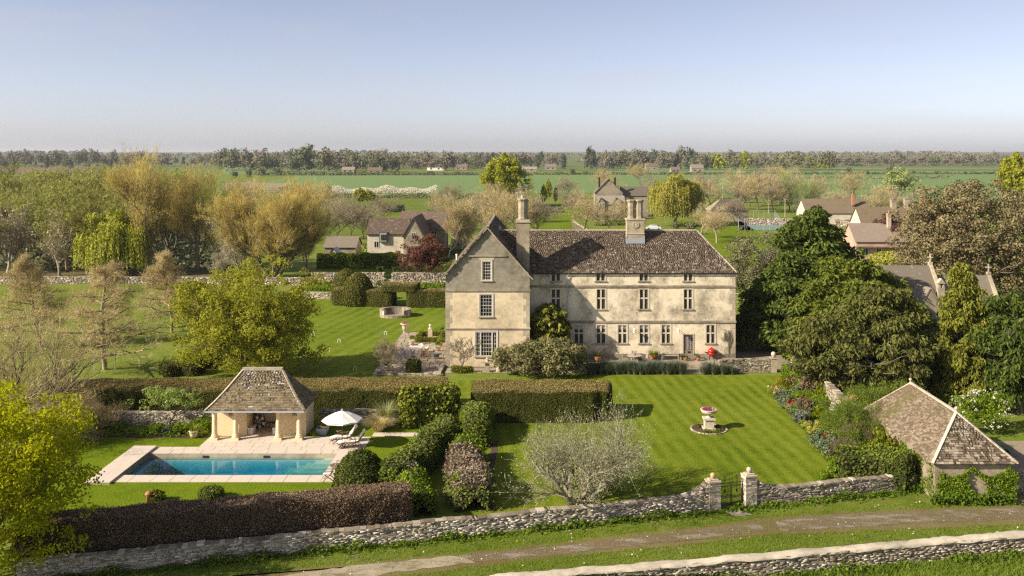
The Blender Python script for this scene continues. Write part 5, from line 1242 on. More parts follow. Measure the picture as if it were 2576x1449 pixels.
# weeping willow and golden willows
weeping('willow', 48, 11.6, 12.4, 'L_weep', 5200, size=(.10,.5), low=.03)
plant('willow', 'weeping_willow', at(288,693), 'yellow green weeping willow in front of the left woodland')
hk = dict(levels=4, kids=(12,8,6), spread=.55, trunk=.16, ratio=.58, up=.34)
hazy('gold1', 49, 23.5, 9.5, 'L_gold', per=9, L=.85, tw=.055, r=.34, **hk)
hazy('gold2', 50, 21.5, 11, 'L_gold', per=9, L=.85, tw=.055, r=.32, **hk)
hazy('olive1', 51, 20, 12, 'L_olive', per=7, L=.9, tw=.06, r=.30, **hk)
hazy('gold3', 52, 18.2, 15.5, 'L_gold', per=10, L=.85, tw=.055, r=.34, stems=4, **dict(hk, spread=.62, up=.22))
plant('gold1', 'golden_willow', at(378,694), 'tallest orange tipped willow standing behind the weeping willow', group='golden willows')
plant('gold2', 'golden_willow', at(500,684), 'orange topped willow right of the tallest one', group='golden willows', rz=1, s=(1.05,1.05,.98))
plant('olive1', 'olive_willow', at(430,676), 'olive budding tree between the two tall golden willows', group='golden willows')
plant('olive1', 'olive_willow', at(548,690), 'olive budding tree right of the two tall golden willows', group='golden willows', rz=2, s=.88)
plant('gold3', 'golden_willow', at(690,706), 'broad orange willow rising behind the big maple', group='golden willows')
plant('olive1', 'olive_willow', at(770,688), 'low olive twiggy tree at the right skirt of the broad orange willow', group='golden willows', rz=4, s=.62)
bare('bloom', 53, 12.5, 7.5, 'barkpale', 'L_bloomtree', r=.18, per=7, L=.8, tw=.05, buds=4, budsize=.16, levels=4, kids=(10,5,4), spread=.7, trunk=.1, up=.25)
plant('bloom', 'blossom_tree', at(600,702), 'grey tree flecked with white blossom left of the broad orange willow')
plant('bloom', 'blossom_tree', at(540,712), 'small white flecked blossom bush beside the bare tree and maple', rz=2, s=.42)
# woodland on the left
hw = dict(levels=4, kids=(9,5,5), spread=.55, trunk=.22, ratio=.6, up=.28, wander=.15)
for i, (mat, sd) in enumerate((('L_bud',61),('L_bud',62),('L_olive',63),('L_twig',64))):
    bare('wood%d' % i, sd, 16, 10, 'barkbuff' if i < 3 else 'barkpale', mat, r=.36, per=4, L=1.0, tw=.075, buds=1, budsize=.55, **hw)
g = random.Random(71); WLAB = ['slender budding lime green tree in the left woodland', 'budding olive green tree in the left woodland', 'olive brown leafing tree in the left woodland', 'grey brown bare tree in the left woodland']
for row, (Y, n, hs) in enumerate(((166,9,.72),(182,12,.82),(202,14,.88),(228,17,.94),(258,19,1.0),(300,20,1.08))):
    for i in range(n):
        px = -90 + (430 + row*22) * (i + g.uniform(.15,.85)) / n; Yj = Y * g.uniform(.96, 1.04); k = g.choice((0,0,1,1,1,2)) if row else g.choice((0,1,3,2))
        if row == 0 and 190 < px < 400: continue
        s = hs * g.uniform(.85, 1.12)
        plant('wood%d' % k, 'woodland_tree', ((px-CX)*Yj/F, Yj, 0), WLAB[k].replace('slender ', '').replace(' in the left woodland', ', ' + ('front rank','second rank','third rank','fourth rank','fifth rank','rearmost rank')[row] + ' of the left wood, ' + ('by the left edge' if px < 60 else 'left of the weeping willow' if px < 200 else 'above the weeping willow' if px < 350 else 'behind the golden willows')), 'tree', 'trees of the left woodland', g.uniform(0, 6.28), (s*1.1, s*1.1, s))
plant('wood3', 'woodland_tree', at(150,694), 'pale grey branching tree at the front of the left woodland', 'tree', 'front trees of the left woodland', 1, .75)
plant('wood2', 'woodland_tree', at(222,690), 'dark trunked tree rising from the middle of the left woodland', 'tree', 'front trees of the left woodland', 3, 1.02)
# undergrowth of the wood
g2 = rs(72); n = 9000; px = g2.uniform(-110, 560, n); Y = g2.uniform(160, 330, n); P = np.stack([(px-CX)*Y/F, Y, np.abs(g2.normal(size=n))*1.1], 1)
stuff_leaves('undergrowth', P, .75, 'L_fargreen', 'brambles and low undergrowth on the woodland floor')
# trees between the cottage and the manor
bare('bare_a', 54, 11, 11, 'bark', 'L_twig', r=.2, per=8, L=.9, tw=.06, **hw)
bare('bare_b', 55, 13, 15, 'bark', 'L_buff', r=.24, per=8, L=1.0, tw=.06, **dict(hw, spread=.7))
bare('birch', 56, 11.5, 5.0, 'birch', 'L_buff', r=.13, per=9, L=.9, tw=.045, **dict(hw, spread=.4, up=.35))
bare('oak', 57, 13, 14, 'barkbuff', 'L_buff', r=.34, per=6, L=.9, tw=.06, levels=4, kids=(8,6,5), spread=.85, trunk=.35, ratio=.62, up=.15, wander=.25)
for px, py, k, s, lab in ((842,604,'bare_a',.95,'dark bare tree left of the shed roof'),(880,598,'bare_a',1.0,'dark bare tree right behind the shed roof'),(915,602,'bare_a',.78,'small bare tree at the cottage gable end')):
    plant(k, 'bare_tree', at(px,py), lab, group='bare trees round the cottage', rz=px, s=s)
for px, py, s, lab in ((1128,648,1.0,'left white stemmed birch behind the copper plum'),(1160,640,1.05,'middle white stemmed birch behind the manor gable'),(1188,646,.9,'right white stemmed birch next to the gable')):
    plant('birch', 'birch_tree', at(px,py), lab, group='birches behind the gable', rz=px, s=s)
for px, py, k, s, lab in ((1235,612,'bare_b',1.0,'tangled bare tree just left of the gable peak'),(1300,604,'bare_b',1.0,'tangled bare tree behind the wing chimney'),(1345,600,'bare_a',.95,'dense bare tree right of the wing chimney'),(1190,604,'bare_a',1.0,'bare tree left of the gable peak behind the birches'),(1270,596,'bare_a',1.1,'bare tree between the gable peak and wing chimney')):
    plant(k, 'bare_tree', at(px,py), lab, group='bare trees behind the gable', rz=px, s=s)
plant('oak', 'bare_oak', at(1470,596), 'spreading bare oak above the left half of the manor roof', rz=1, s=.98)
g_ = ellenv((0,0,11.5),(10.5,9,8.6),.3,-.85,.08)
leafy('poplar', 58, 20.5, 21, g_, 200, (1.2,2.4), 85, .75, 'L_bright', r=.5, aspect=1.2)
plant('poplar', 'poplar_tree', G(1268,520), 'big bright green round tree beyond the wing chimney')
for px, py, h, lab in ((1368,520,.42,'slim bright green poplar nearest the big round tree'),(1398,516,.36,'slim bright green poplar right of the first'),(1380,512,.5,'yellow green poplar behind the slim pair')):
    plant('poplar', 'slim_poplar', at(px,py), lab, group='slim poplars beyond the manor', rz=px, s=(h*.32,h*.32,h))
for px, py, s, lab in ((905,516,.34,'small bright green round tree by the paddock fence'),(818,497,.30,'small round green tree at the field corner'),(925,512,.28,'light green small tree left of the dark holly')):
    plant('poplar', 'small_green_tree', at(px,py), lab, group='small green paddock trees', rz=px, s=s)
plant('poplar', 'small_green_tree', at(942,512), 'small dark round holly in the paddock', group='small green paddock trees', rz=2, s=.18)
weeping('willow2', 59, 15.2, 18, 'L_weep2', 4600, size=(.14,.7), low=.10, r=.5)
plant('willow2', 'weeping_willow', at(1695,568), 'golden weeping willow above the right half of the manor roof')
plant('oak', 'bare_tree', at(1762,600), 'pale bare spreading tree left of the pair on the green right of the roof', group='bare pair on the green', rz=2, s=(.78,.78,.72))
plant('oak', 'bare_tree', at(1803,612), 'pale bare spreading tree right of the pair on the green', group='bare pair on the green', rz=4, s=(.75,.75,.70))
for px, py, k, s, lab in ((1905,534,'bare_b',1.15,'bare brown tree left of the leaning white poplar'),(1945,532,'bare_a',1.2,'dense bare tree behind the tennis court'),(1985,530,'bare_b',1.1,'bare tree in the row behind the tennis court'),(1870,528,'bare_a',1.1,'olive bare tree at the left of the tennis court row'),(2025,528,'bare_b',1.05,'bare tree at the right of the tennis court row'),(2150,516,'bare_b',1.15,'bare rounded tree standing before the big wheat field'),(1540,500,'bare_b',1.1,'bare tree left of the stone house chimney'),(1610,470,'bare_b',1.3,'bare brown tree behind the stone house roof'),(1770,500,'bare_a',1.2,'bare tree right of the golden weeping willow'),(1420,500,'bare_a',1.0,'twiggy tree behind the bare oak'),(1130,520,'bare_a',.9,'small bare tree at the edge of the wheat field')):
    plant(k, 'bare_tree', at(px,py), lab, group='bare trees beyond the manor', rz=px, s=s)
bare('whitepop', 60, 16, 14, 'barkpale', 'L_pale', r=.2, per=8, L=1.4, tw=.05, stems=4, levels=4, kids=(6,5,4), spread=.5, trunk=.15, up=.2, tip_lean=.4)
plant('whitepop', 'white_poplar', at(1995,532), 'pale leaning many stemmed poplar behind the tennis court')
g_ = ellenv((0,0,8.5),(7.5,7,7),.4,-.7,.12); leafy('paletree', 65, 15.5, 14, g_, 110, (1.0,2.0), 70, .6, 'L_pale', r=.35)
plant('paletree', 'pale_tree', at(2262,512), 'pale mint green tree against the big wheat field')
plant('poplar', 'poplar_tree', at(2560,520), 'yellow green tree cut by the right edge above the holm oak', rz=3, s=(.85,.85,1.02))
for px, py, k, s, lab in ((1105,560,'bare_a',.8,'bare tree at the right end of the cottage roof'),(1150,580,'bare_b',.85,'buff bare tree behind the birches'),(1340,560,'bare_a',.8,'dense twiggy tree behind the wing chimney stack'),(1210,540,'bare_b',.9,'olive bare tree before the big round green tree'),(1320,520,'bare_b',1.0,'bare tree right of the big round green tree'),(1440,540,'bare_a',.85,'bare tree at the left of the stone house'),(1530,590,'bare_b',.75,'low bare tree in front of the stone house'),(1600,585,'bare_a',.6,'small bare tree left of the second chimney'),(1850,560,'bare_a',.75,'bare tree at the corner of the far barn'),(1885,520,'bare_b',1.2,'tall bare tree left of the tennis court'),(1925,512,'bare_a',1.4,'tall olive bare tree behind the tennis court'),(1965,516,'bare_b',1.35,'broad bare tree behind the tennis court'),(2050,520,'bare_a',1.2,'bare tree right of the leaning poplar'),(2110,560,'bare_a',.9,'bare tree behind the tallest yew'),(1640,520,'bare_a',1.1,'bare tree between the stone house and the golden willow'),(1790,530,'bare_b',1.0,'buff bare tree at the left of the far barn'),(2190,560,'bare_b',.95,'bare tree in front of the gabled cottage'),(2260,548,'bare_a',.9,'bare tree between the gabled cottage and the holm oak'),(2090,560,'bare_b',.8,'bare tree before the roadside house'),(660,560,'bare_b',1.1,'bare tree left behind the broad orange willow'),(790,560,'bare_b',1.0,'buff tree behind the broad orange willow, right'),(960,560,'bare_a',.8,'bare tree above the cottage roof')):
    plant(k, 'bare_tree', at(px,py), lab, group='bare trees beyond the manor', rz=px, s=s)
# copper plums
g_ = ellenv((0,0,4.3),(4.0,3.6,3.2),.4,-.6,.12); leafy('plum', 66, 7.4, 8, g_, 190, (.45,.9), 110, .22, 'L_plum', r=.18)
plant('plum', 'copper_plum', at(1066,716), 'dark copper plum tree left of the manor gable')
plant('plum', 'copper_plum', at(2244,648), 'dark copper plum tree before the red roofed house', rz=2, s=(1.0,1.0,1.12))
# holm oak, yews, cypress on the right
g_ = ellenv((0,0,8.2),(9.6,8.5,8.6),.55,-.8,.07); leafy('holm', 67, 16.6, 19, g_, 560, (.8,1.5), 170, .26, 'L_holm', r=.5, aspect=1.1)
plant('holm', 'holm_oak', at(2438,768), 'huge brown olive holm oak dome behind the church')
g_ = ellenv((0,0,6.0),(4.6,4.2,5.0),.45,-.9,.1); leafy('greytree', 68, 10.9, 9, g_, 230, (.5,1.0), 150, .17, 'L_grey', r=.25)
plant('greytree', 'grey_green_tree', at(1893,806), 'grey green rounded tree at the right corner of the manor')
kk = dict(up=.15, aspect=2.4, droop=.35, bias=.35, squash=.55)
g_ = coneenv((0,0,.8), 14.6, 7.6, .5, .75); leafy('yew1', 69, 15, 14, g_, 420, (.8,1.5), 260, .22, 'L_yew', r=.5, **kk)
plant('yew1', 'yew_tree', at(2040,880), 'tall dark green spreading yew beside the drive', group='yews by the drive')
g_ = ellenv((0,0,5.2),(5.4,4.6,5.6),.5,-.85,.08); leafy('yew2', 70, 10.8, 10, g_, 320, (.7,1.3), 230, .19, 'L_yew2', r=.4, **kk)
plant('yew2', 'yew_tree', at(2150,930), 'mid green rounded yew in front of the tall dark yew', group='yews by the drive')
plant('yew2', 'yew_tree', at(2020,905), 'small green yew bough overhanging the border wall', group='yews by the drive', rz=2, s=(.42,.42,.62))
g_ = ellenv((0,0,4.0),(6.8,4.6,4.5),.55,-.9,.10); leafy('yew3', 73, 9.0, 13, g_, 480, (.6,1.15), 220, .17, 'L_yew3', r=.4, **dict(kk, droop=.7))
plant('yew3', 'yew_tree', at(2190,1000), 'bronze tinged drooping yew filling the space behind the border wall', group='yews by the drive')
plant('yew3', 'yew_tree', at(2345,985), 'bronze tinged yew left of the weeping cypress', group='yews by the drive', rz=2.5, s=(.55,.55,.66))
g_ = coneenv((0,0,.6), 11.2, 3.0, .6, .7); leafy('cypress', 74, 11.6, 5, g_, 340, (.35,.7), 190, .15, 'L_cyp', r=.25, **dict(kk, droop=1.3, squash=.9))
plant('cypress', 'weeping_cypress', at(2424,1012), 'yellow green weeping cypress right of the church porch')
g_ = ellenv((0,0,4.6),(3.0,3.2,5.0),.5,-.9,.1); leafy('yew4', 75, 9.8, 6, g_, 220, (.55,1.0), 220, .18, 'L_yew', r=.3, **dict(kk, droop=.8))
plant('yew4', 'yew_tree', at(2566,1040), 'dark yew cut by the right edge near the trailer', group='yews by the drive')
plant('yew4', 'yew_tree', at(2510,900), 'dark yew below the church chancel wall', group='yews by the drive', rz=2, s=(.8,.8,.62))
# shrubs by the house and in the garden
g_ = ellenv((0,0,3.0),(1.95,1.2,3.0),.5,-.9,.1); leafy('magnolia', 76, 5.8, 3.6, g_, 150, (.35,.6), 75, .26, 'L_magn', r=.12, aspect=1.7)
plant('magnolia', 'evergreen_magnolia', (1.75,90.6,0), 'glossy evergreen magnolia growing up the corner of the manor')
g_ = ellenv((0,0,1.2),(4.4,3.0,2.1),.6,-.4,.06); leafy('coto', 77, 3.1, 8.8, g_, 260, (.35,.7), 100, .13, 'L_coto', r=.12, aspect=2.0, sk=dict(levels=4, kids=(8,6,5), spread=1.0))
plant('coto', 'cotoneaster', at(1366,942), 'large rounded grey green cotoneaster bush before the manor corner', 'bush')
bare('fruit', 78, 6.4, 8.0, 'barkfruit', 'L_fruit', r=.15, per=2, L=.34, tw=.022, stems=8, buds=2, budsize=.07, levels=4, kids=(6,6,5), spread=.58, trunk=.18, ratio=.62, up=.16, wander=.22, sidefrac=.2)
plant('fruit', 'bare_fruit_tree', at(1450,1272), 'spreading pale barked fruit tree breaking bud behind the garden wall', rz=.6, s=(1.22,1.1,1.06))
g_ = ellenv((0,0,2.3),(2.3,1.7,1.1),.4,-.5,.12); leafy('apple', 79, 3.3, 4.7, g_, 80, (.22,.42), 60, .11, 'L_apple', r=.10, sk=dict(levels=4, kids=(6,5,4), spread=.9, trunk=.3))
plant('apple', 'apple_tree', at(424,1082), 'small leafy apple tree in front of the pool wall')
bare('terracetree', 80, 4.0, 2.9, 'barkgreen', 'L_twig', r=.055, per=6, L=.4, tw=.022, levels=4, kids=(9,5,4), spread=.95, trunk=.4, ratio=.5, up=.1)
plant('terracetree', 'bare_tree', at(991,942), 'small bare flat headed tree at the corner of the left terrace')
for px, py, lab in ((954,716,'left lollipop clipped tree by the small garden gateway'),(997,716,'right lollipop clipped tree by the small garden gateway')):
    p = at(px,py); r = thing('lollipop_tree', p, lab, 'tree', 'lollipop trees by the gateway'); MB().tube([p, p+Vector((0,0,1.9))], .05, 6).put('trunk', M['barkpale'], r)
    V_, F_ = blobcrown(rs(int(px)), ellenv((p.x,p.y,2.3),(.75,.75,.6),.3), 18, (.25,.4), 40, .17); put('crown', npmesh('crown', V_, F_), M['L_boxdark'], r)
g_ = ellenv((0,0,1.5),(1.9,1.6,1.6),.5,-.8,.12); shrub_mesh('whitebush', 81, g_, 90, (.25,.5), 55, .14, 'L_green')
plant('whitebush', 'white_flowering_shrub', at(2462,1088), 'bush covered in white flowers right of the barn roof', 'shrub', s=1.05)
fb = bpy.data.objects['white_flowering_shrub']; V_, F_ = blobcrown(rs(82), ellenv((0,0,1.6),(2.0,1.7,1.7),.85,-.7,.12), 90, (.1,.22), 7, .10)
fo = put('blossom', npmesh('blossom', V_, F_), M['L_white']); fo.parent = fb
# white blossom hedge and far hedge lines
def farhedge(name, lab, a, b, w_, h_, leaf, n, size, cat='hedge', group=None, seed=1, z=0):
    g3 = rs(seed); a, b = np.array(a[:2]), np.array(b[:2]); t = g3.random(n); d = b - a; L = np.linalg.norm(d); nrm = np.array([-d[1], d[0]]) / L
    hh = h_ * (.75 + .3*np.sin(t*L*.35+seed) * np.sin(t*L*.13+1)); th = g3.uniform(-.2, np.pi, n); q = g3.uniform(.75, 1, n)
    off = np.cos(th) * w_/2 * q; zz = np.abs(np.sin(th)) ** .7 * hh * q + z; P = np.concatenate([a + d * t[:, None] + nrm * off[:, None], zz[:, None]], 1)
    N = np.stack([nrm[0]*np.cos(th), nrm[1]*np.cos(th), np.abs(np.sin(th))], 1)
    o = put(name, npmesh(name, *leafcloud(g3, P, size, N, .5)), M[leaf]); return tag(o, lab, cat, group)
farhedge('blossom_hedge', 'long hedge white with blossom along the edge of the wheat field', G(836,487), G(1100,486), 6, 4.4, 'L_white', 15000, .36)
farhedge('field_hedge', 'scrubby brown hedge left of the white blossom hedge', G(700,486), G(838,487), 5, 3.2, 'L_twig', 1500, .8)
farhedge('field_hedge', 'dark low hedge below the white blossom hedge', G(800,497), G(1190,500), 3, 2.4, 'L_fargreen', 4000, .6, seed=3)
farhedge('field_hedge', 'green hedge right of the paddock gate', G(1075,537), G(1195,536), 3, 2.4, 'L_fargreen', 2200, .5, seed=4)
farhedge('field_hedge', 'green hedge left of the paddock gate', G(960,535), G(1015,533), 3.5, 2.8, 'L_fargreen', 1200, .5, seed=5)
farhedge('field_hedge', 'thin hedge at the far left paddock behind the orange willow', G(560,492), G(660,494), 3, 3, 'L_fargreen', 900, .6, seed=6)
farhedge('field_hedge', 'dark hedge bushes along the far edge of the wheat field', G(640,441), G(1340,441), 8, 4, 'L_fargreen', 5000, 1.5, seed=7)
farhedge('field_hedge', 'dark hedge line beyond the wheat field on the right', G(1340,440), G(2560,438), 8, 3.2, 'L_fargreen', 6000, 1.4, seed=8)
farhedge('field_hedge', 'broken hedge between the right fields', G(1860,452), G(2400,449), 6, 3.2, 'L_farolive', 900, 1.3, seed=9)
farhedge('field_hedge', 'hedge line under the far right wood', G(1500,421), G(2600,417), 10, 5, 'L_farbrown', 3500, 2.2, seed=10)
farhedge('field_hedge', 'green hedge above the left half of the manor roof', G(1358,535), G(1420,535), 3, 2.4, 'L_fargreen', 1000, .5, seed=11)
farhedge('lawn_hedge', 'green hedge before the stone house with dormers', G(1500,568), G(1580,566), 2.5, 1.6, 'L_green', 1200, .4, seed=12)
farhedge('bamboo_clump', 'yellow green bamboo screen before the red roofed house', G(2190,668), G(2275,668), 3, 2.6, 'L_weep', 1500, .35, 'bamboo', seed=13)
farhedge('evergreen_hedge', 'dark green clipped hedge at the far end of the drive', G(1850,852), G(1905,860), 2.0, 1.8, 'L_green', 1500, .2, seed=14)
farhedge('shrub_bank', 'pale green shrubs in front of the cottage wall', G(902,640), G(1000,640), 3.5, 3.0, 'L_apple', 1700, .35, 'shrubs', seed=15)
farhedge('shrub_bank', 'bright green bush under the white birches', G(1105,640), G(1200,640), 3, 2.4, 'L_box', 1500, .3, 'shrubs', seed=16)
farhedge('shrub_bank', 'mixed dark shrubs at the foot of the kitchen garden wall', G(770,728), G(845,731), 2.5, 1.6, 'L_green', 1500, .25, 'shrubs', seed=17)
farhedge('shrub_bank', 'low border plants below the kitchen garden wall and plum tree', G(1000,722), G(1118,724), 1.6, .8, 'L_green', 1200, .22, 'shrubs', seed=18)
# the far belts of trees
def fartree(key, seed, leaf, pts, size):
    c = join([blobcrown(rs(seed), ellenv((0,0,cz),(rx,rx,rz),.15,-.9,.15), nb, (.10,.20), 10, size, bias=.6) for cz, rx, rz, nb in pts]); tree_mesh(key, None, c, None, leaf)
fartree('f_brown', 91, 'L_farbrown', [(.56,.36,.44,130)], .085); fartree('f_brown2', 92, 'L_farbrown', [(.5,.5,.5,140)], .08)
fartree('f_olive', 93, 'L_farolive', [(.55,.42,.46,130)], .085); fartree('f_green', 94, 'L_fargreen', [(.5,.46,.5,130)], .085)
fartree('f_dark', 95, 'L_darkconifer', [(.35,.26,.36,60),(.72,.13,.28,30)], .09); fartree('f_bright', 96, 'L_bright', [(.5,.44,.5,40)], .17)
g = random.Random(97)
BELT = [(-60,360,414,383,44,'f_brown f_brown f_brown2 f_olive','above the left woodland'),(-60,360,420,399,30,'f_dark f_brown2 f_green f_olive','under the far left skyline'),
 (340,560,414,388,22,'f_dark f_brown f_brown2','between the golden willow tops'),
 (545,800,428,378,30,'f_olive f_brown f_olive f_green','above the small white barn'),(800,1000,429,386,32,'f_olive f_brown f_green f_brown2','beyond the wheat field, left of the village'),
 (990,1210,425,390,36,'f_brown2 f_olive f_green f_brown','round the far village'),(1190,1420,420,389,34,'f_brown f_brown2 f_dark f_brown','behind the big round green tree'),
 (1480,1780,424,384,52,'f_brown f_olive f_brown2 f_dark f_olive','above the manor chimneys'),(1760,2100,424,390,46,'f_brown f_olive f_olive f_bright','above the right end of the manor roof'),
 (2080,2620,412,386,64,'f_brown f_brown2 f_brown f_olive','along the far right skyline')]
KIND = dict(f_brown='tall bare brown', f_brown2='broad bare brown', f_olive='olive budding', f_green='dark green', f_dark='dark pointed', f_bright='bright green')
for x0, x1, by, ty, n_, ks, where in BELT:
    ks = ks.split()
    for i in range(n_):
        px = x0 + (x1-x0)*(i + g.uniform(0,1))/n_; py = by + g.uniform(-5, 6); Y = F*(H-0)/(py-HY); z = hillz(Y); Y = F*(H-z)/(py-HY) if H-z > 4 else Y
        k = g.choice(ks); top = ty - 6 + abs(g.gauss(0,1))*9 + (g.uniform(0,16) if i % 2 else 0); h = max(6, (py-top)*Y/F) * g.choice((.75,.85,.95,1,1,1.05,1.2)); w_ = h * (g.uniform(.75,1.15) if k != 'f_dark' else .75)
        plant(k, 'far_tree', ((px-CX)*Y/F, Y, hillz(Y)*.95), KIND[k] + ' tree ' + where + ', ' + ('left third','middle third','right third')[min(2, int(3*(px-x0)/(x1-x0)))], 'tree', KIND[k] + ' trees ' + where, g.uniform(0,6.28), (w_,w_,h), whole=True)
g3 = rs(98); P = []; N = []
for i in range(900):
    px = g3.uniform(-150, 2730); Y = g3.uniform(1900, 4600); x = (px-CX)*Y/F; r = g3.uniform(4,9); hh = g3.uniform(6,13)*(1+.25*math.sin(px*.006+2)) + 7*max(0,math.sin(px*.0043+.6)*math.sin(px*.0127)); n_ = 26
    d = sph(g3, n_, .4); P.append(np.array([x, Y, hillz(Y)+hh-r*.8]) + d*np.array([r*1.3,r*1.3,r])); N.append(d)
stuff_leaves('far_wood', np.concatenate(P), 5.0, 'L_farbrown', 'distant brown woodland along the horizon', np.concatenate(N))
for px, py, k, s, lab in ((590,449,'f_green',7,'dark round bush in the far left field, leftmost of its row'),(626,447,'f_green',8,'dark round bush second in the row of the far left field'),(660,444,'f_green',9,'tallest dark bush in the row of the far left field'),(700,442,'f_green',8,'dark bush right end of the row in the far left field'),(2136,442,'f_green',9,'lone dark round bush in the far right field'),(2180,441,'f_olive',6,'small olive bush right of the lone dark bush'),(1520,452,'f_olive',8,'rounded bush behind the bare oak'),(1440,440,'f_green',7,'dark hedge tree beyond the bare oak'),(2240,440,'f_olive',10,'twiggy olive tree at the far right field edge'),(1905,450,'f_brown',8,'bare bush before the far right field')):
    b = at(px,py); plant(k, 'field_bush', b, lab, 'bush', 'bushes in the far fields', px, (s,s,s), whole=True)
for px, py, s, lab in ((1700,580,2.2,'dark bush under the golden weeping willow'),(1738,590,3.0,'round dark bush right of the silver car'),(1860,510,6,'round bush behind the far barn')):
    b = at(px,py); plant('f_green', 'round_bush', b, lab, 'bush', 'bushes round the silver car', px, (s*1.3,s*1.3,s*1.2), whole=True)
# ---------------------------------------------------------------- other buildings
def cottage(name, label, x0, x1, y0, y1, ze, zr, wall, roof, along='x', hip=False, wins=(), chims=(), cat='house', ov=.25, parent=None, winmat='paint'):
    r = parent or thing(name, ((x0+x1)/2, y0, 0), label, cat)
    m = MB().box(x0,x1,y0,y1,-.1,ze)
    if not hip:
        if along == 'x': ym = (y0+y1)/2; m.add([(x0,y0,ze),(x0,y1,ze),(x0,ym,zr-.1),(x1,y0,ze),(x1,y1,ze),(x1,ym,zr-.1)], [(0,2,1),(3,4,5)])
        else: xm = (x0+x1)/2; m.add([(x0,y0,ze),(x1,y0,ze),(xm,y0,zr-.1),(x0,y1,ze),(x1,y1,ze),(xm,y1,zr-.1)], [(0,1,2),(3,5,4)])
    m.put('wall', M[wall], r); f = MB(); a0,a1,b0,b1 = x0-ov,x1+ov,y0-ov,y1+ov; zz = ze-.15
    def slab(c): c = [Vector(p) for p in c]; nn = (c[1]-c[0]).cross(c[2]-c[0]).normalized()*.12; k = len(c); f.add(c+[p+nn for p in c], [tuple(range(k-1,-1,-1)), tuple(range(k,2*k))]+[(i,(i+1)%k,k+(i+1)%k,k+i) for i in range(k)])
    if along == 'x':
        ym = (y0+y1)/2; h = (x1-x0)*.0 if not hip else (y1-y0)/2
        slab([(a0,b0,zz),(a1,b0,zz),(a1-h,ym,zr),(a0+h,ym,zr)]); slab([(a1,b1,zz),(a0,b1,zz),(a0+h,ym,zr),(a1-h,ym,zr)])
        if hip: slab([(a1,b0,zz),(a1,b1,zz),(a1-h,ym,zr)]); slab([(a0,b1,zz),(a0,b0,zz),(a0+h,ym,zr)])
    else:
        xm = (x0+x1)/2; slab([(a1,b0,zz),(a1,b1,zz),(xm,b1,zr),(xm,b0,zr)]); slab([(a0,b1,zz),(a0,b0,zz),(xm,b0,zr),(xm,b1,zr)])
    ro = f.put('roof', M[roof], r)
    for wx_, wz_, ww, wh_, fy in wins:
        y = y0 if fy is None else fy
        wn_ = MB().box(wx_-ww/2-.1,wx_+ww/2+.1,y-.06,y+.02,wz_-.1,wz_).box(wx_-ww/2-.1,wx_-ww/2,y-.06,y+.02,wz_,wz_+wh_).box(wx_+ww/2,wx_+ww/2+.1,y-.06,y+.02,wz_,wz_+wh_).box(wx_-ww/2-.1,wx_+ww/2+.1,y-.06,y+.02,wz_+wh_,wz_+wh_+.1).box(wx_-.04,wx_+.04,y-.055,y+.02,wz_,wz_+wh_).put('window', M[winmat], r)
        for sx in (-1,1): MB().box(min(wx_+sx*.04,wx_+sx*ww/2),max(wx_+sx*.04,wx_+sx*ww/2),y-.03,y-.01,wz_,wz_+wh_).put('pane', M['glass'], wn_)
    for cx_, cy_, cz0, cz1, cw, mt in chims:
        c = MB().box(cx_-cw/2,cx_+cw/2,cy_-cw/2,cy_+cw/2,cz0,cz1).box(cx_-cw/2-.08,cx_+cw/2+.08,cy_-cw/2-.08,cy_+cw/2+.08,cz1,cz1+.15).put('chimney', M[mt], ro)
        MB().lathe([(.16,0),(.13,.5)], (cx_,cy_,cz1+.15), 8).put('chimney_pot', M['terracotta'], c)
    return r
# cottage left of the manor
A = cottage('cottage', 'cream cottage with reddish tile roof and tall stone gable left of the manor', -32.2,-24.6,178,186,5.2,7.9,'cream','redtile','x',wins=[(-30.4,2.6,.8,1.1,None)],ov=.3)
cottage('', '', -25.0,-21.2,177,190,4.7,8.35,'cotswold','redtile','y',parent=A,wins=[(-23.1,4.6,.7,.9,177)],ov=.25)
cottage('', '', -27.5,-18.2,189,197,5.2,8.6,'cotswold','redtile','x',parent=A,wins=[(-20.4,3.4,1.0,1.4,None)],ov=.3)
dm_ = MB().box(-29.8,-28.2,177.5,180,3.6,5.6).put('dormer', M['slate'], A); 
wd = MB().box(-29.6,-28.4,177.42,177.49,3.8,5.3).put('window', M['paint'], A)
for i in range(3): MB().box(-29.5+i*.37,-29.2+i*.37,177.38,177.41,3.95,5.15).put('pane', M['glass'], wd)
cottage('cottage', 'glimpse of a pale cottage gable with chimney behind the birches', -17.5,-14.6,196,204,4.4,6.6,'cotswold','churchroof','y',wins=[(-16.2,1.0,.9,1.6,None)],chims=[(-15.6,199,5.5,8.6,.9,'trim')])
cottage('shed', 'long dark shed roof left of the cottage', -40.5,-34.5,178,184,2.6,4.4,'cotswold','churchroof','x',cat='shed')
gh = thing('greenhouse', (-36.5,168,0), 'small old glazed greenhouse with a pointed gable behind the hedge', 'greenhouse')
MB().box(-37.6,-35.6,168,171,0,2.0).add([(-37.6,168,2.0),(-35.6,168,2.0),(-36.6,168,3.3),(-37.6,171,2.0),(-35.6,171,2.0),(-36.6,171,3.3)], [(0,1,2),(3,5,4)]).put('wall', M['oak'], gh)
for sx in (-1,1):
    for i in range(5):
        m = MB(); a = Vector((-36.6+sx*1.15,167.9+i*.64,1.95)); b = Vector((-36.6,167.9+i*.64,3.4)); nn = Vector((sx*.06,0,.05)); m.add([a+nn,a+nn+Vector((0,.58,0)),b+nn+Vector((0,.58,0)),b+nn,a,a+Vector((0,.58,0)),b+Vector((0,.58,0)),b], [(0,1,2,3),(7,6,5,4),(0,4,5,1),(2,6,7,3)]); m.put('pane', M['gutter'], gh)
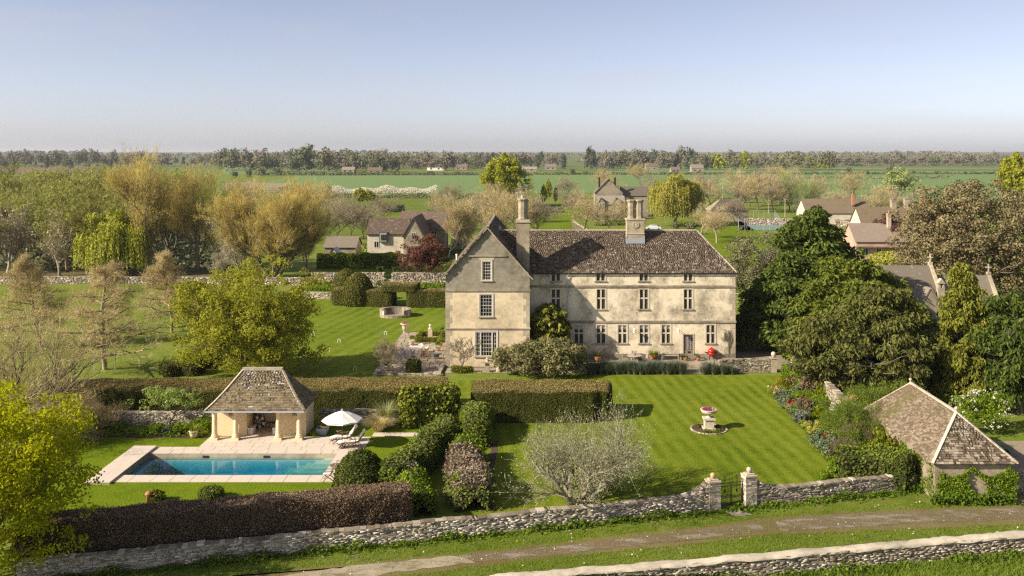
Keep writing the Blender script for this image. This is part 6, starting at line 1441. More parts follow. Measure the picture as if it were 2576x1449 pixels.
dr = MB().box(-36.95,-36.2,167.9,167.98,0,2.2).put('door', M['paint'], gh); MB().box(-36.8,-36.35,167.86,167.895,1.1,2.0).put('pane', M['glass'], dr)
# stone house far behind with dormer gables
B = cottage('stone_house', 'far stone house with gables and two dormers seen left of the willow', 20.5,29,288,296,5.0,7.4,'cotswold','churchroof','x',wins=[(22.6,1.0,1.2,1.4,None),(24.6,1.0,1.1,1.4,None),(21.6,4.0,.9,1.1,287.4),(26.5,4.0,.9,1.1,287.4)])
for cx_ in (21.6, 26.5): cottage('', '', cx_-1.1,cx_+1.1,287.5,292,5.2,7.0,'cotswold','churchroof','y',parent=B,ov=.15)
cottage('', '', 20.5,29.5,300,308,8.0,12.6,'cotswold','barnroof','y',parent=B,chims=[(22.0,302,9.5,12.9,.6,'iron'),(27.2,302,10,12.9,.6,'iron')])
cottage('', '', 29.5,38,302,310,7.0,9.8,'cotswold','churchroof','x',parent=B)
cottage('far_barn', 'long grey roofed barn right of the golden weeping willow', 55,66.5,282,290,3.4,6.6,'cotswold','churchroof','x',True,cat='barn')
cottage('far_cottage', 'brown roofed cottage behind the two telegraph poles', 55.5,61,330,338,5.0,9.5,'cream','churchroof','y',wins=[(58.2,4,1.2,1.2,None)],chims=[(57,334,8,11,.6,'terracotta')])
cottage('roadside_house', 'long tan roofed house behind the tallest yew', 78.5,97,262,272,3.8,7.6,'cream','barnroof','x',chims=[(92.5,264,6,9.0,.7,'terracotta')])
Rr = cottage('gabled_cottage', 'pale gabled cottage with three chimneys left of the holm oak', 81,98,225,233,3.6,7.4,'cream','barnroof','x',chims=[(90.3,229,6.5,9.4,1.2,'chimney'),(93.6,229,6.5,9.5,1.2,'chimney')])
cottage('', '', 93.5,97.6,222,229,3.4,7.6,'cream','barnroof','y',parent=Rr,wins=[(95.6,3.4,1.0,1.1,None)],chims=[(96.4,226,6.5,10.2,.7,'terracotta')])
R2 = cottage('red_roofed_house', 'pink walled house with red tile roof behind the copper plum tree', 63,76,178,186,3.7,6.9,'pinkwall','redtile','x',wins=[(64.8,1.0,.9,1.3,None),(67.4,1.0,.9,1.3,None),(73.5,1.0,.9,1.3,None)],chims=[(70.5,181,5.4,8.9,.7,'trim')])
MB().box(62.8,76.2,177.0,178.0,2.6,2.75).put('porch_roof', M['redtile'], R2)
# church
Cc = thing('church', (45,102,0), 'small grey stone church with crosses on its gables behind the yews', 'church')
cottage('', '', 36,45.7,101.6,108.6,3.9,7.85,'cotswold','churchroof','x',parent=Cc,ov=.05)
cottage('', '', 45.9,52.3,102.6,107.6,3.3,6.7,'cotswold','churchroof','x',parent=Cc,ov=.05,wins=[(50.6,1.0,.9,1.4,None)])
cottage('', '', 41.7,44.2,98.6,102,4.0,6.2,'cotswold','churchroof','y',parent=Cc,ov=.05)
for x, yc, hw_, ze, zr in ((45.7,105.1,3.5,3.9,7.9),(52.4,105.1,2.5,3.3,6.75)):
    for sg in (-1,1):
        for i in range(8): MB().bar(Vector((x,yc,zr+.1)).lerp(Vector((x,yc+sg*(hw_+.25),ze+.05)), i/8), Vector((x,yc,zr+.1)).lerp(Vector((x,yc+sg*(hw_+.25),ze+.05)), (i+.97)/8), .38,.34).put('coping_stone', M['trim'], Cc)
    cr_ = MB().bar((x,yc,zr+.2),(x,yc,zr+1.35),.13).bar((x-.34,yc,zr+.95),(x+.34,yc,zr+.95),.12).bar((x,yc-.3,zr+.95),(x,yc+.3,zr+.95),.12); cr_.obox((x,yc,zr+.3),.42,.42,.25); cr_.put('stone_cross', M['trim'], Cc)
bt = MB().box(43.7,44.4,98.5,99.0,4.2,6.3).box(43.72,43.9,98.52,98.98,6.3,6.75).box(44.2,44.38,98.52,98.98,6.3,6.75).add([(43.6,98.45,6.75),(44.5,98.45,6.75),(44.05,98.45,7.3),(43.6,99.05,6.75),(44.5,99.05,6.75),(44.05,99.05,7.3)], [(0,1,2),(3,5,4),(0,2,5,3),(1,4,5,2)]); bt.put('bellcote', M['trim'], Cc)
# far village
for i, (px, py, w_, h_, wl_, rf_, lab) in enumerate(((578,417,20,7,'white','churchroof','small white barn on the far left field'),(875,432,22,6,'cotswold','churchroof','far stone farmhouse beyond the wheat field, leftmost of the village'),(942,434,24,6,'cotswold','barnroof','far stone house with a paler gable in the village'),(1095,425,34,7,'white','churchroof','long far white house in the village'),(1160,424,26,7,'cotswold','redtile','far house with a red roof in the village'),(1385,424,24,7,'cotswold','churchroof','far stone house between the chimneys'),(1640,424,26,8,'cotswold','redtile','far brown roofed house behind the willow'),(1755,430,22,8,'cotswold','churchroof','far stone house above the golden weeping willow'),(1700,432,16,6,'cotswold','redtile','far low red roofed outbuilding'),(1330,428,30,5,'cotswold','churchroof','far low wall and house right of the big round green tree'))):
    b = at(px,py+4); Y = b.y; x = b.x; w_ *= .62
    cottage('far_house', lab, x-w_/2,x+w_/2,Y,Y+12,h_*.6,h_*1.15,wl_,rf_,'x',wins=[(x-w_*.25,1.4,2.2,2.0,None),(x+w_*.2,1.4,2.2,2.0,None)],chims=[(x+w_*.3,Y+6,h_*.9,h_*1.4,1.2,'cotswold')])
# poles, court, car, fences
for i, (px, pt, pb, lab) in enumerate(((1783,450,502,'telegraph pole left of the pair beside the far cottage'),(1818,459,505,'telegraph pole right of the pair beside the far cottage'),(1933,478,536,'telegraph pole standing before the tennis court'),(1975,498,546,'shorter pole by the lane wall'),(2065,500,560,'slim pole beside the tallest yew'))):
    b = at(px,pb); s = (pb-HY)/H; m = MB().tube([b, b+Vector((0,0,(pb-pt)/s))], [.13,.09], 8)
    m.bar(b+Vector((-.6,0,(pb-pt)/s-.5)), b+Vector((.6,0,(pb-pt)/s-.5)), .09); tag(m.put('telegraph_pole', M['tpost']), lab, 'telegraph pole', 'poles in the village')
c0 = vp((1858,580),(1968,580),(1948,549),(1856,549)); o = sheet('tennis_court', c0, .05, M['court'])
tf = thing('court_fence', c0[0], 'thin wire fence on posts round the tennis court', 'fence')
for a, b in zip(c0, c0[1:]+c0[:1]):
    n_ = 7
    for i in range(n_): p = a.lerp(b, i/n_); MB().tube([p, p+Vector((0,0,2.6))], .05, 5).put('post', M['leadgrey'], tf)
    for z in (1.3, 2.6): MB().bar(a+Vector((0,0,z)), b+Vector((0,0,z)), .05).put('rail', M['leadgrey'], tf)
def car(loc, rz, label, body='car'):
    r = thing('parked_car', loc, label, 'car'); x, y, z = loc; Rm = Matrix.Rotation(rz, 4, 'Z')
    def T_(p): return Vector(loc) + Rm.to_3x3() @ Vector(p)
    prof = [(-2.1,.35),(-2.15,.75),(-1.95,.95),(-1.35,1.0),(-.75,1.45),(.9,1.48),(1.6,1.05),(2.1,.85),(2.15,.4)]; n_ = len(prof)
    V = [T_((a,s*.85*(1 if b_ < 1.1 else .78),b_)) for s in (-1,1) for a,b_ in prof]; MB().add(V, [tuple(range(n_)), tuple(range(2*n_-1,n_-1,-1))]+[(i,n_+i,n_+(i+1)%n_,(i+1)%n_) for i in range(n_)]).put('body', M[body], r)
    for s in (-1,1):
        MB().add([T_((-1.2,s*.80,1.02)),T_((1.4,s*.80,1.02)),T_((.85,s*.70,1.42)),T_((-.7,s*.70,1.42))], [(0,1,2,3)]).put('side_window', M['glass'], r)
        for a in (-1.35,1.35):
            c = T_((a,s*.80,.32)); ax = (Rm.to_3x3() @ Vector((0,1,0)))*.1; MB().tube([c-ax,c+ax], .32, 14).put('wheel', M['tyre'], r)
    MB().add([T_((-1.36,-.65,1.05)),T_((-1.36,.65,1.05)),T_((-.80,.6,1.43)),T_((-.80,-.6,1.43))], [(0,1,2,3)]).put('windscreen', M['glass'], r); return r
car(tuple(at(1645,579)), 2.9, 'silver estate car parked beyond the manor roof ridge'); car((57.5,108,0), 1.2, 'dark blue car parked at the right end of the church', 'blue')
pf = thing('field_gate', at(1040,544), 'pale wooden five bar gate in the paddock hedge', 'gate'); b0 = at(1012,544); b1 = at(1068,544)
for p in (b0,b1): MB().obox(p+Vector((0,0,.8)), .25,.25,1.6).put('gate_post', M['tpost'], pf)
for i in range(5): MB().bar(b0.lerp(b1,.08)+Vector((0,0,.25+i*.27)), b0.lerp(b1,.92)+Vector((0,0,.25+i*.27)), .09).put('rail', M['tpost'], pf)
MB().bar(b0.lerp(b1,.08)+Vector((0,0,.25)), b0.lerp(b1,.92)+Vector((0,0,1.33)), .09).put('brace', M['tpost'], pf)
gw = thing('garden_gate', (-22.55,143,0), 'small dark gate in the gap of the kitchen garden wall', 'gate'); 
for i in range(6): MB().box(-23.1+i*.19,-22.95+i*.19,143,143.06,.05,1.2).put('slat', M['oak'], gw)
# ---------------------------------------------------------------- garden objects
# parasol and loungers
pb = G(861,1126,.035); pa = thing('parasol', pb, 'white parasol standing among the steamer chairs by the pool', 'parasol')
MB().lathe([(.26,0),(.26,.06),(.1,.09),(.05,.25)], pb, 14).put('base', M['slate'], pa); MB().tube([pb+Vector((0,0,.1)), pb+Vector((0,0,2.62))], .026, 8).put('pole', M['teak'], pa)
k = 8; c = pb + Vector((0,0,2.62)); rim = [c+Vector((1.42*math.cos(2*math.pi*(i+.3)/k),1.42*math.sin(2*math.pi*(i+.3)/k),-.62)) for i in range(k)]
cn = MB()
for i in range(k):
    a, b = rim[i], rim[(i+1)%k]; md = (a+b)/2 + Vector((0,0,.03)); m1 = c.lerp(a,.5)+Vector((0,0,.05)); m2 = c.lerp(b,.5)+Vector((0,0,.05)); mm = (m1+m2)/2-Vector((0,0,.025))
    cn.add([c,m1,mm,m2,a,md,b], [(0,1,2),(0,2,3),(1,4,5,2),(2,5,6,3)])
for i in range(k):
    a, b = rim[i], rim[(i+1)%k]; cn.add([a,b,b-Vector((0,0,.07)),a-Vector((0,0,.07))], [(0,3,2,1)])
cn.put('canopy', M['canvas'], pa)
for i in range(k): MB().bar(c-Vector((0,0,.05)), rim[i]+Vector((0,0,-.02)), .022).put('rib', M['teak'], pa)
MB().lathe([(.07,0),(.10,.05),(.02,.12)], c, 8).put('finial', M['oak'], pa)
def lounger():
    r = thing('steamer_chair', (0,0,0), '', 'lounger', 'steamer chairs by the parasol')
    f = MB()
    for s in (-.3,.3):
        f.bar((-1.0,s,.30),(.35,s,.36),.045,.06).bar((.3,s,.34),(.85,s,1.0),.045,.06).bar((-.85,s,.02),(-.35,s,.36),.045).bar((-.15,s,.36),(-.55,s,.02),.045).bar((.15,s,.58),(.65,s,.0),.045).bar((-.1,s,.36),(.35,s,.0),.045)
    f.put('frame', M['teak'], r)
    for s in (-.34,.34): MB().bar((-.25,s,.60),(.6,s,.62),.07,.035).put('arm', M['teak'], r)
    for i in range(7): MB().bar((-.95+i*.19,-.28,.33+i*.007),(-.95+i*.19,.28,.33+i*.007),.09,.02).put('slat', M['teak'], r)
    cu = MB()
    for a, b in (((-1.0,.37),(-.55,.47)),((-.54,.47),(-.1,.41)),((-.09,.41),(.36,.42)),((.37,.44),(.55,.68)),((.56,.69),(.72,.9)),((.73,.91),(.88,1.1))):
        cu.bar((a[0],0,a[1]),(b[0],0,b[1]),.52,.07)
    cu.put('cushion', M['canvas'], r); MB().bar((.76,0,1.0),(.90,0,1.16),.44,.13).put('head_pillow', M['canvas'], r); return r
l1 = lounger(); L1 = G(866,1112,.035); l1.location = L1; l1.rotation_euler = (0,0,.30); l1['label'] = 'rear steamer chair with cream cushion beside the parasol pole'
dup(l1, G(886,1124,.035), .25, label='front steamer chair with cream cushion nearest the pool')
def side_table(loc, label, r_=.3, h=.5):
    t = thing('side_table', loc, label, 'table', 'small teak tables by the pool'); L = Vector(loc); MB().lathe([(r_,h-.03),(r_,h)], L, 16).put('table_top', M['teak'], t)
    for i in range(4): a = 6.283*i/4+.4; MB().bar(L+Vector((r_*.8*math.cos(a),r_*.8*math.sin(a),0)), L+Vector((r_*.5*math.cos(a),r_*.5*math.sin(a),h-.03)), .03).put('leg', M['teak'], t)
side_table(G(853,1100,.035), 'small round table behind the parasol', .22); side_table(G(884,1130,.035), 'small round table tucked by the front steamer chair', .24,.45); side_table(G(846,1196,.035), 'round teak table beside the folding chairs at the pool corner', .42,.68)
def folding_chair(loc, rz, label):
    r = thing('folding_chair', (0,0,0), label, 'chair', 'folding chairs at the pool corner'); f = MB()
    for s in (-.27,.27): f.bar((-.35,s,0),(.30,s,.62),.04).bar((.35,s,0),(-.25,s,.45),.04).bar((-.45,s,.62),(.35,s,.62),.055,.03).bar((.05,s,.35),(.5,s,1.1),.04)
    f.put('frame', M['teak'], r); MB().bar((-.35,0,.44),(.12,0,.40),.5,.04).put('seat', M['canvas'], r)
    for i in range(6): MB().bar((.16,-.21+i*.085,.46),(.49,-.21+i*.085,1.08),.055,.025).put('slat', M['oak'], r)
    r.location = loc; r.rotation_euler = (0,0,rz); return r
folding_chair(G(827,1208,.035), .12, 'folding reclining chair facing the pool at its right corner'); folding_chair(G(868,1182,.035), -.5, 'folding chair mostly hidden behind the clipped dome bush')
# things in the pool house
lb = thing('swim_ring', (-20.62,68.85,.55), 'green and white striped swim ring leaning inside the pool house', 'swim ring')
for i in range(12):
    m = MB(); V = []
    for a in range(3):
        t = 2*math.pi*(i+a/2)/12
        for b in range(10):
            q = 2*math.pi*b/10; rr = .38+.13*math.cos(q); V.append((-20.62+rr*math.cos(t), 68.85+.13*math.sin(q), .55+rr*math.sin(t)))
    m.add(V, [(a*10+b,a*10+(b+1)%10,(a+1)*10+(b+1)%10,(a+1)*10+b) for a in range(2) for b in range(10)]); m.put('segment', M['white'] if i % 2 else M['green'], lb, True)
bt = thing('iron_bench', (-19.6,68.8,0), 'dark scrolled iron bench inside the pool house', 'bench'); MB().box(-20.0,-19.25,68.65,69.0,.48,.52).put('seat', M['rust'], bt)
for x in (-19.95,-19.3):
    for y in (69.18,68.856): MB().tube([(x,y,.48),(x+.08*(1 if x<-19.6 else -1),y,.3),(x,y,.12),(x-.1*(1 if x<-19.6 else -1),y,.02)], .018, 6).put('leg', M['rust'], bt)
for x, lab in ((-20.98,'left white wooden box at the pool house niche'),(-19.16,'right white wooden box behind the third column')):
    m = thing('storage_box', (x,67.4,0), lab, 'box', 'white boxes at the pool house'); MB().box(x-.0,x+.36,67.35,68.1,.05,.48).put('box_body', M['white'], m); MB().box(x-.02,x+.38,67.33,68.12,.481,.53).put('lid', M['white'], m); MB().box(x+.11,x+.25,67.335,67.349,.38,.41).put('hand_hole', M['iron'], m)
def pot(loc, r, h, mat, label, plantkey=None, ps=1, group=None, rz=0, name='flower_pot'):
    L = Vector(loc); t = thing(name, L, label, 'plant pot', group); MB().lathe([(r*.62,0),(r*.95,h*.55),(r,h*.86),(r*1.12,h*.88),(r*1.12,h),(r*.95,h),(r*.9,h*.9),(.02,h*.88)], L, 16).put('pot', M[mat], t, True)
    if plantkey:
        me = TREES[plantkey][1]; p = bpy.data.objects.new('plant', me); COL.objects.link(p); p.parent = t; p.location = (0,0,h*.85); p.scale = (ps,)*3; p.rotation_euler = (0,0,rz)
    return t
tuft_mesh('tuft', 101, 90, .75, .75, .05, 'L_strap'); tuft_mesh('grasses', 102, 800, 1.5, 1.4, .035, 'L_grass', .7); tuft_mesh('pampas', 103, 500, 2.6, 1.5, .03, 'L_pampas', .6); tuft_mesh('iris', 104, 60, .7, .35, .05, 'L_green', .3)
pot(G(487,1101,.03), .30,.52,'buffpot','buff pot with leafy plant left of the pool house','tuft',1.0,'buff pots by the pool house'); pot(G(817,1090,.03), .34,.62,'buffpot','buff pot with leafy plant right of the pool house','tuft',1.15,'buff pots by the pool house',1)
tr_ = thing('stone_trough', (-15.6,67.7,0), 'weathered grey planter trough right of the pool house', 'planter'); m = MB(); m.box(-15.95,-15.2,67.3,67.37,0,.48).box(-15.95,-15.2,68.0,68.07,0,.48).box(-15.95,-15.88,67.371,67.999,0,.48).box(-15.27,-15.2,67.371,67.999,0,.48); m.put('trough_side', M['leadgrey'], tr_); MB().box(-15.87,-15.28,67.38,67.99,.05,.34).put('soil', M['soil'], tr_)
plant('tuft', 'strap_plant', G(790,1097), 'low strap leaved clump at the corner of the pool house', 'plant', s=.7)
plant('grasses', 'ornamental_grass', G(955,1084), 'large straw coloured fountain grass near the parasol', 'ornamental grass', s=1.05); plant('pampas', 'pampas_grass', G(968,1072), 'tall green and cream pampas grass behind the fountain grass', 'ornamental grass')
# urn on the lawn
ub = G(1783,1080); bed = MB(); bed.lathe([(1.3,0),(1.3,.02),(.02,.03)], ub+Vector((0,0,.02)), 32); ro_ = bed.put('urn_bed', M['soil']); ro_['kind'] = 'structure'
for i in range(30):
    a = 6.283*i/30; MB().obox(ub+Vector((1.32*math.cos(a),1.32*math.sin(a),.04)), .12,.24,.08,a+math.pi*0).put('edging_stone', M['drystone'], ro_)
ur = thing('garden_urn', ub, 'large stone urn of magenta flowers on a square pedestal in the front lawn', 'urn')
MB().obox(ub+Vector((0,0,.09)), .92,.92,.18).obox(ub+Vector((0,0,.48)), .66,.66,.60).obox(ub+Vector((0,0,.83)), .86,.86,.12).put('pedestal', M['statue'], ur)
MB().lathe([(.24,.89),(.26,.93),(.13,.99),(.12,1.08),(.24,1.16),(.52,1.27),(.58,1.38),(.55,1.44),(.64,1.50),(.62,1.53),(.52,1.50),(.02,1.46)], ub, 24).put('bowl', M['statue'], ur, True)
V_, F_ = blobcrown(rs(105), lambda r_, n: np.stack([(a:=r_.uniform(0,6.28,n))*0+np.cos(a)*.4+ub.x, np.sin(a)*.4+ub.y, a*0+1.5+ub.z],1), 26, (.08,.15), 22, .07); put('flowers', npmesh('flowers', V_, F_), M['L_magenta'], ur)
V_, F_ = blobcrown(rs(106), lambda r_, n: np.stack([r_.normal(0,.14,n)+ub.x, r_.normal(0,.14,n)+ub.y, np.zeros(n)+1.52],1), 12, (.08,.14), 22, .07); put('foliage', npmesh('foliage', V_, F_), M['L_bronzefoliage'], ur)
shrub_mesh('thyme', 107, ellenv((0,0,.08),(.4,.4,.12),.2,-.3), 16, (.1,.18), 30, .06, 'L_yew2')
for i, (a, lab) in enumerate(((2.6,'low thyme mound left of the pedestal'),(.3,'low thyme mound right of the pedestal'),(4.4,'low thyme mound before the pedestal'),(5.4,'low thyme mound at the front right of the pedestal'))): plant('thyme', 'thyme_mound', ub+Vector((.85*math.cos(a),.85*math.sin(a),.03)), lab, 'plant', 'thyme round the pedestal', a)
# urn, obelisk, steps on the croquet lawn
u2 = G(1018,842); t = thing('small_urn', u2, 'slender stone urn with magenta flowers at the terrace corner', 'urn'); MB().lathe([(.24,0),(.24,.1),(.16,.16),(.11,.34),(.2,.42),(.26,.7),(.30,1.0),(.27,1.1),(.52,1.24),(.5,1.28),(.02,1.25)], u2, 16).put('bowl', M['statue'], t, True)
V_, F_ = blobcrown(rs(108), ellenv((u2.x,u2.y,1.32),(.28,.28,.12),.2), 10, (.1,.16), 22, .08); put('flowers', npmesh('flowers', V_, F_), M['L_magenta'], t)
ob = Vector((-11.35,101.3,.22)); t = thing('bust_pillar', ob, 'carved stone bust on a tapering pillar inside the box square', 'sculpture'); MB().add([(ob.x+a*.28,ob.y+b*.28,.22) for a,b in ((-1,-1),(1,-1),(1,1),(-1,1))]+[(ob.x+a*.20,ob.y+b*.20,1.35) for a,b in ((-1,-1),(1,-1),(1,1),(-1,1))], [(0,3,2,1),(4,5,6,7),(0,1,5,4),(1,2,6,5),(2,3,7,6),(3,0,4,7)]).put('pillar', M['trim'], t)
MB().lathe([(.22,1.35),(.2,1.45),(.09,1.5),(.10,1.56),(.16,1.64),(.17,1.76),(.12,1.86),(.03,1.9)], ob*Vector((1,1,0)) if False else Vector((ob.x,ob.y,0)), 14).put('bust', M['statue'], t, True)
cs = G(995,795); t = thing('stone_seat_circle', cs, 'round sunken stone seat with curved steps on the croquet lawn', 'stone steps')
def ring(r0, r1, z0, z1, a0, a1, n_, nm, mat, sy=.85):
    for i in range(n_):
        p, q = a0+(a1-a0)*i/n_, a0+(a1-a0)*(i+.94)/n_; pts = [(cs.x+r*math.cos(a), cs.y+r*sy*math.sin(a)) for r, a in ((r0,p),(r1,p),(r1,q),(r0,q))]; MB().prism(pts, z0, z1).put(nm, M[mat], t)
ring(1.62,2.0,0,.85,-.9,math.pi+.9,26,'wall_stone','drystone'); ring(1.58,2.05,.852,.94,-.9,math.pi+.9,22,'cope_stone','flag')
for i in range(3): ring(.0 if i == 0 else .45*i, 2.1-.42*i if False else .45*(i+1)+.9, 0, .12+.16*(2-i) if False else .10+.13*i, 3.9,5.5,6,'step','flag')
for i in range(3): ring(1.1+.2*i,1.62,0,.25+.2*i,.2,math.pi-.2,12,'bench_step','flag')
# croquet
for i, (px, py, lab) in enumerate(((787.5,844,'white croquet hoop nearest the maple on the left'),(853,863,'white croquet hoop near the middle of the croquet lawn'),(970,843,'white croquet hoop left of the slender urn'),(803,910,'white croquet hoop beside the maple, front left'),(893,933,'white croquet hoop nearest the long yew hedge'))):
    b = G(px,py); tag(MB().tube([b+Vector((-.14,0,0)),b+Vector((-.14,0,.36)),b+Vector((-.08,0,.42)),b+Vector((.08,0,.42)),b+Vector((.14,0,.36)),b+Vector((.14,0,0))], .026, 6).put('croquet_hoop', M['white']), lab, 'croquet hoop', 'croquet hoops')
b = G(829,884); t = thing('croquet_peg', b, 'banded croquet peg in the middle of the croquet lawn', 'croquet peg')
for i, c in enumerate(('white','red','white','iron')): MB().tube([b+Vector((0,0,i*.14)), b+Vector((0,0,i*.14+.139))], .04, 8).put('band', M[c], t)
# terrace table and wicker chairs
tb = Vector(G(1043,893,.25)); t = thing('round_table', tb, 'pale round dining table on the left terrace', 'table'); MB().lathe([(.85,.70),(.88,.72),(.88,.75),(.02,.76)], tb, 24).put('table_top', M['wicker'], t); MB().lathe([(.35,0),(.3,.06),(.12,.12),(.12,.7)], tb, 12).put('pedestal', M['wicker'], t)
def wicker():
    r = thing('wicker_chair', (0,0,0), '', 'chair', 'wicker chairs round the terrace table')
    MB().lathe([(.27,0),(.30,.3),(.31,.42),(.02,.43)], (0,0,0), 14).put('seat', M['wicker'], r); V = []; n_ = 11
    for zi in range(4):
        for i in range(n_):
            a = math.pi*(-.62+1.24*i/(n_-1)); hgt = [.4,.58,.72,.62+.28*max(0,math.cos(a))][zi]; rr = .31+.06*zi/3; V.append((rr*math.cos(a), rr*math.sin(a), hgt))
            V.append(((rr-.04)*math.cos(a), (rr-.04)*math.sin(a), hgt))
    Fc = []
    for zi in range(3):
        for i in range(n_-1):
            a = (zi*n_+i)*2; b_ = a+2*n_; Fc += [(a,a+2,b_+2,b_),(a+1,b_+1,b_+3,a+3)]
    for i in range(n_-1): a = (3*n_+i)*2; Fc.append((a,a+2,a+3,a+1))
    MB().add(V,Fc).put('backrest', M['wicker'], r, True); return r
wc = None
for a, lab in ((4.3,'wicker chair in front of the terrace table, left of two'),(5.1,'wicker chair in front of the terrace table, right of two'),(3.3,'wicker chair at the left end of the terrace table'),(.2,'wicker chair at the right end of the terrace table'),(1.2,'wicker chair behind the terrace table, nearer the house'),(2.2,'wicker chair behind the terrace table, nearer the lawn')):
    p = tb+Vector((1.15*math.cos(a),1.15*math.sin(a),0))
    if wc is None: wc = wicker(); wc.location = p; wc.rotation_euler = (0,0,a); wc['label'] = lab
    else: dup(wc, p, a, label=lab)
V0 = Vector((-9.6,91.4,.25)); t = thing('low_table', V0, 'low grey slate table against the gable wall on the terrace', 'table'); MB().obox(V0+Vector((0,0,.5)), 1.0,.7,.05).put('table_top', M['slate'], t); MB().obox(V0+Vector((0,0,.24)), .5,.4,.48).put('pedestal', M['slate'], t)
shrub_mesh('potbush', 109, ellenv((0,0,.25),(.3,.3,.28),.2,-.5), 14, (.12,.2), 26, .09, 'L_green'); shrub_mesh('potbush2', 110, ellenv((0,0,.25),(.35,.35,.25),.2,-.5), 14, (.12,.2), 26, .09, 'L_bluegrey')
for px, py, r, h, mt, pk_, lab in ((1102,883,.32,.5,'statue','potbush','pale stone pot with a bush beside the slate table'),(1109,872,.2,.45,'terracotta','potbush','terracotta pot against the terrace gable wall'),(1116,853,.3,.5,'iron','potbush2','black tub near the terrace gable wall, nearer'),(1113,862,.3,.5,'iron',None,'empty black tub beside the gable wall'),(1036,868,.3,.5,'statue','potbush','pale pot behind the wicker chairs'),(968,897,.38,.55,'statue','potbush','wide stone bowl at the edge of the terrace'),(974,933,.3,.5,'statue','potbush2','stone pot at the front left corner of the terrace'),(1113,842,.3,.4,'iron','potbush','dark pot at the far end of the terrace')): pot(G(px,py,.24), r, h, mt, lab, pk_, 1.1, 'pots on the left terrace', px)
# front terrace of the manor
for px, py, ps, lab in ((1503,903,1.05,'potted strap leaved plant left of the garden table, in shade'),(1572,893,1.25,'large potted strap leaved plant behind the garden table'),(1642,900,1.3,'large potted strap leaved plant left of the wooden bench')): pot(G(px,py+6,.04), .34,.5,'terracotta', lab,'tuft',ps,'strap leaved pots on the front terrace',px)
for px, py, lab in ((1714,906,'pair of small terracotta pots left of the door'),(1724,908,'small terracotta pot right by the bench end'),(1749,905,'terracotta pot right of the door, rear'),(1756,908,'terracotta pot right of the door, front')): pot(G(px,py,.04), .17,.3,'terracotta',lab,'potbush2',.8,'small pots by the door',px)
bp_ = G(1685,905,.04); t = thing('wooden_bench', bp_, 'weathered silver wooden bench against the manor wall', 'bench')
for i in range(3): MB().box(bp_.x-.8,bp_.x+.8,bp_.y-.22+i*.15,bp_.y-.10+i*.15,.46,.50).put('seat_slat', M['oak'], t)
for i in range(13): MB().box(bp_.x-.76+i*.122,bp_.x-.68+i*.122,bp_.y+.26,bp_.y+.29,.56,.98).put('back_slat', M['oak'], t)
MB().box(bp_.x-.84,bp_.x+.84,bp_.y+.24,bp_.y+.31,.981,1.06).put('top_rail', M['oak'], t)
for sx in (-.82,.82):
    for y in (-.22,.28): MB().box(bp_.x+sx-.035,bp_.x+sx+.035,bp_.y+y-.035,bp_.y+y+.035,.03,.66 if y<0 else .98).put('leg', M['oak'], t)
    MB().box(bp_.x+sx-.04,bp_.x+sx+.04,bp_.y-.27,bp_.y+.24,.661,.71).put('arm', M['oak'], t)
tp = G(1596,912,.04); t = thing('garden_table', tp, 'round weathered garden table in front of the manor windows', 'table'); MB().lathe([(.72,.68),(.72,.73)], tp, 22).put('table_top', M['oak'], t)
for i in range(4): a = 6.283*i/4+.7; MB().bar(tp+Vector((.5*math.cos(a),.5*math.sin(a),0)), tp+Vector((.35*math.cos(a),.35*math.sin(a),.68)), .06).put('leg', M['oak'], t)
pot(tp+Vector((.05,0,.73)), .12,.2,'terracotta','small empty terracotta pot on the garden table')
def garden_chair():
    r = thing('garden_chair', (0,0,0), '', 'chair', 'chairs round the garden table'); MB().obox((0,0,.43),.5,.5,.04).put('seat', M['oak'], r)
    for sx in (-.23,.23):
        for y in (-.23,.23): MB().obox((sx,y,.22 if y<0 else .48),.05,.05,.44 if y<0 else .96).put('leg', M['oak'], r)
    for i in range(5): MB().obox((-.18+i*.09,.235,.70),.06,.025,.46).put('slat', M['oak'], r)
    return r
gc = None
for dx, dy, a, lab in ((-.95,-.1,1.4,'garden chair left of the round garden table'),(.1,.85,0,'garden chair behind the round garden table'),(1.05,.1,-1.3,'garden chair right of the round garden table')):
    p = tp+Vector((dx,dy,0))
    if gc is None: gc = garden_chair(); gc.location = p; gc.rotation_euler = (0,0,a); gc['label'] = lab
    else: dup(gc, p, a, label=lab)
kb = G(1790,906,.04); t = thing('barbecue', kb, 'egg shaped red ceramic barbecue on a black stand', 'barbecue'); MB().lathe([(.12,.42),(.26,.5),(.36,.66),(.385,.80)], kb, 20).put('bowl', M['red'], t, True); MB().lathe([(.385,.83),(.36,1.0),(.26,1.14),(.10,1.22),(.08,1.22),(.08,1.30),(.02,1.31)], kb, 20).put('lid', M['red'], t, True); MB().lathe([(.39,.80),(.39,.83)], kb, 20).put('band', M['iron'], t)
for i in range(4): a = 6.283*i/4+.7; MB().bar(kb+Vector((.34*math.cos(a),.34*math.sin(a),0)), kb+Vector((.24*math.cos(a),.24*math.sin(a),.55)), .05).put('leg', M['iron'], t)
for s in (-1,1): MB().obox(kb+Vector((s*.55,0,.78)), .28,.4,.04).put('side_shelf', M['iron'], t)
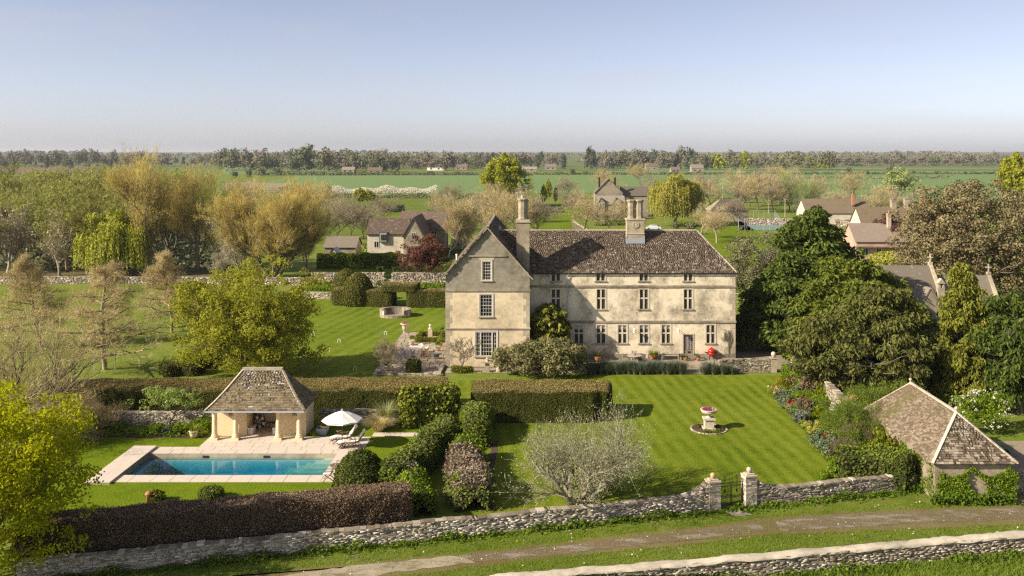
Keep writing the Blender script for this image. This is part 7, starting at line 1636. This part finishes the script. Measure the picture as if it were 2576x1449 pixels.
for lx, ly, rz, lab in ((17.55,87.2,1.25,'weathered bench seen end on beside the red barbecue'),(18.9,88.2,0,'small bench behind the stone terrace wall')):
    t = thing('small_bench', (lx,ly,.05), lab, 'bench', 'benches by the barbecue'); Q = Matrix.Rotation(rz,3,'Z')
    for i in range(4): c_ = Q@Vector((0,-.15+i*.11,.42)); MB().obox(Vector((lx,ly,.04))+c_,1.1,.09,.035,rz).put('seat_slat', M['oak'], t)
    for i in range(4): c_ = Q@Vector((0,.27,.56+i*.12)); MB().obox(Vector((lx,ly,.04))+c_,1.1,.03,.09,rz).put('back_slat', M['oak'], t)
    for sx in (-.5,.5):
        for y in (-.18,.25): MB().obox(Vector((lx,ly,.04))+Q@Vector((sx,y,.3 if y>0 else .2)),.06,.06,.9 if y>0 else .4,rz).put('leg', M['oak'], t)
sb = G(1226,936); t = thing('bird_bath', sb, 'stone pedestal table with a small carved figure before the gable', 'sculpture'); MB().obox(sb+Vector((0,0,.45)), .42,.42,.9).put('pedestal', M['trim'], t); MB().obox(sb+Vector((0,0,.97)), 1.1,.8,.12).put('slab', M['trim'], t); MB().lathe([(.16,1.03),(.13,1.15),(.17,1.25),(.08,1.35),(.1,1.42),(.03,1.5)], sb, 10).put('carved_figure', M['statue'], t)
t = thing('stone_stub', sb+Vector((1.1,0,0)), 'rounded stone stub beside the pedestal table', 'stone'); MB().lathe([(.25,0),(.3,.2),(.22,.5),(.1,.62)], sb+Vector((1.1,0,0)), 9).put('stone', M['trim'], t)
for x, y, lab in ((22.9,86.9,'left ball finial pillar end of the terrace wall'),(24.75,86.6,'right gate pillar with ball finial at the drive')):
    t = thing('gate_pillar', (x,y,0), lab, 'gate pillar', 'pillars at the drive gate'); MB().obox((x,y,.65), .5,.5,1.3).obox((x,y,1.34), .62,.62,.10).put('pillar', M['trim'], t); MB().lathe([(.1,1.39),(.12,1.46)]+[(.24*math.sin(math.pi*i/10), 1.46+.24-.24*math.cos(math.pi*i/10)) for i in range(2,11)], (x,y,0), 16).put('ball_finial', M['statue'], t, True)
t = thing('drive_gate', (25.0,85.9,0), 'dark iron railing gate standing open at the drive', 'gate')
for i in range(9): MB().bar((24.9+.02*i,86.3-i*.2,.05),(24.9+.02*i,86.3-i*.2,1.2),.03).put('bar', M['iron'], t)
for z in (.15,1.05): MB().bar((24.9,86.3,z),(25.06,84.7,z),.035).put('rail', M['iron'], t)
cp = G(1868,852); t = thing('stone_well', cp, 'low round stone planter at the shaded end of the drive', 'planter')
for i in range(14): a = 6.283*i/14; MB().obox(cp+Vector((1.2*math.cos(a),1.2*math.sin(a),.2)), .3,.5,.4,a).put('stone', M['flag'], t)
fb_ = G(374,1268); t = thing('clay_finial', fb_, 'small rounded clay finial by the box edging behind the beech hedge', 'finial'); MB().lathe([(.16,.0),(.16,.55),(.22,.6),(.2,.64),(.14,.72),(.03,.78)], fb_, 12).put('finial', M['terracotta'], t, True)
tk = Vector((30.3,62.2,0)); t = thing('trailer', tk, 'old olive green flatbed trailer parked in the yard at the right edge', 'trailer'); MB().box(tk.x-.7,tk.x+2.4,tk.y,tk.y+1.5,.55,.68).put('bed', M['olivepaint'], t); MB().box(tk.x-.7,tk.x+2.4,tk.y-.04,tk.y,.5,.95).box(tk.x-.74,tk.x-.7,tk.y,tk.y+1.5,.5,.95).put('side_board', M['olivepaint'], t)
for x in (0,1.8): MB().tube([(tk.x+x,tk.y-.1,.33),(tk.x+x,tk.y+.1,.33)], .33, 16).put('wheel', M['tyre'], t); 
MB().bar((tk.x-.7,tk.y+.7,.5),(tk.x-1.8,tk.y+.7,.45),.08).put('drawbar', M['olivepaint'], t)
st = Vector(at(265,930)); 
for sx in (-1,1):
    tag(MB().tube([st+Vector((sx*1.0,-.1,0)), st+Vector((sx*1.0,-.1,2.0))], .05, 6).put('tree_stake', M['oak']), ('left' if sx < 0 else 'right')+' wooden stake guarding the staked bare tree', 'stake', 'stakes of the bare tree')
pp = G(1139,1060); tag(MB().box(pp.x-.06,pp.x+.06,pp.y,pp.y+.12,0,1.9).put('gate_post', M['oak']), 'slim weathered post at the end of the grass path', 'post')
# ---------------------------------------------------------------- border plants
def bz(zx, zy): return G(1777.7+.21333*zx, 927.5+.21333*zy, .03)
shrub_mesh('mound_grey', 120, ellenv((0,0,.22),(.5,.5,.42),.4,-.4), 40, (.12,.22), 40, .07, 'L_bluegrey'); shrub_mesh('mound_yellow', 121, ellenv((0,0,.3),(.6,.55,.5),.4,-.4), 44, (.14,.24), 40, .08, 'L_box')
shrub_mesh('mound_green', 122, ellenv((0,0,.35),(.7,.6,.5),.4,-.4), 44, (.15,.28), 36, .11, 'L_green'); shrub_mesh('mound_dark', 123, ellenv((0,0,.3),(.6,.6,.45),.4,-.4), 40, (.15,.25), 36, .10, 'L_rosemary')
shrub_mesh('euph', 124, ellenv((0,0,.32),(.32,.32,.32),.5,-.5), 26, (.08,.14), 26, .07, 'L_yellowgreen'); shrub_mesh('blossomy', 125, ellenv((0,0,.6),(.5,.5,.6),.4,-.6), 40, (.12,.22), 34, .09, 'L_white')
shrub_mesh('bronze', 126, ellenv((0,0,.6),(1.0,.8,.7),.4,-.5), 60, (.15,.3), 34, .08, 'L_bronzefoliage', aspect=2); shrub_mesh('orangey', 127, ellenv((0,0,.8),(.8,.7,.7),.4,-.5), 40, (.12,.25), 26, .10, 'L_gold')
bare('bareshrub', 128, 2.0, 2.4, 'barkpale', 'L_bronzefoliage', r=.035, per=4, L=.3, tw=.014, stems=7, levels=4, kids=(5,4,4), spread=.6, trunk=.15, up=.15, wander=.22)
bare('arching', 129, 2.6, 4.2, 'barkpale', 'L_mixed', r=.05, per=7, L=.35, tw=.02, stems=6, buds=5, budsize=.08, levels=4, kids=(6,5,5), spread=.75, trunk=.2, up=.02, wander=.25)
def tulips(key, seed, mat, n=9):
    g = rs(seed); P = np.stack([g.normal(0,.22,n), g.normal(0,.22,n), g.uniform(.42,.6,n)], 1); V, Fq = join([leafcloud(g, np.repeat(P,5,0)+g.normal(size=(n*5,3))*.028, .085, None)])
    Q = P.copy(); Q[:,2] = 0; V2, F2 = leafcloud(g, np.repeat(P,2,0)*np.array([1,1,.4]), .32, None, along=np.tile([0,0,1.],(2*n,1)), aspect=1.6)
    stem = npmesh('leaves', V2*np.array([1,1,1]), F2); stem.materials.append(M['L_strap']); me = npmesh('blooms', V, Fq); me.materials.append(M[mat]); TREES[key] = (stem, me)
tulips('tul_red', 130, 'L_redbloom'); tulips('tul_pink', 131, 'L_pinkbloom')
def bloom(key, loc, lab, group, rz=0, s=1):
    st_, me = TREES[key]; r = thing('tulips' if key == 'tul_red' else 'pink_flowers', loc, lab, 'flowers', group); r.rotation_euler = (0,0,rz); r.scale = (s,)*3
    for nm, m_ in (('leaves', st_), ('blooms', me)): o = bpy.data.objects.new(nm, m_); COL.objects.link(o); o.parent = r
B_ = [('mound_yellow',905,275,1.1,'golden_shrub','golden green rounded shrub at the lawn tip of the border'),('mound_grey',880,360,1.0,'grey_mound','grey green mound below the golden shrub'),('mound_grey',925,415,1.05,'grey_mound','grey green mound second down the lawn edge'),('mound_grey',955,470,1.0,'grey_mound','grey green mound beside the middle red tulips'),('mound_grey',1050,525,.95,'grey_mound','grey green mound below the middle red tulips'),('mound_dark',1100,640,1.0,'dark_mound','dark leafy clump left of the yellow euphorbia balls'),('mound_grey',1325,905,1.1,'grey_mound','blue grey mound left of the lower red tulips'),('mound_grey',1440,1000,1.45,'grey_mound','large blue grey mound near the border foot'),
 ('bronze',1180,320,1.1,'bronze_shrub','bronze twiggy shrub in the upper border'),('mound_green',1400,260,1.5,'leafy_shrub','bright leafy shrub against the upper border wall'),('mound_yellow',1450,390,1.6,'leafy_shrub','yellow green shrub in the middle of the border'),('mound_green',1330,460,1.0,'leafy_shrub','fresh green clump in the middle of the border'),('bronze',1190,540,.85,'bronze_shrub','bronze shrub inside the bent hazel hoop'),('mound_green',1230,410,.9,'leafy_shrub','green clump behind the grey mounds'),('iris',1300,585,1.2,'iris_clump','upright iris leaves left of the white blossom'),('iris',1390,590,1.3,'iris_clump','upright iris leaves in the middle of the border'),('iris',1450,600,1.2,'iris_clump','upright iris leaves nearest the white blossom'),('blossomy',1545,630,1.0,'white_blossom_bush','small white blossom bush in the border'),('orangey',1700,640,1.1,'orange_shrub','orange flowering shrub under the arching bare shrub'),('arching',1830,650,.85,'arching_shrub','grey arching bare shrub before the barn roof'),('arching',2080,660,1.05,'arching_shrub','green twiggy shrub against the barn roof'),
 ('mound_green',1440,800,.9,'leafy_shrub','leafy clump below the yellow euphorbia balls'),('iris',1560,850,1.2,'iris_clump','iris leaves between the lower red tulips'),('iris',1700,930,1.4,'iris_clump','light green iris leaves right of the lower red tulips'),('mound_green',1640,950,1.0,'leafy_shrub','light green clump at the foot of the border'),('mound_dark',1700,810,.9,'dark_mound','dark blue flowered clump right of the euphorbia'),('bareshrub',1930,1000,1.1,'twiggy_shrub','tall brown bare shrub beside the barn wall'),('bareshrub',2010,760,.9,'twiggy_shrub','bare twiggy shrub on the wall before the barn eaves'),('bareshrub',1570,1040,.55,'twiggy_shrub','small brown twiggy plant at the border foot'),('mound_green',1800,990,1.1,'leafy_shrub','leafy plant left of the clipped green bush'),('mound_green',1180,120,1.0,'leafy_shrub','green leafy clump at the top of the border'),('iris',1260,230,1.2,'iris_clump','strap leaved clump at the top of the border'),('mound_dark',1010,60,1.0,'dark_mound','dark purple clump by the drive gate'),('mound_yellow',1120,70,1.9,'golden_shrub','large golden variegated shrub at the top of the border'),('mound_green',1290,90,1.3,'leafy_shrub','leafy green shrub against the top of the border wall'),('mound_green',1560,1240,1.0,'leafy_shrub','grey green plant at the bottom tip of the border'),('mound_green',1380,1330,.7,'leafy_shrub','small leafy plant on the lawn behind the garden wall')]
for k, zx, zy, s, nm, lab in B_: plant(k, nm, bz(zx,zy), lab, 'plant', 'plants of the flower border', zx, s*1.3)
plant('mound_yellow', 'green_bush', (22.9,59.9,0), 'large rounded yellow green bush against the barn roof', 'bush', s=(2.2,2.2,3.1))
plant('arching', 'arching_shrub', (22.7,66.6,0), 'tall twiggy green shrub hiding the far eave corner of the barn', 'plant', 'plants of the flower border', 1, (.75,.75,1.1))
plant('arching', 'arching_shrub', (23.1,63.7,0), 'twiggy green shrub before the middle of the barn eaves', 'plant', 'plants of the flower border', 3, (.95,.8,1.45))
g5 = random.Random(171); KB = [('mound_green','leafy_shrub','bright leafy clump'),('mound_yellow','golden_shrub','yellow green clump'),('iris','iris_clump','upright strap leaved clump'),('mound_green','leafy_shrub','broad leafy clump'),('euph','euphorbia','pale yellow flower clump'),('mound_grey','grey_mound','grey green cushion')]
for i in range(44):
    Y = 58.6 + 26.5*(i+g5.random())/44; xl = float(np.interp(Y, [58.4,63.6,69,76.2,79.7,85.6], [20.0,20.4,20.9,21.1,22.1,24.2])); t = g5.uniform(0,1); X = xl + t*(23.9-xl); k, nm, lb = g5.choice(KB)
    plant(k, nm, (X,Y,.02), lb + (' at the bottom' if Y < 65 else ' low' if Y < 71 else ' midway' if Y < 77 else ' high' if Y < 81 else ' at the top') + ' in the border, ' + ('by the lawn edge' if t < .33 else 'in mid bed' if t < .66 else 'by the wall'), 'plant', 'filler plants of the flower border', i, g5.uniform(.8,1.5))
for i, (zx, zy, lab) in enumerate(((1190,715,'first yellow euphorbia ball of the back row by the lawn'),(1300,712,'second yellow euphorbia ball of the back row'),(1385,705,'third yellow euphorbia ball of the back row'),(1455,700,'fourth yellow euphorbia ball of the back row'),(1515,695,'last yellow euphorbia ball of the back row, by the white blossom'),(1240,790,'yellow euphorbia ball at the lawn end of the front row'),(1305,775,'second yellow euphorbia ball of the front row'),(1390,760,'yellow euphorbia ball between the two rows'),(1480,775,'yellow euphorbia ball in the middle of the front row'),(1615,775,'large yellow euphorbia ball at the right of the front row'))): plant('euph', 'euphorbia', bz(zx,zy), lab, 'plant', 'yellow euphorbia balls', i, 1.0 if i < 9 else 1.5)
for k, zx, zy, lab in (('tul_red',890,215,'red tulips above the golden shrub'),('tul_red',955,195,'single stand of red tulips at the top of the border'),('tul_red',975,275,'red tulips right of the golden shrub'),('tul_red',1030,270,'red tulips beside the bronze shrub'),('tul_red',970,475,'red tulips between the grey mounds'),('tul_red',1005,490,'red tulips at the lawn edge, middle of the border'),('tul_red',1390,905,'red tulips beside the lower blue grey mound'),('tul_red',1480,900,'red tulips in the lower border, left clump'),('tul_red',1605,895,'biggest clump of red tulips in the lower border'),('tul_red',1570,925,'red tulips before the biggest clump'),('tul_red',1740,855,'red tulips nearest the brown bare shrub'),('tul_pink',815,300,'pink flowers at the lawn tip of the border'),('tul_pink',835,350,'pink flowers just below the lawn tip')): bloom(k, bz(zx,zy), lab, 'red and pink flowers of the border', zx, 1.2)
for zx, zy, w_, lab in ((1020,300,.55,'bent hazel hoop supports at the top of the border'),(1015,365,.35,'bent hazel hoop behind the grey mounds'),(1040,415,.4,'lower bent hazel hoop behind the grey mounds'),(1190,520,.75,'large bent hazel hoop round the bronze shrub')):
    b = bz(zx,zy); tag(MB().tube([b+Vector((w_*math.cos(a),w_*.6*math.sin(a),.42+.05*math.sin(3*a))) for a in [6.283*i/16 for i in range(17)]], .02, 5).put('hazel_hoop', M['barkbuff']), lab, 'plant support', 'hazel hoops in the border')
g = random.Random(140); tuft_mesh('rosemary', 141, 420, 1.0, .55, .035, 'L_rosemary', .25); tuft_mesh('rosemary2', 142, 420, 1.0, .6, .035, 'L_rosemary', .3)
n_ = 17
for i in range(n_):
    x = 5.35 + i*.535; plant('rosemary' if i % 2 else 'rosemary2', 'rosemary_bush', (x+g.uniform(-.08,.08),86.0+g.uniform(-.15,.15),0), 'blue flowered rosemary bush in the front row, ' + ('by the cotoneaster' if i < 4 else 'below the garden table' if i < 9 else 'below the wooden bench' if i < 14 else 'next to the steps'), 'shrub', 'rosemary row before the terrace', i, g.uniform(1.1,1.4))
    plant('rosemary2', 'rosemary_bush', (x+.25,86.45,0), 'blue flowered rosemary bush in the rear row, ' + ('by the cotoneaster' if i < 4 else 'below the garden table' if i < 9 else 'below the wooden bench' if i < 14 else 'next to the steps'), 'shrub', 'rear rosemary row before the terrace', i*2, g.uniform(1.15,1.45))
for i in range(7): plant('rosemary' if i % 2 else 'rosemary2', 'rosemary_bush', (16.1+i*.45,85.9+.3*(i%2),0), 'rosemary bush in the shorter clump below the red barbecue', 'shrub', 'rosemary clump below the barbecue', i, g.uniform(1.0,1.35)*(1 if i < 5 else .8))
plant('grasses', 'ornamental_grass', (20.9,88.3,0), 'brown grass tuft at the right corner of the manor', 'ornamental grass', s=.7)
for i, (px, py, k, s, lab) in enumerate(((330,1092,'iris',1.0,'strap leaves left of the apple tree'),(372,1090,'iris',1.2,'bright strap leaf clump below the apple tree, left'),(400,1090,'mound_green',.9,'leafy clump below the apple tree'),(450,1090,'mound_green',1.0,'leafy clump right of the apple trunk'),(478,1088,'mound_green',.9,'leafy clump before the pool wall by the buff pot'),(508,1085,'mound_green',1.3,'tall leafy shrub at the left side of the pool house'),(505,1060,'mound_dark',1.2,'lavender blue flowered bush on the pool wall'),(300,1086,'mound_green',.8,'leafy clump at the left end of the pool border'),(515,1096,'tuft',.6,'small strap plant beside the first column'),(425,1092,'mound_dark',.8,'dark clump under the apple tree'))): plant(k, 'border_plant', G(px,py), lab, 'plant', 'plants along the pool wall', i, s)
for px, py, lab in ((788,728,'small box ball at the far border, leftmost'),(800,728,'small box ball second at the far border'),(818,727,'small box ball third at the far border'),(832,727,'small box ball rightmost at the far border'),(950,720,'box ball under the left lollipop tree'),(1001,720,'box ball under the right lollipop tree')): plant('mound_yellow', 'box_ball', G(px,py), lab, 'bush', 'box balls by the kitchen garden wall', px, 1.5)
# climbers on the gable and the barn
def climber(name, lab, x, y, z0, h, w, seed, mat, leaf=None, axis='x'):
    br, TP, TD = skeleton(seed, h, r=.035, levels=4, kids=(7,5,4), spread=.75, trunk=.12, up=.15, wander=.2, ratio=.6); br, TP = fit(br, TP, h, w)
    sq = np.array([1,.02,1]); V_, F_ = tubes([(np.asarray(p)*sq+np.array([x,y-.04,z0]), np.maximum(np.asarray(r_)*.8,.012)) for p, r_ in br]); o = put(name, npmesh(name, V_, F_), M[mat]); tag(o, lab, 'climber', 'bare climbers on the manor walls'); return o
climber('wall_climber', 'bare climber fanning over the gable wall left of the ground floor sash', -7.0, YW, .1, 3.0, 2.9, 151, 'barkbuff'); climber('wall_climber', 'bare climber right of the ground floor sash on the gable', -2.3, YW, .2, 2.2, 2.6, 152, 'barkbuff'); climber('wall_climber', 'bare climber at the right corner of the manor front', 19.7, YM-.02, .2, 3.0, 1.5, 153, 'bark')
g2 = rs(154); n_ = 5200; u = g2.uniform(0,1,n_); P = np.stack([23.9+u*5.0, np.full(n_,54.45)-g2.uniform(0,.15,n_), .4+g2.uniform(0,1,n_)*(1.75-.6*np.abs(np.sin(u*7)))], 1); keep = (np.sin(P[:,0]*2.3)+np.sin(P[:,2]*3.1+P[:,0])+.8*np.sin(P[:,0]*5.1+2*P[:,2])+g2.normal(0,.5,n_))> -.5; P = P[keep]
o = put('ivy', npmesh('ivy', *leafcloud(g2, P, .12, np.tile([0,-1.,.2],(len(P),1)), .4)), M['L_green']); tag(o, 'leafy climber trained across the front wall of the barn', 'climber')
# ground cover along the wall foot, in the verges and in the corner
g2 = rs(155); n_ = 7000; X = g2.uniform(-26, 24, n_); d = np.abs(g2.normal(0,.32,n_)); k_ = np.sin(X*1.1)+np.sin(X*2.7+1)+.6*np.sin(X*.37); hh = np.clip(.22+.14*k_, .04, .6); P = np.stack([X, 50.8+.25*X-.40-d, g2.uniform(0,1,n_)*hh], 1); stuff_leaves('nettles', P, .13, 'L_weed', 'nettles and ground ivy along the foot of the garden wall')
n_ = 3500; X = g2.uniform(-3, 27, n_); k_ = np.sin(X*.9)+np.sin(X*2.1); P = np.stack([X, 43.05+.184*X-.42-np.abs(g2.normal(0,.4,n_)), g2.uniform(0,1,n_)*np.clip(.25+.15*k_,.03,.6)], 1); stuff_leaves('brambles', P, .13, 'L_weed', 'rank weeds along the foot of the bottom wall')
n_ = 2600; X = g2.uniform(1.2, 9, n_); P = np.stack([X, 43.05+.184*X-.28-g2.uniform(0,.12,n_), .25+g2.uniform(0,.6,n_)*np.clip(1.1-.12*(X-1),0,1)], 1); stuff_leaves('wall_ivy', P, .10, 'L_boxdark', 'dark ivy over the left part of the bottom wall')
n_ = 26000; X = g2.uniform(-3, 30, n_); Y = 42.9+.184*X-g2.uniform(.3,5,n_)**1.1; stuff_blades('rough_grass', np.stack([X,Y,np.zeros(n_)],1), .30, .035, 'L_wheat', 'rank rough grass in the bottom right corner')
n_ = 34000; X = g2.uniform(-27, 30, n_); Y = 43.7+.2*X+g2.uniform(0,6.0,n_); P = np.stack([X,Y,np.zeros(n_)],1); yt = 388+2300*20.7/Y; xt = 1340+2300*X/Y; k_ = np.sin(X*.8+Y)+np.sin(X*.23-Y*1.7); up = np.interp(xt, [560,1240,1930,2600], [1452,1384,1304,1270]); lo = np.interp(xt, [980,1320,1950,2600], [1452,1412,1345,1318]); P = P[((yt < up-1) | (yt > lo+1)) & (Y < 50.2+.25*X) & (Y > 43.6+.184*X)]
stuff_blades('verge_grass', P, .13, .03, 'L_wheat', 'rough grass of the verges beside the old track')
n_ = 260; i_ = g2.integers(0, len(P), n_); stuff_leaves('daisies', P[i_]+np.array([0,0,.12]), .07, 'L_white', 'scattered daisies in the verge grass', np.tile([0,0,1.],(n_,1)))
n_ = 60; i_ = g2.integers(0, len(P), n_); stuff_leaves('dandelions', P[i_]+np.array([0,0,.12]), .08, 'L_norway', 'scattered dandelions in the verge grass', np.tile([0,0,1.],(n_,1)))

g2 = rs(160); n_ = 11000; t = g2.uniform(0,1,n_); Y = 57.9+t*27.5; xl = np.interp(Y, [58.4,63.6,69,76.2,79.7,85.6], [19.8,20.2,20.6,20.8,21.9,24.0]); X = xl-.25+g2.uniform(0,1,n_)*(24.3-xl); hh = (.14+.26*g2.random(n_))*(1+.8*np.sin(X*3+Y*2)*np.sin(Y*1.7))
stuff_leaves('border_leaves', np.stack([X,Y,np.clip(hh,.03,.7)*g2.uniform(.3,1,n_)],1), .15, 'L_green', 'low leafy ground cover between the border plants')
n_ = 900; Y = g2.uniform(66.7,68.2,n_); X = g2.uniform(-33,-24,n_); stuff_leaves('border_leaves', np.stack([X,Y,g2.uniform(.03,.35,n_)],1), .14, 'L_green', 'low leafy ground cover below the pool wall')

n_ = 2600; P = np.stack([np.full(n_,23.98)-g2.uniform(0,.14,n_), 54.6+g2.uniform(0,1,n_)**.8*5, .1+g2.uniform(0,1,n_)*2.0], 1); P = P[(np.sin(P[:,1]*2.9)+np.sin(P[:,2]*3.7+P[:,1])+g2.normal(0,.6,n_)) > -.3]
o = put('ivy', npmesh('ivy', *leafcloud(g2, P, .12, np.tile([-1.,0,.2],(len(P),1)), .4)), M['L_mixed']); tag(o, 'leafy ivy on the side wall of the barn behind the dark hedge', 'climber')
n_ = 2200; P = np.stack([g2.uniform(23.6,28.6,n_), 54.3-np.abs(g2.normal(0,.25,n_)), g2.uniform(0,.55,n_)], 1); stuff_leaves('barn_weeds', P, .13, 'L_weed', 'weeds and ivy along the foot of the barn wall')
n_ = 170; t = g2.uniform(0,1,n_); xt = 560+t*2000; yc = np.interp(xt,[560,1240,1930,2600],[1462,1398,1324,1294])+g2.normal(0,8,n_); Yc = F*H/(yc-HY); P = np.stack([(xt-CX)*Yc/F, Yc, np.full(n_,.05)],1); g6 = g2
o = put('loose_stones', npmesh('loose_stones', *leafcloud(g2, P, .08, np.tile([0,-.3,1.],(n_,1)), .8)), M['drystone']); o['kind'] = 'stuff'; tag(o, 'loose pale stones scattered over the track')
# ---------------------------------------------------------------- the air
hn = NT('thin spring haze'); hn.t.nodes.remove([n for n in hn.t.nodes if n.bl_idname != 'ShaderNodeOutputMaterial'][0]) if len(hn.t.nodes) > 1 else None
pv_ = hn.n('VolumePrincipled'); pv_.inputs['Color'].default_value = (.84, .87, .92, 1); pv_.inputs['Density'].default_value = 7e-5; pv_.inputs['Anisotropy'].default_value = .2
hn.l(pv_.outputs[0], hn.out.inputs[1])
hz_ = MB().box(-7500, 7500, -300, 12500, -4, 75).put('haze', hn.m); hz_['kind'] = 'stuff'; hz_['label'] = 'thin spring haze over the fields'
sc.cycles.volume_bounces = 0
